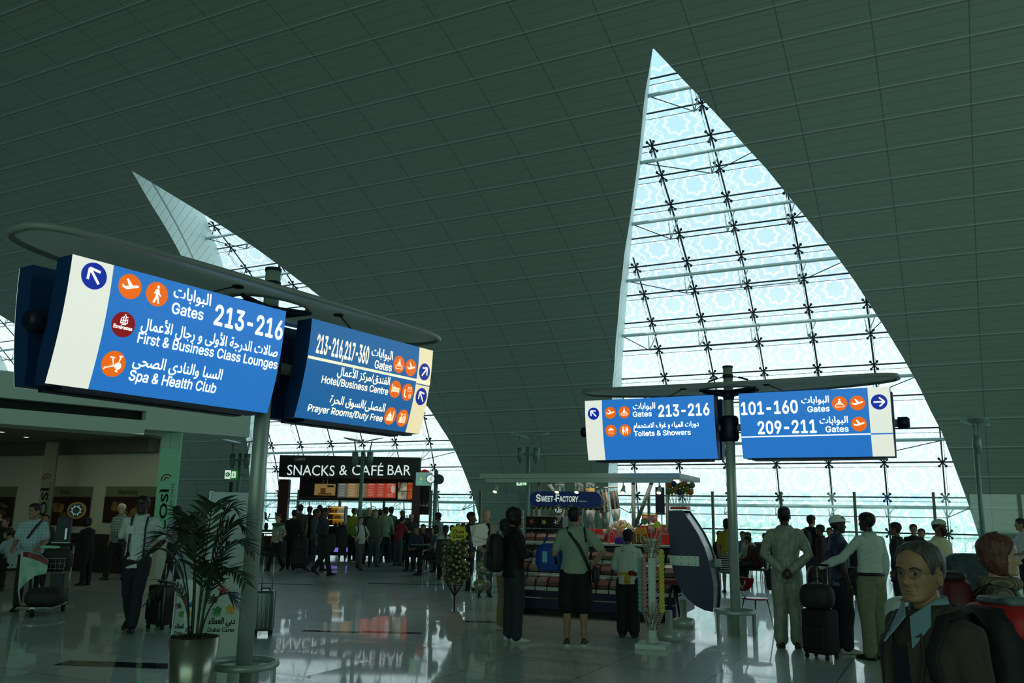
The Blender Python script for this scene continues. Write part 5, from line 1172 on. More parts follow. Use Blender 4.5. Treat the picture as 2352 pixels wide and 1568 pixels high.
def head_point(ph, z, swell=0.0, face=True, jaw=1.0, nose=1.0):
    """ph = 0 front; a point of the skull and face surface"""
    f, b_, w = interp(z, HZ, HF), interp(z, HZ, HB), interp(z, HZ, HW)
    if z < -.02: w *= 1+(jaw-1)*min(1, (-z-.02)/.06)
    c, s_ = cos(ph), sin(ph)
    mid = (f+b_)/2; ext = (f-b_)/2
    ex = .86
    x = w*(abs(s_)**ex)*(1 if s_ >= 0 else -1); y = mid+ext*(abs(c)**ex)*(1 if c >= 0 else -1)
    if face and c > 0:
        y += nose*interp(z, [-.058, -.050, -.044, -.036, -.02, 0, .02], [0, .006, .020, .027, .017, .009, 0])*gz(x, interp(z, [-.05, -.036, 0], [.014, .0125, .009]))
        y += nose*.007*gz(abs(x)-.013, .007)*gz(z+.042, .008)
        y -= .013*gz(abs(x)-.031, .015)*gz(z+.001, .011)
        y += .006*gz(z-.019, .008)*(1 if abs(x) < .05 else gz(abs(x)-.05, .012))
        y += .006*gz(abs(x)-.042, .018)*gz(z+.030, .017)
        y += (.0065*gz(z+.0655, .0048)+.008*gz(z+.0765, .0055)-.004*gz(z+.0705, .002))*gz(x, .021)
        y -= .004*gz(z+.088, .006)*gz(x, .02)
        y += .008*gz(z+.104, .010)*gz(x, .022)
        y -= .0028*gz(abs(x)-(.021+.32*(-.044-z)), .0035)*(1 if -.082 < z < -.040 else 0)
        y += .003*gz(abs(x)-.031, .012)*gz(z+.020, .004)
    if swell:
        r = Vector((x, y, z*.9)); r = r.normalized() if r.length else Vector((0, 0, 1)); return Vector((x, y, z))+r*swell
    return Vector((x, y, z))
def head_rows(nz):
    return [-.118+.233*(.5-.5*cos(pi*(i/nz)))*1.0 if i in (0, nz) else -.118+.233*(i/nz*.8+.2*(.5-.5*cos(pi*i/nz))) for i in range(nz+1)]
def head_geo(nz, na, jaw=1.0, nose=1.0):
    V = []; F = []; zs = head_rows(nz)
    for z in zs[:-1]:
        for j in range(na):
            u_ = 2*pi*j/na; ph = u_-.35*sin(u_)       # more columns across the face
            V.append(head_point(ph, z, jaw=jaw, nose=nose))
    for i in range(nz-1):
        for j in range(na): F.append((i*na+j, i*na+(j+1) % na, (i+1)*na+(j+1) % na, (i+1)*na+j))
    t_ = len(V); V.append(Vector((0, 0, .1155)))
    for j in range(na): F.append(((nz-1)*na+j, (nz-1)*na+(j+1) % na, t_))
    F.append(tuple(range(na))[::-1])
    for s_ in (-1, 1):                                   # ears
        n0 = len(V); m_, n_ = 10, 12
        for i in range(m_+1):
            for j in range(n_):
                a, b2 = pi*i/m_, 2*pi*j/n_
                x, y, z = .010*sin(a)*cos(b2), .019*(sin(a)**.7)*sin(b2)*(1+.22*cos(a)), .030*cos(a)
                y += .004*cos(a); 
                if cos(b2)*s_ > .2 and sin(a) > .5: x -= s_*.006*sin(a)
                V.append(Vector((s_*.078+x+s_*.006*(-y/.02)*.6, -.012+y, -.018+z)))
        for i in range(m_):
            for j in range(n_): F.append((n0+i*n_+j, n0+i*n_+(j+1) % n_, n0+(i+1)*n_+(j+1) % n_, n0+(i+1)*n_+j))
    return V, F
HEADS = {}
def hairline(style, ph):
    """lowest z the hair covers at this azimuth (0 = front)"""
    a = abs((ph+pi) % (2*pi)-pi)/pi
    T = {'short': ([0, .25, .34, .42, .5, .58, .7, 1], [.072, .060, .020, -.012, .035, .0, -.072, -.085]),
         'crop': ([0, .25, .36, .46, .56, .7, 1], [.066, .055, .03, .02, .01, -.055, -.065]),
         'thin': ([0, .22, .32, .40, .5, .58, .7, 1], [.094, .074, .036, -.012, .03, -.0, -.07, -.085]),
         'fringe': ([0, .3, .4, .5, .6, .75, 1], [.112, .11, .06, .03, -.01, -.06, -.075]),
         'bob': ([0, .14, .22, .3, .42, .6, 1], [.070, .066, .05, -.02, -.09, -.11, -.115]),
         'woman': ([0, .12, .2, .28, .36, .42, .5, 1], [.080, .076, .062, .040, .0, -.06, -.105, -.112]),
         'cap': ([0, .3, .5, 1], [.045, .04, .03, .01]), 'beret': ([0, .3, .6, 1], [.065, .05, .03, -.02]), 'kuma': ([0, .3, .6, 1], [.05, .045, .04, .02]),
         'beard': ([0, .12, .2, .3, .36, 1], [0, 0, 0, 0, 0, 0])}[style]
    return interp(a, *T)
def hair_mesh(style, thick, m, seed=0.0, na=40, nz=26, vol=1.0, wave=.004):
    """hair or headgear: a closed shell over the scalp"""
    zs = head_rows(nz); zs[-1] = .1149
    grid_o, grid_i, mask = [], [], []
    lo = -.118
    for i, z in enumerate(zs):
        for j in range(na):
            ph = 2*pi*j/na
            h = hairline(style, ph)
            if style == 'beard':
                a = abs((ph+pi) % (2*pi)-pi)/pi
                ok = a < .38 and (z < -.052 or a > .2 and z < -.0) and not (a < .075 and -.08 < z < -.062)
            else: ok = z > h
            top = max(0.0, z)/.115; a = abs((ph+pi) % (2*pi)-pi)/pi
            t_ = thick*(.75+.5*top)*vol
            if style in ('bob', 'woman'): t_ *= 1+.8*max(0, a-.3)+(.5 if z < -.02 else 0)
            q = head_point(ph, max(z, h) if style != 'beard' else z, 0, style == 'beard')
            d = Vector((q.x, q.y, q.z*.9+.01)); d = d.normalized() if d.length > 1e-6 else Vector((0, 0, 1))
            edge = 1.0
            if style != 'beard': edge = min(1.0, max(.25, (z-h)/.02+.25))
            grid_o.append(q+d*(t_*edge+noise.noise(q*55+Vector((seed, 0, 0)))*wave)); grid_i.append(q-d*.004); mask.append(ok)
    b = bmesh.new(); VO = {}; VI = {}
    def vo(k_):
        if k_ not in VO: VO[k_] = b.verts.new(grid_o[k_])
        return VO[k_]
    def vi(k_):
        if k_ not in VI: VI[k_] = b.verts.new(grid_i[k_])
        return VI[k_]
    E_ = {}
    for i in range(nz):
        for j in range(na):
            q = [i*na+j, i*na+(j+1) % na, (i+1)*na+(j+1) % na, (i+1)*na+j]
            if sum(mask[k_] for k_ in q) < 2: continue
            b.faces.new([vo(k_) for k_ in q]).smooth = True; b.faces.new([vi(k_) for k_ in q][::-1])
            for e0, e1 in zip(q, q[1:]+q[:1]): E_[(e0, e1)] = 1
    for e0, e1 in list(E_):
        if (e1, e0) not in E_:
            if e0//na == nz and e1//na == nz: continue
            try: b.faces.new((vo(e1), vo(e0), vi(e0), vi(e1)))
            except ValueError: pass
    top = [vo(nz*na+j) for j in range(na) if nz*na+j in VO]
    if len(top) == na: b.faces.new(top).smooth = True
    bmesh.ops.recalc_face_normals(b, faces=b.faces)
    me = bpy.data.meshes.new('hair'); b.to_mesh(me); b.free(); me.materials.append(m); return me
# hand: palm along +Y, back of the hand +Z, thumb on -X (right hand)
HANDS = {}
def hand_geo(curl, vox=.0042):
    key = (curl, vox)
    if key in HANDS: return HANDS[key]
    mb = MB()
    mb.tube([(0, -.035, 0), (0, 0, 0), (0, .03, .001), (0, .06, .002), (.0, .085, .001), (0, .094, 0)], [(.022, .018), (.024, .017), (.034, .014), (.040, .013), (.040, .011), (.034, .008)], 14, flat=(1, 0, 0))
    for x, y, L_, a0 in ((-.030, .086, .070, .10), (-.010, .092, .078, .03), (.010, .090, .073, -.03), (.029, .082, .058, -.10)):
        p = Vector((x, y-.015, .0)); pts = [p]; a = .10; d_ = L_*.40
        for q in range(4):
            step = (.015, L_*.45, L_*.32, L_*.25)[q]
            p = p+Vector((-sin(a0)*cos(a)*step, cos(a0)*cos(a)*step, -sin(a)*step)); pts.append(p); a += curl*(0.2, 1.0, 1.0, .8)[q]
        mb.tube(pts, [.0092, .0092, .0088, .0080, .0070], 10, round_ends=True)
    th = [(-.022, .012, -.004), (-.042, .034, -.010), (-.055, .062, -.014-.012*curl), (-.052, .088, -.020-.03*curl)]
    mb.tube(th, [.014, .0125, .0105, .0088], 10, round_ends=True)
    me = remesh(mb, vox, 2)
    HANDS[key] = ([v.co.copy() for v in me.vertices], [tuple(p.vertices) for p in me.polygons]); bpy.data.meshes.remove(me)
    return HANDS[key]
SKIN = {'dark': (66, 44, 36), 'brown': (112, 78, 58), 'mid': (164, 122, 96), 'light': (196, 156, 130), 'olive': (168, 128, 98)}
def skin_mat(k_): return mottled('skin_'+k_, SKIN[k_], tuple(int(c*.93) for c in SKIN[k_]), 9, .5)
EYE_ME = None
def eye_mesh():
    global EYE_ME
    if EYE_ME: return EYE_ME
    b = bmesh.new(); n_, m_ = 14, 12
    rs = []
    for i in range(m_+1):
        a = pi*i/m_; rs.append([b.verts.new((.0118*sin(a)*cos(2*pi*j/n_) if 0 < i < m_ else .0001*cos(2*pi*j/n_), .0118*cos(a), .0118*sin(a)*sin(2*pi*j/n_) if 0 < i < m_ else .0001*sin(2*pi*j/n_))) for j in range(n_)])
    for i in range(m_):
        for j in range(n_):
            f = b.faces.new((rs[i][j], rs[i][(j+1) % n_], rs[i+1][(j+1) % n_], rs[i+1][j])); f.smooth = True; f.material_index = 2 if i < 1 else 1 if i < 3 else 0
    bmesh.ops.recalc_face_normals(b, faces=b.faces)
    EYE_ME = bpy.data.meshes.new('eye'); b.to_mesh(EYE_ME); b.free()
    for m in (mat('eye_white', (206, 200, 190), .25), mat('iris_brown', (62, 42, 30), .2), mat('pupil', (8, 8, 8), .15)): EYE_ME.materials.append(m)
    return EYE_ME
TORSO = [(.85, .085, .085, 0), (.92, .158, .112, 0), (1.00, .155, .108, -.005), (1.12, .136, .096, .004), (1.25, .154, .110, .004), (1.34, .164, .112, 0), (1.40, .150, .098, -.010), (1.44, .118, .080, -.014), (1.475, .078, .066, -.012), (1.50, .060, .058, -.008)]
NECK = [(1.49, .058, .058, -.008), (1.54, .053, .055, .002), (1.60, .050, .054, .012)]
ARMS = {'down': ((.045, -.02, -.28), (.035, .04, -.53)), 'back': ((.10, -.13, -.25), (-.13, -.20, -.45)), 'fold': ((.055, .06, -.27), (-.15, .22, -.24)), 'push': ((.05, .04, -.27), (.02, .28, -.36)),
        'hip': ((.20, -.05, -.22), (.03, .03, -.40)), 'reach': ((.05, .14, -.22), (.03, .40, -.26)), 'front': ((.06, .02, -.27), (-.07, .24, -.38)), 'bent': ((.09, -.06, -.26), (.02, .16, -.36)), 'swingf': ((.05, .07, -.26), (.02, .24, -.42)), 'swingb': ((.05, -.12, -.25), (.05, -.14, -.50)), 'lap': ((.07, .04, -.26), (-.06, .26, -.33)), 'table': ((.08, .12, -.22), (-.05, .36, -.20))}
LEGS = {'stand': (((.095, .01, .50), (.10, -.01, .085), 0), ((.095, .01, .50), (.10, -.01, .085), 0)),
        'ease': (((.11, .04, .50), (.12, .01, .085), 0), ((.10, .0, .50), (.10, -.02, .085), 0)),
        'walk': (((.085, .17, .52), (.075, .25, .095), .12), ((.085, .0, .48), (.085, -.25, .145), -.55)),
        'walkr': (((.085, .0, .48), (.085, -.25, .145), -.55), ((.085, .17, .52), (.075, .25, .095), .12)),
        'sit': (((.11, .42, .50), (.11, .40, .085), 0), ((.11, .42, .50), (.13, .44, .085), 0)),
        'stool': (((.13, .36, .80), (.11, .30, .36), 0), ((.13, .36, .78), (.12, .34, .34), 0))}
seedn = [0]
def person(label, head, feet=None, Y=None, face=0, legs='stand', arms=('down', 'down'), skin='mid', hair=('short', (22, 18, 16)), top=(200, 200, 200), sleeve='short', hem=.86, topmat=None, bottom=(30, 32, 40), bmat=None, bkind='long', shoe=(24, 20, 20), lean=0.0, hyaw=0.0, hpitch=0.0, belly=0.0, vox=None, coat=False, wide=1.0, loose=.02, cat='person', near=False, curl=.35, group=None, jaw=1.0, nose=1.0, H=None, collar=None, glasses=False, hands=True, loc=None, shoulder=1.0, sole=None):
    """returns the root; the local frame faces +Y, x to the person's right"""
    seedn[0] += 7.3
    if loc is None:
        if feet: p = onfloor(*feet); Yp = p.y
        else: Yp = Y
        t_ = at(head[0], head[1], Yp); X, Ht = t_.x, t_.z
    else: (X, Yp), Ht = loc, H
    if H is None: H = Ht
    seated = legs in ('sit', 'stool'); dz = {'sit': -.365, 'stool': -.13}.get(legs, 0)
    k_ = (Ht/(1.75+dz)) if not seated else (Ht/(1.75+dz))
    vox = vox or (.012 if Yp < 14 else .018 if Yp < 20 else .024)
    la = radians(lean); cl, sl = cos(la), sin(la)
    def T(v, up=True):
        x, y, z = v
        if up and z > .93:
            q = min(1.0, (z-.93)/.25); a = la*q
            y, z = y*cos(a)+(z-.93)*sin(a), .93+(z-.93)*cos(a)-y*sin(a)
        return Vector((x, y, z+dz))*k_
    def ell(v, r): return r
    def loft(mb, secs, infl, n=20, wx=1.0):
        rs = []
        for z, rx, ry, yo in secs:
            bl = belly*gz(z-1.10, .12)
            rs.append([T((wx*(rx+infl)*cos(2*pi*j/n), yo+bl*.6+(ry+infl+bl*.5)*sin(2*pi*j/n), z)) for j in range(n)])
        mb.rings(rs)
    sh = {}; el = {}; wr = {}
    for s_, nm in ((1, arms[0]), (-1, arms[1])):
        e_, w_ = ARMS[nm] if isinstance(nm, str) else nm
        sh[s_] = Vector((s_*.180*shoulder, -.01, 1.400))
        el[s_] = sh[s_]+Vector((s_*e_[0], e_[1], e_[2])); wr[s_] = sh[s_]+Vector((s_*w_[0], w_[1], w_[2]))
    S0 = {s_: T(sh[s_]) for s_ in sh}
    E0 = {s_: S0[s_]+(el[s_]-sh[s_])*k_ for s_ in sh}; W0_ = {s_: S0[s_]+(wr[s_]-sh[s_])*k_ for s_ in sh}
    lg = LEGS[legs]; hipz = .90+dz; kn = {}; an = {}; hp = {}
    for s_, (a_, c_, pt) in ((1, lg[0]), (-1, lg[1])):
        hp[s_] = Vector((s_*.088, 0, hipz))*k_; kn[s_] = Vector((s_*a_[0], a_[1], a_[2]))*k_; an[s_] = Vector((s_*c_[0], c_[1], c_[2]))*k_
    def arm_tube(mb, s_, infl, upto, n=12):
        m1 = S0[s_].lerp(E0[s_], .5)
        pts = [S0[s_]+Vector((-s_*.04*k_, 0, 0)), S0[s_], m1, E0[s_]]; R = [.062+infl*.6, .054+infl, .047+infl, .041+infl]
        if upto > 1:
            m2 = E0[s_].lerp(W0_[s_], .35); pts += [m2, E0[s_].lerp(W0_[s_], min(1, upto-1))]; R += [.042+infl, .029+infl*1.15]
        else:
            pts[-1] = S0[s_].lerp(E0[s_], upto); R[-1] = .047+infl*1.5; pts[-2] = S0[s_].lerp(E0[s_], upto*.5)
        mb.tube(pts, [r_*k_ for r_ in R], n, round_ends=True)
    def leg_tube(mb, s_, infl, upto, n=14, flare=0.0):
        a_, b_, c_ = hp[s_], kn[s_], an[s_]
        pts = [a_+Vector((0, 0, .02*k_)), a_.lerp(b_, .4), b_]; R = [.088+infl*.6, .078+infl, .056+infl]
        if upto > 1:
            calf = b_.lerp(c_, .35)-Vector((0, .012*k_, 0)); pts += [calf, b_.lerp(c_, min(1.0, upto-1))]; R += [.053+infl, .036+infl*1.3+flare]
        else:
            pts[-1] = a_.lerp(b_, upto); R[-1] = .062+infl*1.4
        mb.tube(pts, [r_*k_ for r_ in R], n, round_ends=True)
    # body
    mb = MB(); loft(mb, TORSO, -.006, wx=wide); loft(mb, NECK, 0)
    for s_ in (1, -1):
        arm_tube(mb, s_, 0, 2); leg_tube(mb, s_, 0, 2)
    bm_ = remesh(mb, vox, 3)
    V = [v.co.copy() for v in bm_.vertices]; F = [tuple(p.vertices) for p in bm_.polygons]; bpy.data.meshes.remove(bm_)
    hk = (64, 72) if Yp < 6 else (40, 44) if Yp < 16 else (26, 28)
    hk = hk+(jaw, nose)
    if hk not in HEADS: HEADS[hk] = head_geo(*hk)
    hc = T((0, .012, 1.635))+Vector((0, sin(la)*.02, 0))
    HM = Matrix.Translation(hc) @ Matrix.Rotation(hyaw, 4, 'Z') @ Matrix.Rotation(-hpitch-la*.3, 4, 'X') @ Matrix.Scale(k_, 4)
    n0 = len(V); V += [HM @ v for v in HEADS[hk][0]]; F += [tuple(i+n0 for i in f) for f in HEADS[hk][1]]
    if hands:
        hv, hf = hand_geo(curl, .0042 if Yp < 15 else .007)
        for s_ in (1, -1):
            d = (W0_[s_]-E0[s_]).normalized(); out = Vector((s_, 0, .0)); 
            if arms[0 if s_ == 1 else 1] in ('fold', 'push', 'reach', 'front', 'table', 'lap'): out = Vector((s_*.4, 0, 1))
            if arms[0 if s_ == 1 else 1] == 'back': out = Vector((0, 1, 0))
            z_ = (out-d*out.dot(d)).normalized(); x_ = d.cross(z_)*1.0
            o_ = W0_[s_]
            M_ = Matrix(((x_.x, d.x, z_.x, o_.x), (x_.y, d.y, z_.y, o_.y), (x_.z, d.z, z_.z, o_.z), (0, 0, 0, 1))) @ Matrix.Scale(k_, 4)
            if s_ < 0: M_ = M_ @ Matrix.Diagonal((-1, 1, 1, 1))
            n0 = len(V); V += [M_ @ v for v in hv]; F += [tuple((i+n0 for i in (f if s_ > 0 else f[::-1]))) for f in hf]
    me = bpy.data.meshes.new('person'); me.from_pydata([tuple(v) for v in V], [], F); me.polygons.foreach_set('use_smooth', [True]*len(me.polygons)); me.materials.append(skin_mat(skin)); me.update()
    root = link('person', me); root.location = (X, Yp, 0); root.rotation_euler = (0, 0, radians(face))
    tag(root, label, cat, group)
    wr_ = .010*k_ if Yp < 16 else .007
    # lower clothing
    if bkind in ('long', 'shorts'):
        mb = MB(); loft(mb, [(.84, .10, .09, 0), (.90, .158, .112, 0), (.97, .158, .112, -.003), (1.03, .150, .106, 0)], .012, wx=wide)
        for s_ in (1, -1): leg_tube(mb, s_, loose, 1.97 if bkind == 'long' else 1.0 if bkind == 'shorts' else .9, flare=.006)
        mm = remesh(mb, vox, 4, wr_, 9, seedn[0]); mm.materials.append(bmat or mottled('trousers_%d_%d_%d' % bottom, bottom, tuple(int(c*.86) for c in bottom), 60, .8)); link('trousers' if bkind == 'long' else 'shorts', mm, root)
    elif bkind in ('skirt', 'robe'):
        zb_ = .45 if bkind == 'skirt' else .07; wd_ = .20 if bkind == 'skirt' else .25
        mb = MB(); loft(mb, [(zb_, wd_, wd_*.85, 0), ((zb_+1)/2, .19, .15, 0), (.95, .165, .12, 0), (1.05, .15, .105, 0)], .012)
        mm = remesh(mb, vox, 3, wr_, 9, seedn[0]); mm.materials.append(bmat or mottled('skirt_%d_%d_%d' % bottom, bottom, tuple(int(c*.86) for c in bottom), 60, .8)); link('skirt' if bkind == 'skirt' else 'robe_skirt', mm, root)
    # upper clothing
    secs = [s_ for s_ in TORSO if s_[0] > hem+.03 and s_[0] < 1.48]
    i0 = interp(hem, [q[0] for q in TORSO], [q[1] for q in TORSO]); i1 = interp(hem, [q[0] for q in TORSO], [q[2] for q in TORSO])
    if hem < .93: i0, i1 = max(i0, .165), max(i1, .118)
    infl = .030 if coat else .020
    mb = MB(); loft(mb, [(hem, i0+.004, i1+.004, 0)]+secs+[(1.495, .062, .056, -.010)], infl, wx=wide)
    for s_ in (1, -1): arm_tube(mb, s_, .018 if coat else .012, {'short': .72, 'long': 1.96, 'none': .25, 'roll': 1.15}[sleeve])
    mm = remesh(mb, vox, 7, wr_*1.2, 9, seedn[0]+3)
    mm.materials.append(topmat or mottled('top_%d_%d_%d' % top, top, tuple(int(c*.9) for c in top), 60, .8)); tp = link('jacket' if coat else 'shirt', mm, root)
    if collar or (near and not collar):
        mb = MB(); rs = []
        for z, r_ in ((1.462, .086), (1.50, .076), (1.515, .082), (1.475, .098)):
            rs.append([T((r_*cos(2*pi*j/24), -.012+r_*.9*sin(2*pi*j/24), z+(.0 if sin(2*pi*j/24) < .5 else -.035*(sin(2*pi*j/24)-.5)))) for j in range(24)])
        mb.rings(rs, False, False); mb.build('collar', mm.materials[0], tp, True)
    # shoes
    for s_, pt in ((1, lg[0][2]), (-1, lg[1][2])):
        mb = MB(); rs = []; n = 14
        for y, w_, h_ in ((-.075, .012, .03), (-.07, .030, .065), (-.03, .038, .095), (.03, .042, .085), (.09, .047, .055), (.14, .043, .042), (.175, .028, .032), (.185, .010, .02)):
            rs.append([Vector((w_*cos(2*pi*j/n), y, (h_*sin(2*pi*j/n) if sin(2*pi*j/n) > 0 else -.0)+.004)) for j in range(n)])
        mb.rings(rs); bmesh.ops.remove_doubles(mb.b, verts=mb.b.verts, dist=1e-5)
        M_ = Matrix.Translation(an[s_]-Vector((0, 0, .085*k_))) @ Matrix.Rotation(radians(-9*s_), 4, 'Z') @ Matrix.Rotation(pt*.8, 4, 'X') @ Matrix.Scale(k_*1.05, 4)
        if legs.startswith('walk') and pt < 0: M_ = Matrix.Translation(Vector((0, 0, .02))) @ M_
        bmesh.ops.transform(mb.b, matrix=M_, verts=mb.b.verts)
        so_ = mb.build('shoe', mat('shoe_%d_%d_%d' % shoe, shoe, .5), root, True)
        if sole:
            mb = MB(); rs = []
            for y, w_ in ((-.08, .02), (-.07, .036), (0, .043), (.09, .051), (.15, .046), (.188, .02)):
                rs.append([Vector((x, y, z)) for x, z in ((-w_, 0), (w_, 0), (w_, .026), (-w_, .026))])
            mb.rings(rs, smooth=False); bmesh.ops.transform(mb.b, matrix=M_, verts=mb.b.verts); mb.build('sole', mat('sole_%d_%d_%d' % sole, sole, .6), so_)
    # hair, face
    if hair:
        st, colr = hair[0], hair[1]; hm_ = mottled('hair_%d_%d_%d' % colr, colr, tuple(min(255, int(c*1.5)+6) for c in colr), 70, .55, detail=4, stretch=(1, 1, .2))
        th = {'short': .014, 'crop': .005, 'thin': .012, 'fringe': .006, 'bob': .022, 'woman': .020, 'afro': .03}.get(st, .012)
        hm2 = hair_mesh('short' if st in ('afro', 'pony') else st, th, hm_, seedn[0], wave=.004 if st not in ('crop', 'fringe') else .001, na=64 if near else 40, nz=40 if near else 26)
        ho = link('hair', hm2, root); ho.matrix_local = HM
        if st == 'pony':
            mb = MB(); mb.tube([(0, -.10, .03), (0, -.15, 0), (0, -.15, -.12), (0, -.13, -.25)], [.022, .035, .03, .01], 10, round_ends=True); q = mb.build('ponytail', hm_, ho, True)
    fa = abs(((face+math.degrees(hyaw)) % 360)-180)
    if fa < 130 and Yp < 26:
        for s_ in (-1, 1):
            e_ = link('eye', eye_mesh(), root); e_.matrix_local = HM @ Matrix.Translation((s_*.031, .0722, -.001)) @ Matrix.Rotation(s_*-.10, 4, 'Z')
        if near or Yp < 15:
            for s_ in (-1, 1):
                b = bmesh.new(); n_, m_ = 16, 14; rs = []
                for i in range(m_+1):
                    a = pi*i/m_
                    rs.append([b.verts.new((.0131*cos(a), .0131*sin(a)*cos(2*pi*j/n_), .0131*sin(a)*sin(2*pi*j/n_)) if 0 < i < m_ else (.0131*cos(a), 1e-4*cos(2*pi*j/n_), 1e-4*sin(2*pi*j/n_))) for j in range(n_)])
                for i in range(m_):
                    for j in range(n_):
                        el_ = 2*pi*(j+.5)/n_; el_ = el_-2*pi if el_ > pi else el_
                        if -.52 < el_ < .38: continue
                        b.faces.new((rs[i][j], rs[i][(j+1) % n_], rs[i+1][(j+1) % n_], rs[i+1][j])).smooth = True
                bmesh.ops.recalc_face_normals(b, faces=b.faces); le = bpy.data.meshes.new('eyelid'); b.to_mesh(le); b.free(); le.materials.append(skin_mat(skin))
                le_ = link('eyelid', le, root); le_.matrix_local = HM @ Matrix.Translation((s_*.031, .0722, -.001)) @ Matrix.Rotation(s_*-.10, 4, 'Z')
            hcol = (hair[1] if hair and sum(hair[1]) < 260 else (50, 42, 36))
            for s_ in (-1, 1):
                mb = MB(); mb.tube([HM @ (head_point(s_*a, z)+Vector((0, .002, 0))) for a, z in ((.16, .016), (.34, .022), (.55, .021), (.74, .012))], [.0022*k_, .0042*k_, .0038*k_, .0016*k_], 6); mb.build('eyebrow', mat('brow_%d_%d_%d' % hcol, hcol, .7), root, True)
            mb = MB(); mb.tube([HM @ (head_point(a, -.0708)+Vector((0, .0008, 0))) for a in (-.34, -.18, 0, .18, .34)], [.001*k_, .0034*k_, .0042*k_, .0034*k_, .001*k_], 6); mb.build('lips', mat('lips_'+skin, tuple(int(c*q) for c, q in zip(SKIN[skin], (.86, .72, .70))), .45), root, True)
    if glasses:
        mb = MB()
        for s_ in (-1, 1):
            c = Vector((s_*.031, .101, -.004)); mb.tube([HM @ (c+Vector((.021*cos(a), -.006*abs(cos(a)) if cos(a)*s_ > 0 else 0, .016*sin(a)))) for a in [2*pi*i/20 for i in range(21)]], .0009*k_, 5)
            mb.tube([HM @ Vector((s_*.052, .096, .002)), HM @ Vector((s_*.076, .05, .004)), HM @ Vector((s_*.082, -.01, .0)), HM @ Vector((s_*.082, -.022, -.012))], .0011*k_, 5)
        mb.tube([HM @ Vector((-.010, .102, .0)), HM @ Vector((0, .106, .003)), HM @ Vector((.010, .102, .0))], .0010*k_, 5)
        g_ = mb.build('glasses', mat('thin_metal_frame', (120, 116, 104), .3, .8), root, True)
        for s_ in (-1, 1):
            mb = MB(); mb.face([HM @ (Vector((s_*.031, .1005, -.004))+Vector((.020*cos(a), -.006*abs(cos(a)) if cos(a)*s_ > 0 else 0, .015*sin(a)))) for a in [2*pi*i/20 for i in range(20)]]); mb.build('lens', seethrough('spectacle_lens', (.95, .97, .97), .06), g_)
    PEOPLE[label] = dict(root=root, k=k_, H=Ht, HM=HM, S=S0, E=E0, W=W0_, T=T, top=tp, hp=hp)
    return PEOPLE[label]
PEOPLE = {}
def wloc(P_, v): return P_['root'].matrix_basis @ Vector(v)
def strap(P_, pts, r, m, name='strap', par=None, flat=None):
    mb = MB(); mb.tube([P_['T'](p) for p in pts], [(r*P_['k'], .004)]*len(pts), 8, flat=flat or (1, 0, 0)); return mb.build(name, m, par or P_['root'], True)
# soft goods
def soft(c, d, m, par, name, vox=.018, pinch=.18, wr=.006):
    mb = MB(); sx, sy, sz = d
    rs = []
    for t_, q in ((-1, .55), (-.9, .85), (-.5, 1), (0, 1.02), (.5, .97), (.85, .8), (1, .5)):
        rs.append([Vector((c[0]+sx/2*q*(abs(cos(a))**.6)*(1 if cos(a) > 0 else -1), c[1]+sy/2*q*(abs(sin(a))**.6)*(1 if sin(a) > 0 else -1), c[2]+sz/2*t_)) for a in [2*pi*i/24+.01 for i in range(24)]])
    mb.rings(rs); me = remesh(mb, vox, 3, wr, 8, seedn[0]); me.materials.append(m); return link(name, me, par)
def backpack(P_, lab, m, size=(.30, .17, .44), off=(0, -.24, 1.24), pocket=True, group=None):
    w = wloc(P_, P_['T'](off)); b_ = thing('backpack', lab, 'backpack', w, P_['root'].rotation_euler.z, group)
    k_ = P_['k']; soft((0, 0, 0), [s_*k_ for s_ in size], m, b_, 'bag_body', .016)
    if pocket: soft((0, -size[1]*.45*k_, -size[2]*.18*k_), (size[0]*.75*k_, .08*k_, size[2]*.45*k_), m, b_, 'front_pocket', .014)
    mb = MB(); mb.tube([(-.03*k_, .03, size[2]*.48*k_), (0, .03, size[2]*.58*k_), (.03*k_, .03, size[2]*.48*k_)], .008, 6); mb.build('grab_handle', m, b_, True)
    for s_ in (-1, 1):
        mb = MB(); pts = [(s_*.09, -.15, 1.40), (s_*.10, -.06, 1.485), (s_*.115, .06, 1.45), (s_*.13, .115, 1.32), (s_*.15, .09, 1.16), (s_*.155, -.05, 1.08), (s_*.14, -.14, 1.08)]
        iv = b_.matrix_basis.inverted() @ P_['root'].matrix_basis
        mb.tube([iv @ P_['T'](p) for p in pts], [(.024*k_, .006)]*7, 8, flat=(1, 0, 0)); mb.build('shoulder_strap', m, b_, True)
    return b_
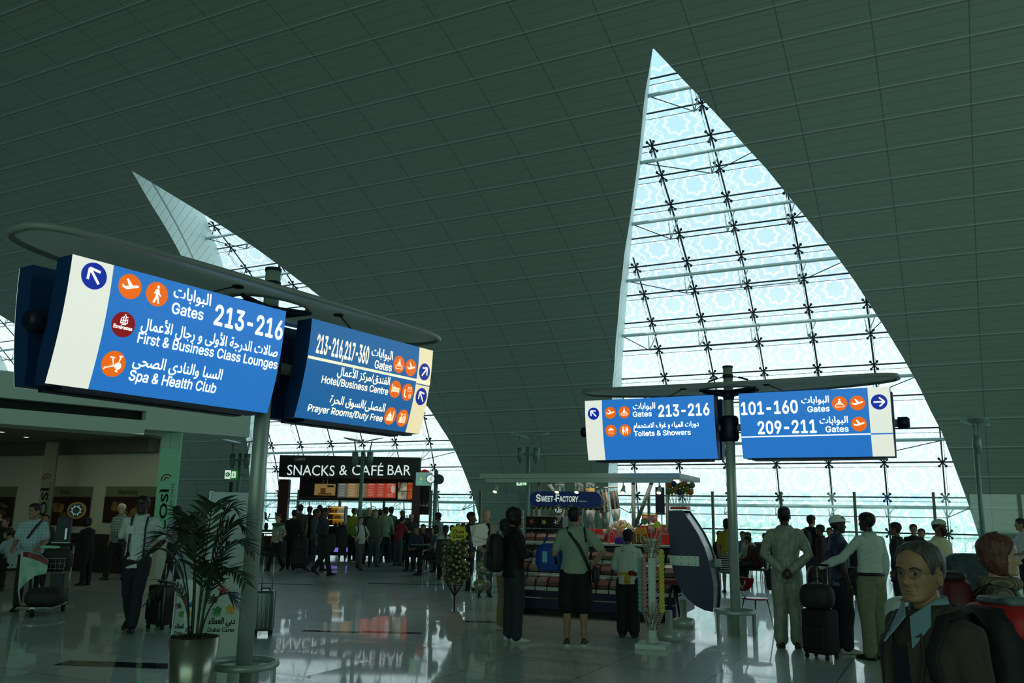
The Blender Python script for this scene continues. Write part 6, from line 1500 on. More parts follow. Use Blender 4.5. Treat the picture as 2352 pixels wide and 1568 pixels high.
def trolley_case(loc, rz, lab, m, size=(.36, .24, .56), handle=.42, cat='suitcase', group=None, shell=False, tilt=0.0):
    t_ = thing('suitcase', lab, cat, loc, rz, group); sx, sy, sz = size; t_.rotation_euler = (tilt, 0, rz)
    mb = MB(); mb.box((0, 0, sz/2+.06), size, None, .035); bd = mb.build('case_body', m, t_, True)
    mb = MB()
    if shell:
        for q in (-.3, -.1, .1, .3): mb.box((q*sx, -sy/2-.003, sz/2+.06), (.02, .012, sz*.82), None, .003)
        mb.build('shell_ribs', m, bd)
    else:
        mb.box((0, -sy/2-.018, sz*.38+.06), (sx*.82, .05, sz*.5), None, .018); mb.build('front_pocket', m, bd)
    for px_ in (-1, 1):
        for py_ in (-1, 1):
            mb = MB(); mb.tube([(px_*sx*.38-.012, py_*sy*.36, .03), (px_*sx*.38+.012, py_*sy*.36, .03)], .03, 14); mb.box((px_*sx*.38, py_*sy*.36, .055), (.03, .03, .03)); mb.build('wheel', mat('rubber_black', (18, 18, 18), .7), t_)
    if handle:
        mb = MB()
        for q in (-1, 1): mb.tube([(q*.07, sy*.36, sz+.06), (q*.07, sy*.36, sz+.06+handle)], .008, 8)
        hd_ = mb.build('pull_handle', mat('handle_aluminium', (170, 176, 174), .3, .8), t_, True); mb = MB(); mb.tube([(-.085, sy*.36, sz+.06+handle), (.085, sy*.36, sz+.06+handle)], .014, 10, round_ends=True); mb.build('grip', mat('rubber_black', (1, 1, 1)), hd_, True)
    mb = MB(); mb.tube([(-.06, 0, sz+.06), (-.05, 0, sz+.09), (.05, 0, sz+.09), (.06, 0, sz+.06)], .01, 8); mb.build('top_handle', mat('rubber_black', (1, 1, 1)), t_, True)
    return t_
def soft_thing(name, lab, cat, loc, rz, size, m, group=None, handles=True, vox=.018):
    t_ = thing(name, lab, cat, loc, rz, group); soft((0, 0, size[2]/2), size, m, t_, 'bag_body', vox)
    if handles:
        mb = MB(); mb.tube([(-size[0]*.25, 0, size[2]*.9), (-size[0]*.18, 0, size[2]*1.18), (size[0]*.18, 0, size[2]*1.18), (size[0]*.25, 0, size[2]*.9)], .012, 8); mb.build('carry_handle', m, t_, True)
    return t_
# ---------------------------------------------------------------- who stands where
bk_cloth = mottled('black_nylon', (22, 22, 24), (30, 30, 33), 40, .6); dk_brown = mottled('dark_brown_leather', (44, 32, 26), (58, 44, 36), 30, .5)
jean = (48, 58, 74); BK = (26, 26, 30); NV = (32, 38, 52)
chk = checked('pale_blue_check_shirt', (176, 198, 202), (140, 166, 174), .05); chk2 = checked('plaid_shirt', (158, 176, 172), (92, 116, 118), .06)
# left: trolley pusher and the restaurant
CM_ = person('man in a pale checked short-sleeved shirt pushing a luggage trolley', (86, 1156), Y=14.3, face=195, legs='ease', arms=('push', 'push'), skin='mid', topmat=chk, hem=.90, bottom=(34, 32, 34), hyaw=radians(-38), belly=.06, wide=1.08, curl=.9, lean=8, collar=True, near=True)
strap(CM_, [(-.12, .02, 1.475), (-.06, .15, 1.38), (.03, .16, 1.22), (.12, .13, 1.04)], .02, mat('striped_strap', (60, 40, 44), .7), 'shoulder_strap')
person('person in a pale shirt bending over at a restaurant table, behind the trolley', (46, 1206), Y=17.2, face=75, legs='sit', arms=('table', 'table'), top=(150, 168, 172), sleeve='long', bottom=BK, lean=22, hair=('short', (18, 16, 16)))
person('dark-haired person showing above the shoulder of the trolley pusher', (106, 1181), Y=18.3, face=200, top=(60, 56, 54), sleeve='long')
person('woman in black leaning at the counter behind the charging kiosk', (211, 1189), Y=19.0, face=70, top=(22, 22, 24), sleeve='long', bottom=BK, hair=('woman', (20, 17, 16)), lean=10, arms=('table', 'table'))
person('person in dark clothes at the left picture edge by the sandwich poster', (16, 1188), Y=18.5, face=160, top=(28, 27, 28), sleeve='long', bottom=BK)
person('second dark person at the left picture edge, further back', (4, 1172), Y=20.0, face=120, top=(34, 30, 30), sleeve='long', bottom=BK)
person('white-haired man in a plaid shirt and dark cropped trousers', (282, 1157), feet=(268, 1331), face=170, legs='walk', arms=('down', 'down'), skin='light', hair=('thin', (190, 186, 176)), topmat=chk2, hem=.84, bottom=(34, 36, 36), belly=.09, wide=1.12, hyaw=radians(18), collar=True)
WS = person('man in a loose white shirt with dark braces, hands behind his back', (331, 1138), feet=(320, 1448), face=188, legs='walkr', arms=('back', 'back'), skin='dark', hair=('crop', (14, 12, 12)), top=(212, 220, 216), hem=.80, bottom=(30, 34, 42), hyaw=radians(-14), near=True, loose=.024, collar=True)
for s_ in (1, -1): strap(WS, [(s_*.085, -.05, 1.492), (s_*.10, .08, 1.46), (s_*.095, .138, 1.32), (s_*.10, .140, 1.10), (s_*.10, .145, .94)], .012, bk_cloth, 'brace', WS['top'])
mb = MB(); mb.box(WS['T']((.09, .142, 1.30)), (.10, .012, .11), None, .004); mb.build('chest_pocket', mat('white_pocket', (206, 214, 210), .8), WS['top'])
trolley_case(at(368, 1428, 12.5).xy.to_3d(), radians(-25), 'black trolley suitcase with a shiny edge behind the man in braces', mat('black_case', (26, 27, 30), .3), (.34, .24, .54), .30)
BY = person('boy in profile with a pale blue shirt and a backpack, beside the pillar sign', (408, 1162), Y=19.6, face=72, legs='walk', arms=('bent', 'bent'), skin='mid', top=(150, 168, 188), bottom=(40, 42, 48), H=None)
backpack(BY, 'dark backpack worn by the boy beside the pillar sign', bk_cloth)
# snack bar crowd
G1 = person('woman with a green scarf and a spotted white top walking with a large bag', (641, 1182), feet=(633, 1312), face=150, legs='walk', arms=('down', 'bent'), top=(196, 194, 184), topmat=mottled('spotted_top', (200, 200, 190), (84, 86, 80), 26, .8), bottom=BK, hair=('short', (30, 24, 20)), skin='light', hyaw=.4)
mb = MB(); mb.ring((0, 0, 0), .10, .05, 20, 8, Matrix.Translation(G1['T']((0, .0, 1.45))) @ Matrix.Diagonal((1.35, 1.1, .9, 1))); mb.build('scarf', mat('green_scarf', (44, 96, 58), .8), G1['root'], True)
soft_thing('shoulder_bag', 'large brown bag swinging beside the woman in the green scarf', 'bag', wloc(G1, (.36, -.05, .52)), radians(40), (.52, .22, .42), dk_brown)
person('man in a black jacket seen from behind beside a black suitcase', (677, 1171), feet=(664, 1306), face=8, top=BK, sleeve='long', coat=True, bottom=BK)
trolley_case(onfloor(686, 1309), radians(4), 'tall black suitcase pulled by the man in the black jacket', mat('matt_black_case', (20, 21, 24), .6), (.42, .26, .82), .12)
person('man in an olive shirt queueing at the snack bar, seen from behind', (691, 1159), Y=28.3, face=5, top=(74, 76, 60), bottom=BK, hair=('short', (26, 22, 20)))
D1 = person('man in dark navy walking right, jacket over his arm', (746, 1167), feet=(738, 1322), face=-95, legs='walk', arms=('bent', 'down'), top=(34, 40, 48), sleeve='long', coat=True, bottom=(34, 38, 48), skin='brown')
soft_thing('folded_jacket', 'dark jacket hanging from the arm of the man in navy', 'jacket', wloc(D1, (.28, .30, .62)), radians(10), (.24, .16, .46), mottled('dark_jacket_cloth', (44, 46, 48), (32, 34, 36), 30, .8), handles=False)
person('man in a slate blue shirt walking just behind the man in navy', (727, 1169), Y=24.2, face=-80, legs='walkr', top=(62, 70, 84), sleeve='long', bottom=(38, 42, 54), skin='brown')
person('woman in a long black coat facing the snack bar, hand on hip', (792, 1164), feet=(790, 1279), face=4, arms=('down', 'hip'), top=(18, 18, 20), sleeve='long', coat=True, hem=.86, bkind='skirt', bottom=(20, 20, 22), hair=('woman', (24, 20, 18)), skin='light')
person('person in a yellow top with a dark strap at the snack bar', (814, 1167), Y=29.7, face=-25, top=(176, 172, 62), sleeve='short', bottom=BK, hair=('short', (70, 58, 40)), skin='light')
W1_ = person('woman in a white tee with a bag strap walking right, hand at her waist', (829, 1187), feet=(824, 1310), face=-140, legs='walk', arms=('bent', 'hip'), top=(196, 206, 200), bottom=(84, 84, 92), hair=('short', (34, 26, 22)), skin='light', belly=.06, hyaw=-.3)
soft_thing('shoulder_bag', 'green cloth bag on the shoulder of the woman in the white tee', 'bag', wloc(W1_, (.22, -.08, .98)), 0, (.26, .18, .26), mat('green_cloth', (84, 120, 50), .8), handles=False)
backpack(W1_, 'dark backpack worn by the woman in the white tee', bk_cloth)
person('man in an open grey-green jacket and jeans walking toward the hall', (863, 1170), feet=(860, 1302), face=-165, legs='walkr', top=(88, 96, 84), sleeve='long', coat=True, bottom=(66, 84, 98), skin='light', hair=('short', (70, 62, 54)), hem=.74)
person('fair-haired person behind the man in the grey-green jacket', (848, 1166), Y=28.2, face=20, top=(56, 58, 58), sleeve='long', hair=('short', (150, 136, 110)), skin='light')
person('man in a pale sage tee and jeans, walking away', (887, 1165), feet=(890, 1293), face=-18, legs='walk', top=(160, 172, 152), bottom=(44, 54, 66), skin='olive', arms=('swingf', 'swingb'), hem=.82)
person('man in a turquoise shirt at the snack bar counter', (899, 1164), Y=29.8, face=-15, top=(86, 150, 148), bottom=BK, sleeve='short')
person('man in a crimson shirt leaning on the snack bar counter', (917, 1184), Y=27.6, face=-35, legs='ease', lean=14, arms=('table', 'table'), top=(150, 36, 56), sleeve='short', bottom=(70, 78, 88), hem=.86)
person('small child in maroon walking right in front of the snack bar', (914, 1216), feet=(918, 1291), face=-80, legs='walk', top=(72, 22, 28), sleeve='long', coat=True, bottom=(80, 86, 94), skin='light', hair=('short', (60, 38, 26)), cat='person')
for i, (x, y, Y_, c, lab) in enumerate(((712, 1163, 29.2, (36, 34, 36), 'dark-haired person queueing between the olive shirt and the navy man'), (735, 1160, 29.6, (58, 50, 44), 'person in brown at the pastry case'), (925, 1172, 29.4, (40, 46, 44), 'person in dark green at the right of the snack bar counter'), (945, 1181, 28.2, (60, 62, 64), 'person in grey bending over the right end of the counter'), (873, 1170, 29.8, (50, 44, 46), 'dark figure at the counter between the jacket man and the sage tee'))):
    person(lab, (x, y), Y=Y_, face=-5+15*(i % 3), top=c, sleeve='long', bottom=BK, hair=('short', ((24, 20, 18), (30, 26, 24), (70, 74, 30), (120, 110, 90), (30, 24, 20))[i]), skin='mid')
# tables by the window
person('man standing by the clock post in a pale grey top', (1007, 1177), Y=25.0, face=60, top=(120, 126, 122), sleeve='long', bottom=BK, skin='brown', hair=('short', (18, 15, 14)))
def chair_simple(loc, rz, lab, m, group=None):
    loc = Vector(loc)+Vector((-sin(rz), cos(rz), 0))*-.02
    c_ = thing('cafe_chair', lab, 'chair', loc, rz, group)
    mb = MB(); mb.box((0, 0, .40), (.44, .44, .05), None, .015); mb.build('seat', m, c_); mb = MB(); mb.box((0, -.25, .70), (.44, .035, .62), None, .015); mb.build('backrest', m, c_)
    for dx in (-.19, .19):
        for dy in (-.19, .19): mb = MB(); mb.tube([(dx, dy, .43), (dx*1.1, dy*1.1, 0)], .013, 8); mb.build('leg', chrome, c_)
    return c_
PT = person('woman with a ponytail and white top sitting on a black chair, back turned', (1024, 1206), Y=22.0, face=4, legs='sit', arms=('lap', 'lap'), top=(206, 212, 208), sleeve='short', bottom=BK, hair=('pony', (26, 20, 18)), skin='mid')
chair_simple((PT['root'].location.x, 22.0-.02, 0), radians(4), 'black chair under the woman with the ponytail', bk_cloth)
for i, (x, y, Y_, f, c, lab) in enumerate(((1001, 1208, 23.8, 100, (70, 80, 84), 'girl in grey-blue sitting beside the clock post'), (1039, 1206, 26.0, 180, (30, 30, 32), 'seated dark figure right of the ponytail woman'), (1053, 1203, 27.2, 150, (36, 34, 36), 'seated dark figure behind the yellow flower sign'), (1064, 1202, 28.4, 200, (28, 30, 34), 'seated dark figure nearest the man in navy profile'), (958, 1208, 25.6, 160, (44, 60, 90), 'person in blue sitting at a table right of the crimson shirt'), (972, 1204, 26.6, 190, (110, 40, 36), 'person in red sitting at a table left of the clock post'))):
    q = person(lab, (x, y), Y=Y_, face=f, legs='sit', arms=('lap', 'lap'), top=c, sleeve='long', bottom=BK, hair=('woman' if i == 0 else 'short', (26, 20, 18)), skin='mid' if i else 'light')
    chair_simple((q['root'].location.x, Y_, 0), radians(f), 'dark cafe chair of the ' + lab.split(' sitting')[0].replace('seated ', '').replace('dark ', ''), bk_cloth, 'dark cafe chairs by the window')
for i, (x, Y_) in enumerate(((965, 24.6), (1012, 22.9))):
    p = at(x, 1230, Y_); tb = thing('cafe_table', ('small round cafe table near the clock post', 'small round cafe table before the ponytail woman')[i], 'table', (p.x, Y_+.9, 0)); mb = MB(); mb.lathe([(.001, .72), (.36, .72), (.36, .75), (.001, .75)], 28); mb.build('tabletop', mat('table_grey', (120, 128, 126), .3), tb); mb = MB(); mb.tube([(0, 0, .02), (0, 0, .72)], .03, 10); mb.build('column', chrome, tb); mb = MB(); mb.lathe([(.001, 0), (.22, 0), (.2, .02), (.001, .03)], 24); mb.build('foot', chrome, tb)
trolley_case(onfloor(977, 1297), radians(8), 'dark red suitcase standing by the cafe tables', mat('dark_red_case', (84, 30, 34), .5), (.38, .25, .66), .2)
p = onfloor(994, 1296); sk_ = soft_thing('cloth_bag', 'slouched white carrier bag on the floor beside the ponytail woman', 'bag', p, .4, (.22, .16, .52), mat('white_carrier', (190, 200, 196), .5), handles=False)
person('man with dark curly hair and navy jacket in profile, facing right', (1082, 1176), Y=19.4, face=-92, top=(36, 42, 52), sleeve='long', coat=True, bottom=BK, hair=('short', (16, 14, 14)), skin='brown')
NP = person('balding man in an open beige jacket holding newspapers', (1117, 1170), Y=18.0, face=-168, legs='ease', arms=('bent', 'fold'), top=(142, 138, 118), sleeve='long', coat=True, bottom=(70, 74, 72), hair=('fringe', (110, 104, 96)), skin='light', hem=.72, glasses=True, hyaw=-.4)
mb = MB(); mb.box(NP['T']((0, .125, 1.22)), (.13, .05, .5), None, .02); mb.build('undershirt', mat('black_tee', (18, 18, 20), .8), NP['top'])
nw = thing('newspapers', 'folded white newspapers under the arm of the man in the beige jacket', 'newspaper', wloc(NP, NP['T']((.18, .27, 1.24))), radians(-160))
for i in range(3): mb = MB(); mb.box((0, .02*i, .03*i), (.34-.03*i, .012, .42-.1*i), Matrix.Rotation(.2-.25*i, 4, 'Y')); mb.build('folded_paper', mat('newsprint', (214, 218, 212), .8), nw)
# at the sweet stall
MK_ = person('man in a black jacket and backpack, arms folded, at the sweet stall', (1182, 1168), feet=(1180, 1474), face=-72, legs='ease', arms=('fold', 'fold'), skin='olive', hair=('bob', (18, 15, 14)), top=(20, 20, 22), sleeve='long', coat=True, bottom=(46, 50, 60), shoe=(196, 200, 198), sole=(150, 154, 152), near=True, loose=.03, hem=.84, hpitch=-.12)
backpack(MK_, 'black backpack on the man with folded arms', bk_cloth, (.34, .22, .50), (0, -.27, 1.16))
person('person in pale top and tan trousers hidden behind the man in black', (1163, 1194), Y=12.9, face=-60, top=(190, 198, 186), sleeve='short', bottom=(150, 132, 92), skin='mid', hair=('woman', (24, 20, 18)), shoe=(180, 178, 170))
TM = person('man in a pale sage tee and black shorts, back turned at the stall', (1321, 1164), feet=(1304, 1482), face=-6, legs='ease', arms=('hip', 'bent'), skin='mid', hair=('short', (20, 17, 16)), top=(152, 166, 148), hem=.90, bkind='shorts', bottom=(18, 18, 20), shoe=(74, 48, 42), sole=(190, 186, 176), near=True, loose=.045, hyaw=radians(-28), wide=1.08, curl=.7)
strap(TM, [(-.10, -.05, 1.492), (-.06, -.132, 1.40), (.06, -.142, 1.24), (.155, -.13, 1.05), (.20, -.08, .93)], .022, bk_cloth, 'bag_strap')
strap(TM, [(.12, -.04, 1.49), (.135, -.135, 1.40), (.15, -.13, 1.30)], .014, bk_cloth, 'bag_strap')
bb = soft_thing('shoulder_bag', 'bright blue shoulder bag under the arm of the man in the sage tee', 'bag', wloc(TM, (-.34, .06, .92)), radians(-25), (.36, .22, .36), mottled('blue_bag_cloth', (28, 70, 160), (24, 58, 140), 30, .6))
mb = MB(); mb.box((-.02, -.113, .19), (.07, .01, .14)); mb.build('pale_patch', mat('pale_blue_patch', (110, 180, 200), .6), bb); mb = MB(); mb.tube([(.10, -.11, .34), (.14, -.10, .1)], [(.02, .006)]*2, 8); mb.build('dark_strap', bk_cloth, bb)
soft_thing('hip_bag', 'small black bag at the hip of the man in the sage tee', 'bag', wloc(TM, (.27, .0, .78)), 0, (.10, .18, .22), bk_cloth, handles=False)
SF = person('stall assistant in a white blouse, dark beret and yellow and red sash', (1441, 1217), feet=(1424, 1462), face=-14, legs='stand', arms=('front', 'front'), skin='brown', hair=('short', (20, 17, 16)), top=(206, 214, 208), sleeve='long', hem=.86, bottom=(26, 28, 32), near=True, loose=.042, lean=6, wide=1.06)
mm = hair_mesh('beret', .022, mat('dark_beret', (26, 26, 34), .8), 2); h_ = link('beret', mm, SF['root']); h_.matrix_local = SF['HM']
mb = MB(); mb.ring((0, 0, 0), .155, .016, 30, 8, Matrix.Translation(SF['T']((0, 0, 1.02))) @ Matrix.Diagonal((1.08*SF['k'], .82*SF['k'], 1.6, 1))); sa = mb.build('sash', mat('yellow_sash', (196, 150, 30), .7), SF['root'], True)
mb = MB(); mb.tube([SF['T']((.02, -.155, 1.02)), SF['T']((.0, -.17, .95)), SF['T']((.01, -.165, .88))], [(.03, .012), (.035, .01), (.04, .008)], 8, flat=(1, 0, 0)); mb.build('sash_tail', mat('yellow_sash', (1, 1, 1)), sa, True)
mb = MB(); mb.tube([SF['T']((.03, -.155, 1.03)), SF['T']((.09, -.16, 1.05)), SF['T']((.16, -.12, 1.02))], [(.03, .014)]*3, 8, flat=(0, 0, 1)); mb.build('red_sash_band', mat('red_sash', (110, 22, 30), .7), sa, True)
mb = MB(); mb.tube([SF['T']((-.10, -.115, 1.40)), SF['T']((0, -.125, 1.385)), SF['T']((.10, -.12, 1.37))], [(.014, .004)]*3, 6, flat=(0, 0, 1)); mb.build('collar_trim', mat('yellow_trim', (190, 170, 60), .7), SF['top'])
# right half
person('woman in a yellow top and striped skirt behind the far sign post', (1669, 1193), Y=20.0, face=-15, top=(168, 156, 48), sleeve='short', bkind='skirt', bmat=striped('striped_skirt', (190, 190, 180), (24, 24, 26), .05, 'Z'), hair=('bob', (18, 15, 15)), bottom=(10, 10, 10), skin='mid')
grey_seat = mat('gate_seat', (44, 50, 54), .4)
for i, (x, y, Y_, f, c, hc_, lab) in enumerate(((1656, 1219, 23.0, 20, (36, 38, 40), (30, 26, 24), 'seated dark figure left of the woman in yellow'), (1706, 1220, 24.5, 160, (110, 140, 150), (20, 18, 18), 'person in pale blue sitting right of the far sign post'), (1720, 1222, 23.2, 120, (190, 196, 190), (30, 26, 24), 'person in white sitting right of the far sign post'), (1736, 1228, 22.0, 60, (84, 36, 34), (24, 20, 20), 'person in maroon bending forward on the gate seats'), (1756, 1224, 24.0, 180, (50, 54, 56), (22, 20, 20), 'seated person in grey beside the man in the silk suit'), (1963, 1237, 19.5, 170, (30, 30, 34), (18, 16, 16), 'dark seated figure between the cap man and the khaki trousers'), (2116, 1214, 22.0, 150, (40, 42, 44), (24, 20, 18), 'seated dark figure left of the man in the cream robe'))):
    q = person(lab, (x, y), Y=Y_, face=f, legs='sit', arms=('lap', 'lap'), top=c, sleeve='long', bottom=BK, hair=('short', hc_), skin='mid', lean=18 if i == 3 else 4)
    chair_simple((q['root'].location.x, Y_, 0), radians(f), ('first', 'second', 'third', 'fourth', 'fifth', 'sixth', 'seventh')[i]+' dark gate seat from the left under the waiting people at right', grey_seat, 'dark gate seats at right')
silk = mottled('silk_suit_cloth', (150, 154, 138), (126, 132, 118), 14, .42, stretch=(3, 3, .5))
SM = person('man in a shiny beige silk suit, hands clasped behind his back', (1800, 1163), feet=(1815, 1486), face=-16, legs='stand', arms=('back', 'back'), skin='dark', hair=('crop', (12, 11, 11)), topmat=silk, sleeve='long', coat=True, hem=.80, bmat=silk, shoe=(50, 30, 24), near=True, loose=.034, curl=.8, collar=True)
mb = MB(); mb.tube([SM['T']((0, -.148, 1.02)), SM['T']((0, -.152, .90)), SM['T']((0, -.150, .80))], .003, 5); mb.build('back_vent', mat('seam_dark', (70, 72, 64), .8), SM['top'])
soft_thing('hand_bag', 'dark bag hanging behind the legs of the man in the silk suit', 'bag', at(1776, 1352, 12.3)+Vector((0, 0, -.02)), 0, (.18, .16, .30), bk_cloth, handles=True)
R8 = person('man in a dark jacket, jeans and trainers with a backpack', (1862, 1183), feet=(1862, 1369), face=-55, legs='ease', arms=('front', 'front'), top=(26, 26, 28), sleeve='long', coat=True, bottom=(58, 66, 80), skin='olive', shoe=(120, 124, 124), sole=(190, 190, 186))
backpack(R8, 'black backpack on the man in jeans and trainers', bk_cloth, (.32, .2, .46), (0, -.26, 1.2))
person('person in dark maroon standing beside the man with trainers', (1884, 1205), Y=18.6, face=60, top=(50, 26, 30), sleeve='long', bottom=BK, skin='brown')
tied = mottled('dark_blue_tie_dye', (28, 32, 58), (96, 104, 140), 7, .7, detail=4)
CP = person('man in a white cap and dark blue mottled shirt, facing right', (1921, 1184), feet=(1942, 1498), face=-92, legs='ease', arms=('down', 'bent'), skin='dark', hair=('crop', (14, 12, 12)), topmat=tied, hem=.84, bottom=(30, 32, 40), shoe=(196, 190, 176), near=True, loose=.032, collar=True)
capm = mat('white_cap_cloth', (214, 220, 214), .8)
mm = hair_mesh('cap', .014, capm, 1, wave=.0006); cpo = link('cap', mm, CP['root']); cpo.matrix_local = CP['HM']
mb = MB(); mb.rings([[Vector((.075*sin(a), .07+y_*cos(a)**.8*1.0, z_-.012*cos(a))) for a in [-1.35+2.7*i/12 for i in range(13)]] for y_, z_ in ((.03, .052), (.105, .046), (.105, .041), (.03, .044))], False, False, closed=False); pk = mb.build('cap_peak', capm, cpo, True)
mb = MB()
for q in (seg((-.018, 0), (0, .03), .007), seg((0, .03), (.018, 0), .007), seg((-.012, .01), (.012, .01), .006)): mb.face([cpo and Vector((.078, .035+x, .075+z)) for x, z in q])
mb.build('cap_emblem', mat('cap_emblem_dark', (60, 24, 26), .7), cpo)
khaki = mottled('khaki_cotton', (124, 128, 98), (112, 116, 90), 20, .8)
KT = person('man in a grey-white shirt and khaki trousers, arm stretched to a trolley handle', (1991, 1176), feet=(2012, 1514), face=24, legs='stand', arms=('down', ((.16, .13, -.22), (.30, .36, -.33))), skin='dark', hair=('crop', (12, 11, 11)), topmat=mottled('grey_white_shirt', (196, 204, 196), (180, 190, 182), 40, .8), sleeve='long', hem=1.0, bmat=khaki, shoe=(22, 20, 20), near=True, loose=.034, curl=1.1, hyaw=radians(14), collar=True, glasses=True)
mb = MB(); mb.ring((0, 0, 0), .17, .012, 36, 6, Matrix.Translation(KT['T']((0, -.003, 1.005))) @ Matrix.Diagonal((1.04*KT['k'], .76*KT['k'], 1.7, 1))); mb.build('belt', mat('black_belt', (16, 16, 16), .5), KT['root'], True)
p = onfloor(1888, 1512)
trolley_case(p, radians(-52), 'black wheeled case held by the man in khaki trousers', mat('black_fabric_case', (24, 24, 27), .75), (.36, .27, .52), .52)
soft_thing('duffel_bag', 'round black duffel bag strapped on top of the black wheeled case', 'bag', Vector((p.x-.02, p.y, .585)), radians(-35), (.40, .30, .30), bk_cloth)
soft_thing('duffel_bag', 'dark duffel bag with a small pale emblem, held behind the cap man', 'bag', at(1890, 1356, 12.3), radians(-10), (.42, .24, .34), dk_brown)
p = at(1963, 1358, 11.3); soft_thing('folded_jacket', 'dark jacket hanging from the hand of the cap man', 'jacket', p, .3, (.22, .14, .30), bk_cloth, handles=False)
person('man in a long dark coat behind the khaki trousers, looking left', (2057, 1200), Y=15.4, face=48, top=(24, 26, 28), sleeve='long', coat=True, hem=.66, bottom=BK, skin='brown', hair=('short', (16, 14, 14)))
person('young man in black facing the hall beside the window post', (2097, 1204), Y=19.0, face=165, top=(26, 26, 28), sleeve='long', bottom=BK, skin='mid')
RB = person('bearded man in a cream robe and embroidered cap', (2155, 1194), Y=12.6, face=-150, arms=('down', 'down'), skin='brown', hair=('crop', (16, 13, 12)), top=(212, 204, 164), sleeve='long', hem=.80, bkind='robe', bottom=(212, 204, 164), near=True, wide=1.12, hyaw=radians(10), coat=True)
mm = hair_mesh('kuma', .012, mottled('embroidered_cap', (170, 180, 168), (206, 212, 200), 60, .8), 3, wave=.0005); h_ = link('cap', mm, RB['root']); h_.matrix_local = RB['HM'] @ Matrix.Translation((0, 0, .006))
mm = hair_mesh('beard', .008, mat('black_beard', (18, 15, 14), .8), 3, na=56, nz=40); h_ = link('beard', mm, RB['root']); h_.matrix_local = RB['HM']
person('man in a white tee at the right picture edge', (2344, 1191), Y=17.5, face=70, top=(206, 212, 210), sleeve='short', bottom=BK, arms=('bent', 'bent'), skin='mid')
person('standing waiting passenger in black behind the trolley of the cap man', (1905, 1212), Y=21.5, face=150, top=(30, 30, 33), sleeve='long', bottom=BK)
# ================================================================ TROLLEY, PLANT, CHARITY STAND, CHAIR
p = onfloor(92, 1410); ct_ = thing('luggage_trolley', 'airport luggage trolley with a turquoise advert panel and wire basket', 'trolley', p, radians(12))
tube_m = mat('trolley_steel', (150, 160, 156), .35, .7); bl_ = bk_cloth
mb = MB()
for s_ in (-1, 1):
    mb.tube([(s_*.26, .42, .10), (s_*.27, .36, .55), (s_*.27, .40, .98), (s_*.25, .46, 1.04)], .016, 8); mb.tube([(s_*.26, .42, .14), (s_*.24, -.40, .12)], .016, 8)
mb.tube([(-.24, -.40, .12), (.24, -.40, .12)], .016, 8); mb.build('frame', tube_m, ct_, True)
mb = MB(); mb.tube([(-.27, .46, 1.04), (.27, .46, 1.04)], .02, 10, round_ends=True); mb.build('push_handle', mat('rubber_black', (1, 1, 1)), ct_, True)
mb = MB(); mb.box((0, .0, .13), (.46, .78, .02)); mb.build('deck', tube_m, ct_)
for q, (dx, dy) in enumerate(((-.22, .40), (.22, .40), (0, -.40))):
    mb = MB(); mb.tube([(dx-.02, dy, .065), (dx+.02, dy, .065)], .065, 18); w_ = mb.build('wheel', mat('rubber_black', (1, 1, 1)), ct_, True); mb = MB(); mb.box((dx, dy, .12), (.06, .05, .05)); mb.build('fork', tube_m, w_)
mb = MB()
for i in range(9): x = -.26+.065*i; mb.tube([(x, .02, .62), (x, .02, .84)], .004, 5); mb.tube([(x, .02, .62), (x, .34, .62)], .004, 5)
for z in (.62, .69, .76, .84): mb.tube([(-.26, .02, z), (.26, .02, z)], .005 if z < .84 else .008, 5)
for s_ in (-1, 1):
    for z in (.62, .73, .84): mb.tube([(s_*.26, .02, z), (s_*.26, .36, z)], .005, 5)
mb.build('wire_basket', tube_m, ct_)
adm = mottled('advert_turquoise', (80, 170, 160), (170, 206, 190), 5, .4)
q8 = [(-.36, -.02, .95), (-.25, -.06, .95), (-.06, -.10, .90), (.06, -.11, .82), (.05, -.11, .62), (-.12, -.08, .58), (-.26, -.05, .46), (-.33, -.02, .36)]
mb = MB(); f_ = [Vector(v) for v in q8]; mb.face(f_); mb.face([v+Vector((0, .012, 0)) for v in f_][::-1])
for i in range(8): mb.face([f_[i], f_[(i+1) % 8], f_[(i+1) % 8]+Vector((0, .012, 0)), f_[i]+Vector((0, .012, 0))])
ad = mb.build('advert_panel', adm, ct_)
mb = MB(); mb.face([Vector(v)+Vector((0, -.003, 0)) for v in ((-.345, -.022, .94), (-.25, -.063, .94), (-.06, -.103, .89), (.055, -.113, .81), (.055, -.113, .74), (-.06, -.105, .80), (-.25, -.066, .86), (-.335, -.025, .87))]); rb = mb.build('red_band', mat('advert_red', (130, 26, 30), .5), ad)
lettering('lettering', 'Dubai Duty Free', mat('advert_lettering', (210, 200, 180), .6), rb, (lambda s_, t_: Vector((-.25+s_, -.07-.14*s_, .885+t_-.24*s_-.003))), width=.25, height=.03, bold=.01, font=SANS)
mb = MB(); mb.tube([(-.37, .0, .96), (-.345, .0, .36), (-.33, .1, .14)], .014, 8); mb.build('panel_post', mat('pale_post', (196, 206, 200), .4), ad)
def on_trolley(v): return ct_.matrix_basis @ Vector(v)
soft_thing('suitcase', 'dark soft suitcase lying on the luggage trolley deck', 'suitcase', on_trolley((.08, -.06, .145)), radians(18), (.58, .60, .26), mottled('charcoal_case', (38, 36, 36), (48, 46, 44), 20, .7), handles=False)
soft_thing('travel_bag', 'dark round-topped bag in the trolley basket', 'bag', on_trolley((.10, .20, .63)), radians(12), (.46, .28, .36), mottled('charcoal_case', (1, 1, 1), (1, 1, 1), 1), handles=False)
gp = soft_thing('rolled_paper', 'pale green folded paper on top of the bag in the trolley basket', 'paper', on_trolley((-.02, .16, .985)), radians(-5), (.34, .10, .05), mat('pale_green_paper', (150, 214, 170), .6), handles=False, vox=.012)
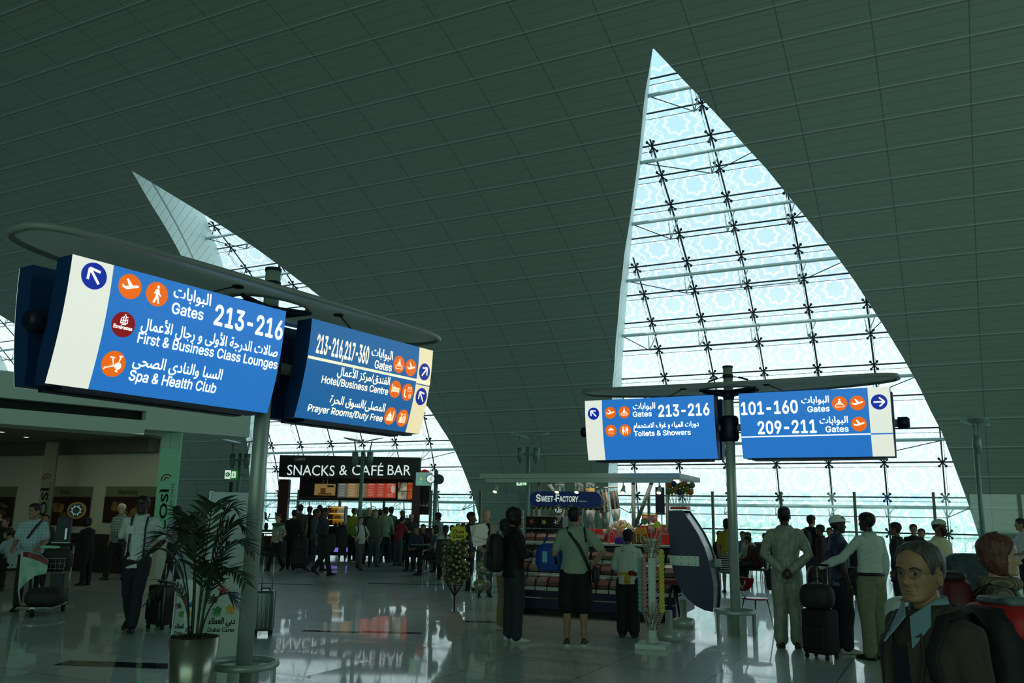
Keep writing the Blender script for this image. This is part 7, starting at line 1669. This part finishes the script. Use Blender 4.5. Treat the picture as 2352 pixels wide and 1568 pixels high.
# potted palm
pp = at(446, 1470, 7.25); pl_ = thing('potted_palm', 'kentia palm in a tapered brushed steel planter beside the near sign post', 'plant', (pp.x, 7.25, 0)); zr = pp.z+.03
mb = MB(); mb.lathe([(.001, 0), (.135, 0), (.198, zr), (.192, zr), (.180, zr-.06), (.001, zr-.06)], 48); mb.build('planter', mat('planter_steel', (150, 150, 136), .28, .85), pl_, True)
mb = MB(); mb.lathe([(.001, zr-.02), (.10, zr-.025), (.186, zr-.04)], 24)
rnd = random.Random(2)
for i in range(70): a, r_ = rnd.random()*6.3, .17*sqrt(rnd.random()); mb.ball((r_*cos(a), r_*sin(a), zr-.02+.01*rnd.random()), .012+.012*rnd.random(), 6, 4)
o = mb.build('bark_chips', mottled('dark_bark', (34, 28, 24), (60, 52, 44), 30, .9), pl_); o['kind'] = 'stuff'
frond_m = mottled('palm_leaf', (30, 46, 30), (40, 58, 38), 12, .45); stem_m = mottled('palm_stem', (58, 66, 44), (44, 52, 36), 14, .6)
def frond(base, az, reach, top, droop, nl, ll):
    b0 = Vector(base); pts = []
    for i in range(13):
        t_ = i/12; x = reach*(t_**1.7); z = (top)*(1-(1-t_)**1.9)-droop*max(0, t_-.55)**2*4
        pts.append(b0+Vector((cos(az)*x, sin(az)*x, z)))
    mb = MB(); mb.tube(pts, [.009-.0065*i/12 for i in range(13)], 6); st_ = mb.build('palm_stem', stem_m, pl_, True)
    mb = MB(); side = Vector((-sin(az), cos(az), 0))
    for i in range(nl):
        t_ = .38+.62*i/(nl-1); f_ = t_*12; j = min(11, int(f_)); pz = pts[j].lerp(pts[j+1], f_-j); d = (pts[j+1]-pts[j]).normalized()
        for s_ in (-1, 1):
            L_ = ll*(.55+.75*sin(pi*min(1, (t_-.30)/.62)))*rnd.uniform(.85, 1.1); dr = (d*.75+side*s_*.75+Vector((0, 0, rnd.uniform(-.05, .25)))).normalized()
            w0 = d.cross(dr).cross(dr).normalized()*(.011+.004*rnd.random()); q = []
            for u_, ww in ((0, .35), (.25, 1), (.55, .9), (.8, .5), (1, .05)):
                c = pz+dr*L_*u_+Vector((0, 0, -.30*L_*u_*u_)); q.append((c-w0*ww, c+w0*ww))
            for (a, b_), (c, e_) in zip(q, q[1:]): mb.face([a, b_, e_, c])
    o = mb.build('frond', frond_m, st_, fix=False)
    k_ = o.modifiers.new('leaf thickness', 'SOLIDIFY'); k_.thickness = .0012
for (az, reach, top, droop, nl, ll) in ((.15, .20, 1.12, .10, 17, .24), (.7, .30, 1.02, .16, 17, .24), (2.5, .24, 1.06, .14, 17, .24), (3.3, .36, .92, .18, 17, .24), (-.25, .42, .88, .20, 16, .20), (-.5, .46, .66, .22, 14, .18), (3.7, .40, .80, .16, 16, .23), (1.6, .22, 1.16, .10, 16, .24), (4.7, .28, .95, .2, 16, .22), (5.4, .26, .70, .24, 14, .2), (2.9, .40, .52, .28, 12, .16), (.0, .32, .44, .26, 11, .15)):
    frond((.05*cos(az), .05*sin(az), zr-.03), az, reach, top, droop, nl, ll)
# charity stand and donation box
P8 = at(520, 1200, 8.55); st = thing('charity_panel', 'tall white charity panel with coloured hands, behind the near sign post', 'sign', (P8.x+.02, 8.55, 0), radians(8)); zt = at(520, 1130, 8.55).z
pw = mat('white_display_panel', (190, 204, 198), .5)
mb = MB(); mb.box((.05, .05, zt/2), (.50, .10, zt), None, .004); bd = mb.build('panel', pw, st); mb = MB(); mb.box((-.19, .045, zt/2), (.02, .12, zt+.02)); mb.build('edge_strip', mat('pale_edge', (214, 224, 220), .4), st); mb = MB(); mb.box((.05, .05, .02), (.56, .3, .04)); mb.build('foot', pw, st)
HANDP = [(-.34, -.5), (.34, -.5), (.42, -.1), (.72, .02), (.66, .18), (.40, .14), (.44, .62), (.30, .66), (.20, .20), (.14, .78), (-.02, .78), (-.02, .20), (-.20, .70), (-.34, .64), (-.18, .16), (-.46, .48), (-.58, .38), (-.36, .0)]
HC = [mat('hand_red', (186, 48, 36), .5), mat('hand_blue', (40, 84, 176), .5), mat('hand_yellow', (214, 160, 40), .5), mat('hand_green', (52, 128, 60), .5), mat('hand_maroon', (80, 40, 44), .5)]
def hands_emblem(par, c, R, place):
    for i in range(5):
        a = pi/2-i*2*pi/5+.15; cc = (c[0]+R*cos(a), c[1]+R*sin(a)); r_ = a-pi/2; s_ = R*.78
        mb = MB(); mb.face([place(cc[0]+s_*(x*cos(r_)-y*sin(r_)), cc[1]+s_*(x*sin(r_)+y*cos(r_))) for x, y in HANDP]); mb.build('printed_hand', HC[i], par)
pl = plane_place((0, -.002, 0), (1, 0, 0), (0, 0, 1))
def pxp(x, y):
    r = ray(x, y); n_ = Vector((sin(radians(8)), -cos(radians(8)), 0)); t_ = (st.location-Vector((0, 0, EYE))).dot(n_)/r.dot(n_); q = st.matrix_basis.inverted() @ (Vector((0, 0, EYE))+r*t_); return q.x, q.z
cH = pxp(513, 1381); hands_emblem(bd, cH, .098, pl)
tk = mat('emblem_black', (26, 28, 28), .6)
xa, za = pxp(479, 1432); xb, zb = pxp(539, 1432); lettering('lettering', arabic('دبي العطاء'), tk, bd, plane_place((xa, -.003, za+.0), (1, 0, 0), (0, 0, 1)), width=xb-xa, height=.055, bold=.03)
xa, za = pxp(477, 1445); lettering('lettering', 'Dubai Cares', tk, bd, plane_place((xa, -.003, za-.022), (1, 0, 0), (0, 0, 1)), width=xb-xa, height=.038, bold=.015)
p = at(424, 1400, 8.25); db = thing('donation_box', 'clear donation box with coloured hands emblem, left of the tall charity panel', 'box', (p.x, 8.25, 0), radians(-6)); zt2 = at(424, 1332, 8.25).z
mb = MB(); mb.box((0, .12, zt2/2), (.22, .22, zt2)); bx = mb.build('clear_case', seethrough('case_acrylic', (.86, .93, .90), .08), db); mb = MB(); mb.box((0, .12, .06), (.24, .24, .12)); mb.build('base', pw, db)
mb = MB()
for sx in (-1, 1): mb.tube([(sx*.11, .01, .1), (sx*.11, .01, zt2)], .005, 5)
mb.tube([(-.11, .01, zt2), (.11, .01, zt2)], .006, 5); mb.build('edge_trim', mat('pale_edge', (1, 1, 1)), db)
pl3 = plane_place((0, .006, 0), (1, 0, 0), (0, 0, 1)); z_ = at(424, 1395, 8.25).z; hands_emblem(bx, (.0, z_), .062, pl3)
lettering('lettering', 'Dubai Cares', tk, bx, plane_place((-.08, .004, z_-.24), (1, 0, 0), (0, 0, 1)), width=.17, height=.03, bold=.015); lettering('lettering', arabic('دبي العطاء'), tk, bx, plane_place((-.08, .004, z_-.185), (1, 0, 0), (0, 0, 1)), width=.15, height=.04, bold=.03)
# silver suitcase and its owner behind the post
p = onfloor(603, 1458); trolley_case(p, radians(6), 'silver ribbed trolley suitcase with its handle raised, behind the near sign post', mat('silver_shell', (92, 100, 98), .3, .5), (.26, .24, .52), .46, shell=True)
# red chair by the far post
p = onfloor(1738, 1448); rc = thing('red_chair', 'chair with a red half-round back and thin steel legs by the far sign post', 'chair', p, radians(-62))
rdm = mat('red_lacquer', (150, 26, 30), .25)
mb = MB(); mb.lathe([(.001, .452), (.18, .452), (.205, .458), (.205, .47), (.18, .476), (.001, .476)], 32); mb.build('seat', rdm, rc, True)
for dx, dy in ((-.15, .15), (.15, .15), (-.15, -.15), (.15, -.15)):
    mb = MB(); mb.tube([(dx*.8, dy*.8, .45), (dx*1.2, dy*1.2, .02), (dx*1.22, dy*1.22, 0)], .010, 8); mb.build('leg', chrome, rc, True)
mb = MB(); mb.tube([(0, -.19, .46), (0, -.25, .55), (0, -.255, .64)], .012, 8); mb.tube([(0, -.25, .60), (-.07, -.255, .74)], .014, 8); mb.tube([(0, -.25, .60), (.07, -.255, .74)], .014, 8); mb.build('back_bracket', chrome, rc, True)
arcp = [(.21*cos(a), .80-.02+.20*sin(a)) for a in [pi+pi*i/20 for i in range(21)]]
mb = MB(); rs = []
for off in (-.24, -.262): rs.append([Vector((x, off+1.2*x*x*.5, z)) for x, z in arcp])
mb.rings(rs); mb.build('backrest', rdm, rc)
# white sports bag on a dark case, behind the near traveller
p = at(2078, 1450, 7.6); tc2 = trolley_case((p.x, 7.6, 0), radians(20), 'dark wheeled case carrying a white sports bag, between khaki trousers and the near man', mat('matt_black_case', (1, 1, 1)), (.34, .25, .66), 0)
wb_ = soft_thing('sports_bag', 'white sports bag with a red stripe and a black A, on the dark wheeled case', 'bag', (p.x+.03, 7.6, .76), radians(14), (.36, .24, .26), mottled('white_vinyl', (206, 214, 208), (190, 200, 194), 12, .5), handles=False)
mb = MB(); mb.tube([(-.12, -.10, .235), (0, -.09, .262), (.12, -.06, .24)], [(.018, .006)]*3, 8, flat=(1, 0, 0)); mb.build('red_stripe', mat('stripe_red', (170, 30, 34), .5), wb_, True)
lettering('lettering', 'A', mat('bag_black', (20, 20, 22), .5), wb_, plane_place((-.12, -.130, .05), (1, -.02, 0), (0, 0, 1)), height=.09, width=.10, bold=.05)

# ================================================================ THE TWO NEAREST TRAVELLERS
jk = mottled('brown_grey_jacket', (74, 66, 56), (66, 58, 50), 90, .85)
FM = person('grey-haired man with glasses and a dark jacket, nearest the camera', (2138, 1247), Y=3.25, face=102, legs='walk', arms=('bent', 'down'), skin='olive', hair=('thin', (54, 54, 52)), topmat=jk, sleeve='long', coat=True, hem=.78, bottom=(30, 32, 40), near=True, vox=.010, hyaw=radians(22), glasses=True, jaw=1.06, nose=1.1, belly=.03, wide=1.10, lean=4, shoulder=1.08, hpitch=-.02)
k_ = FM['k']; T_ = FM['T']
def collar_piece(P_, pts, m, name, par, th=.006):
    mb = MB(); f_ = [P_['T'](p) for p in pts]; mb.face(f_); o = mb.build(name, m, par); q = o.modifiers.new('cloth', 'SOLIDIFY'); q.thickness = th; return o
blue_sh = mat('pale_blue_shirt', (132, 162, 178), .7); dknav = mat('navy_sweater', (30, 32, 44), .85)
mb = MB(); rs = []
for z, r_ in ((1.455, .072), (1.495, .070), (1.535, .070), (1.54, .074), (1.50, .080), (1.46, .086)):
    rs.append([T_((r_*cos(a), -.006+r_*.98*sin(a), z-.055*max(0, sin(a))**2)) for a in [2*pi*j/40 for j in range(40)]])
mb.rings(rs, False, False); sc = mb.build('shirt_collar', blue_sh, FM['top'], True)
for s_ in (-1, 1): collar_piece(FM, [(s_*.014, .092, 1.468), (s_*.080, .042, 1.522), (s_*.108, .074, 1.445), (s_*.086, .152, 1.365)], blue_sh, 'collar_point', sc)
mb = MB(); rs = []
for z, r_, o_ in ((1.40, .13, 0), (1.46, .108, -.01), (1.505, .098, -.018), (1.51, .108, -.02), (1.47, .122, -.015), (1.42, .15, -.01)):
    rs.append([T_((r_*1.05*cos(a), o_+r_*.9*sin(a), z-.10*max(0, sin(a))**1.5)) for a in [pi*.62+2*pi*.76*j/34 for j in range(35)]])
mb.rings([[r for r in q] for q in rs], False, False, closed=False); jc = mb.build('jacket_collar', jk, FM['top'], True)
collar_piece(FM, [(-.045, .152, 1.36), (.045, .152, 1.36), (.05, .158, 1.2), (.055, .160, 1.0), (-.055, .160, 1.0), (-.05, .158, 1.2)], dknav, 'sweater_front', FM['top'])
for s_ in (-1, 1): collar_piece(FM, [(s_*.05, .150, 1.38), (s_*.10, .120, 1.42), (s_*.125, .140, 1.32), (s_*.10, .166, 1.2), (s_*.06, .168, 1.05)], jk, 'jacket_lapel', FM['top'])
bp_red = mottled('red_nylon', (190, 30, 34), (168, 24, 28), 30, .55); bp_blk = mottled('rucksack_black', (26, 26, 28), (34, 34, 36), 30, .7)
w = wloc(FM, T_((.02, -.30, 1.19))); rk_ = thing('rucksack', 'large red and black rucksack on the back of the nearest man', 'backpack', w, FM['root'].rotation_euler.z)
soft((0, 0, -.02), (.36*k_, .24*k_, .62*k_), bp_blk, rk_, 'bag_body', .014); soft((0, -.06, .22*k_), (.36*k_, .24*k_, .16*k_), bp_red, rk_, 'red_lid', .012); soft((0, -.10, -.10*k_), (.36*k_, .16*k_, .05*k_), bp_red, rk_, 'red_band', .012); soft((0, -.05, .31*k_), (.22*k_, .14*k_, .04*k_), mottled('grey_rain_cover', (70, 80, 86), (110, 122, 126), 14, .4), rk_, 'folded_cover', .012)
for s_ in (-1, 1):
    mb = MB(); iv = rk_.matrix_basis.inverted() @ FM['root'].matrix_basis
    mb.tube([iv @ T_(q) for q in ((s_*.10, -.18, 1.40), (s_*.12, -.09, 1.495), (s_*.135, .04, 1.472), (s_*.15, .125, 1.34), (s_*.175, .11, 1.15), (s_*.19, -.06, 1.05), (s_*.16, -.18, 1.05))], [(.030*k_, .008)]*7, 10, flat=(1, 0, 0)); mb.build('shoulder_strap', bp_blk, rk_, True)
rib = striped('ribbed_beige_knit', (128, 120, 100), (92, 84, 70), .018, 'X', .45, .85)
FW = person('brown-haired woman in a ribbed beige top, in profile facing right', (2287, 1234), Y=4.9, face=-112, legs='walkr', arms=('bent', 'bent'), skin='light', hair=('woman', (74, 44, 34)), topmat=rib, sleeve='long', hem=.86, bottom=(38, 40, 48), near=True, vox=.010, jaw=.94, nose=1.18, hyaw=radians(-6), shoulder=.92, wide=.94)
mb = MB(); mb.ring((0, 0, 0), .085, .04, 28, 10, Matrix.Translation(FW['T']((0, -.005, 1.475))) @ Matrix.Diagonal((1.15*FW['k'], 1.05*FW['k'], .9, 1))); mb.build('knit_collar', rib, FW['top'], True)
w = wloc(FW, FW['T']((0, -.25, 1.26))); rw = thing('rucksack', 'dark red rucksack on the back of the brown-haired woman', 'backpack', w, FW['root'].rotation_euler.z)
soft((0, 0, 0), (.34*k_, .20*k_, .50*k_), mottled('wine_red_nylon', (96, 20, 28), (80, 16, 24), 24, .6), rw, 'bag_body', .014); soft((0, -.02, .25*k_), (.28*k_, .18*k_, .06*k_), bp_blk, rw, 'dark_lid', .012)
for s_ in (-1, 1):
    mb = MB(); iv = rw.matrix_basis.inverted() @ FW['root'].matrix_basis
    mb.tube([iv @ FW['T'](q) for q in ((s_*.085, -.16, 1.39), (s_*.10, -.07, 1.478), (s_*.115, .05, 1.45), (s_*.125, .115, 1.32), (s_*.145, .09, 1.14), (s_*.15, -.06, 1.06), (s_*.13, -.15, 1.08))], [(.036*FW['k'], .008)]*7, 10, flat=(1, 0, 0)); mb.build('shoulder_strap', bp_blk, rw, True)
# luggage heaped on a trolley behind the woman
p = at(2222, 1290, 9.6); soft_thing('travel_bag', 'dark teal bag heaped behind the brown-haired woman', 'bag', (p.x, 9.6, .9), 0, (.5, .3, .42), mottled('teal_bag', (44, 58, 66), (60, 76, 84), 20, .7), handles=False)
mb = MB(); mb.box((0, 0, .44), (.6, .5, .88), None, .03); o = mb.build('suitcase', mat('matt_black_case', (1, 1, 1))); o.location = (p.x, 9.6, 0); tag(o, 'black case stack standing behind the brown-haired woman', 'suitcase')
for q in list(TMP.collection.objects): bpy.data.objects.remove(q)
bpy.data.scenes.remove(TMP)
for o in list(bpy.data.objects):
    if o.users_collection == (): bpy.data.objects.remove(o)
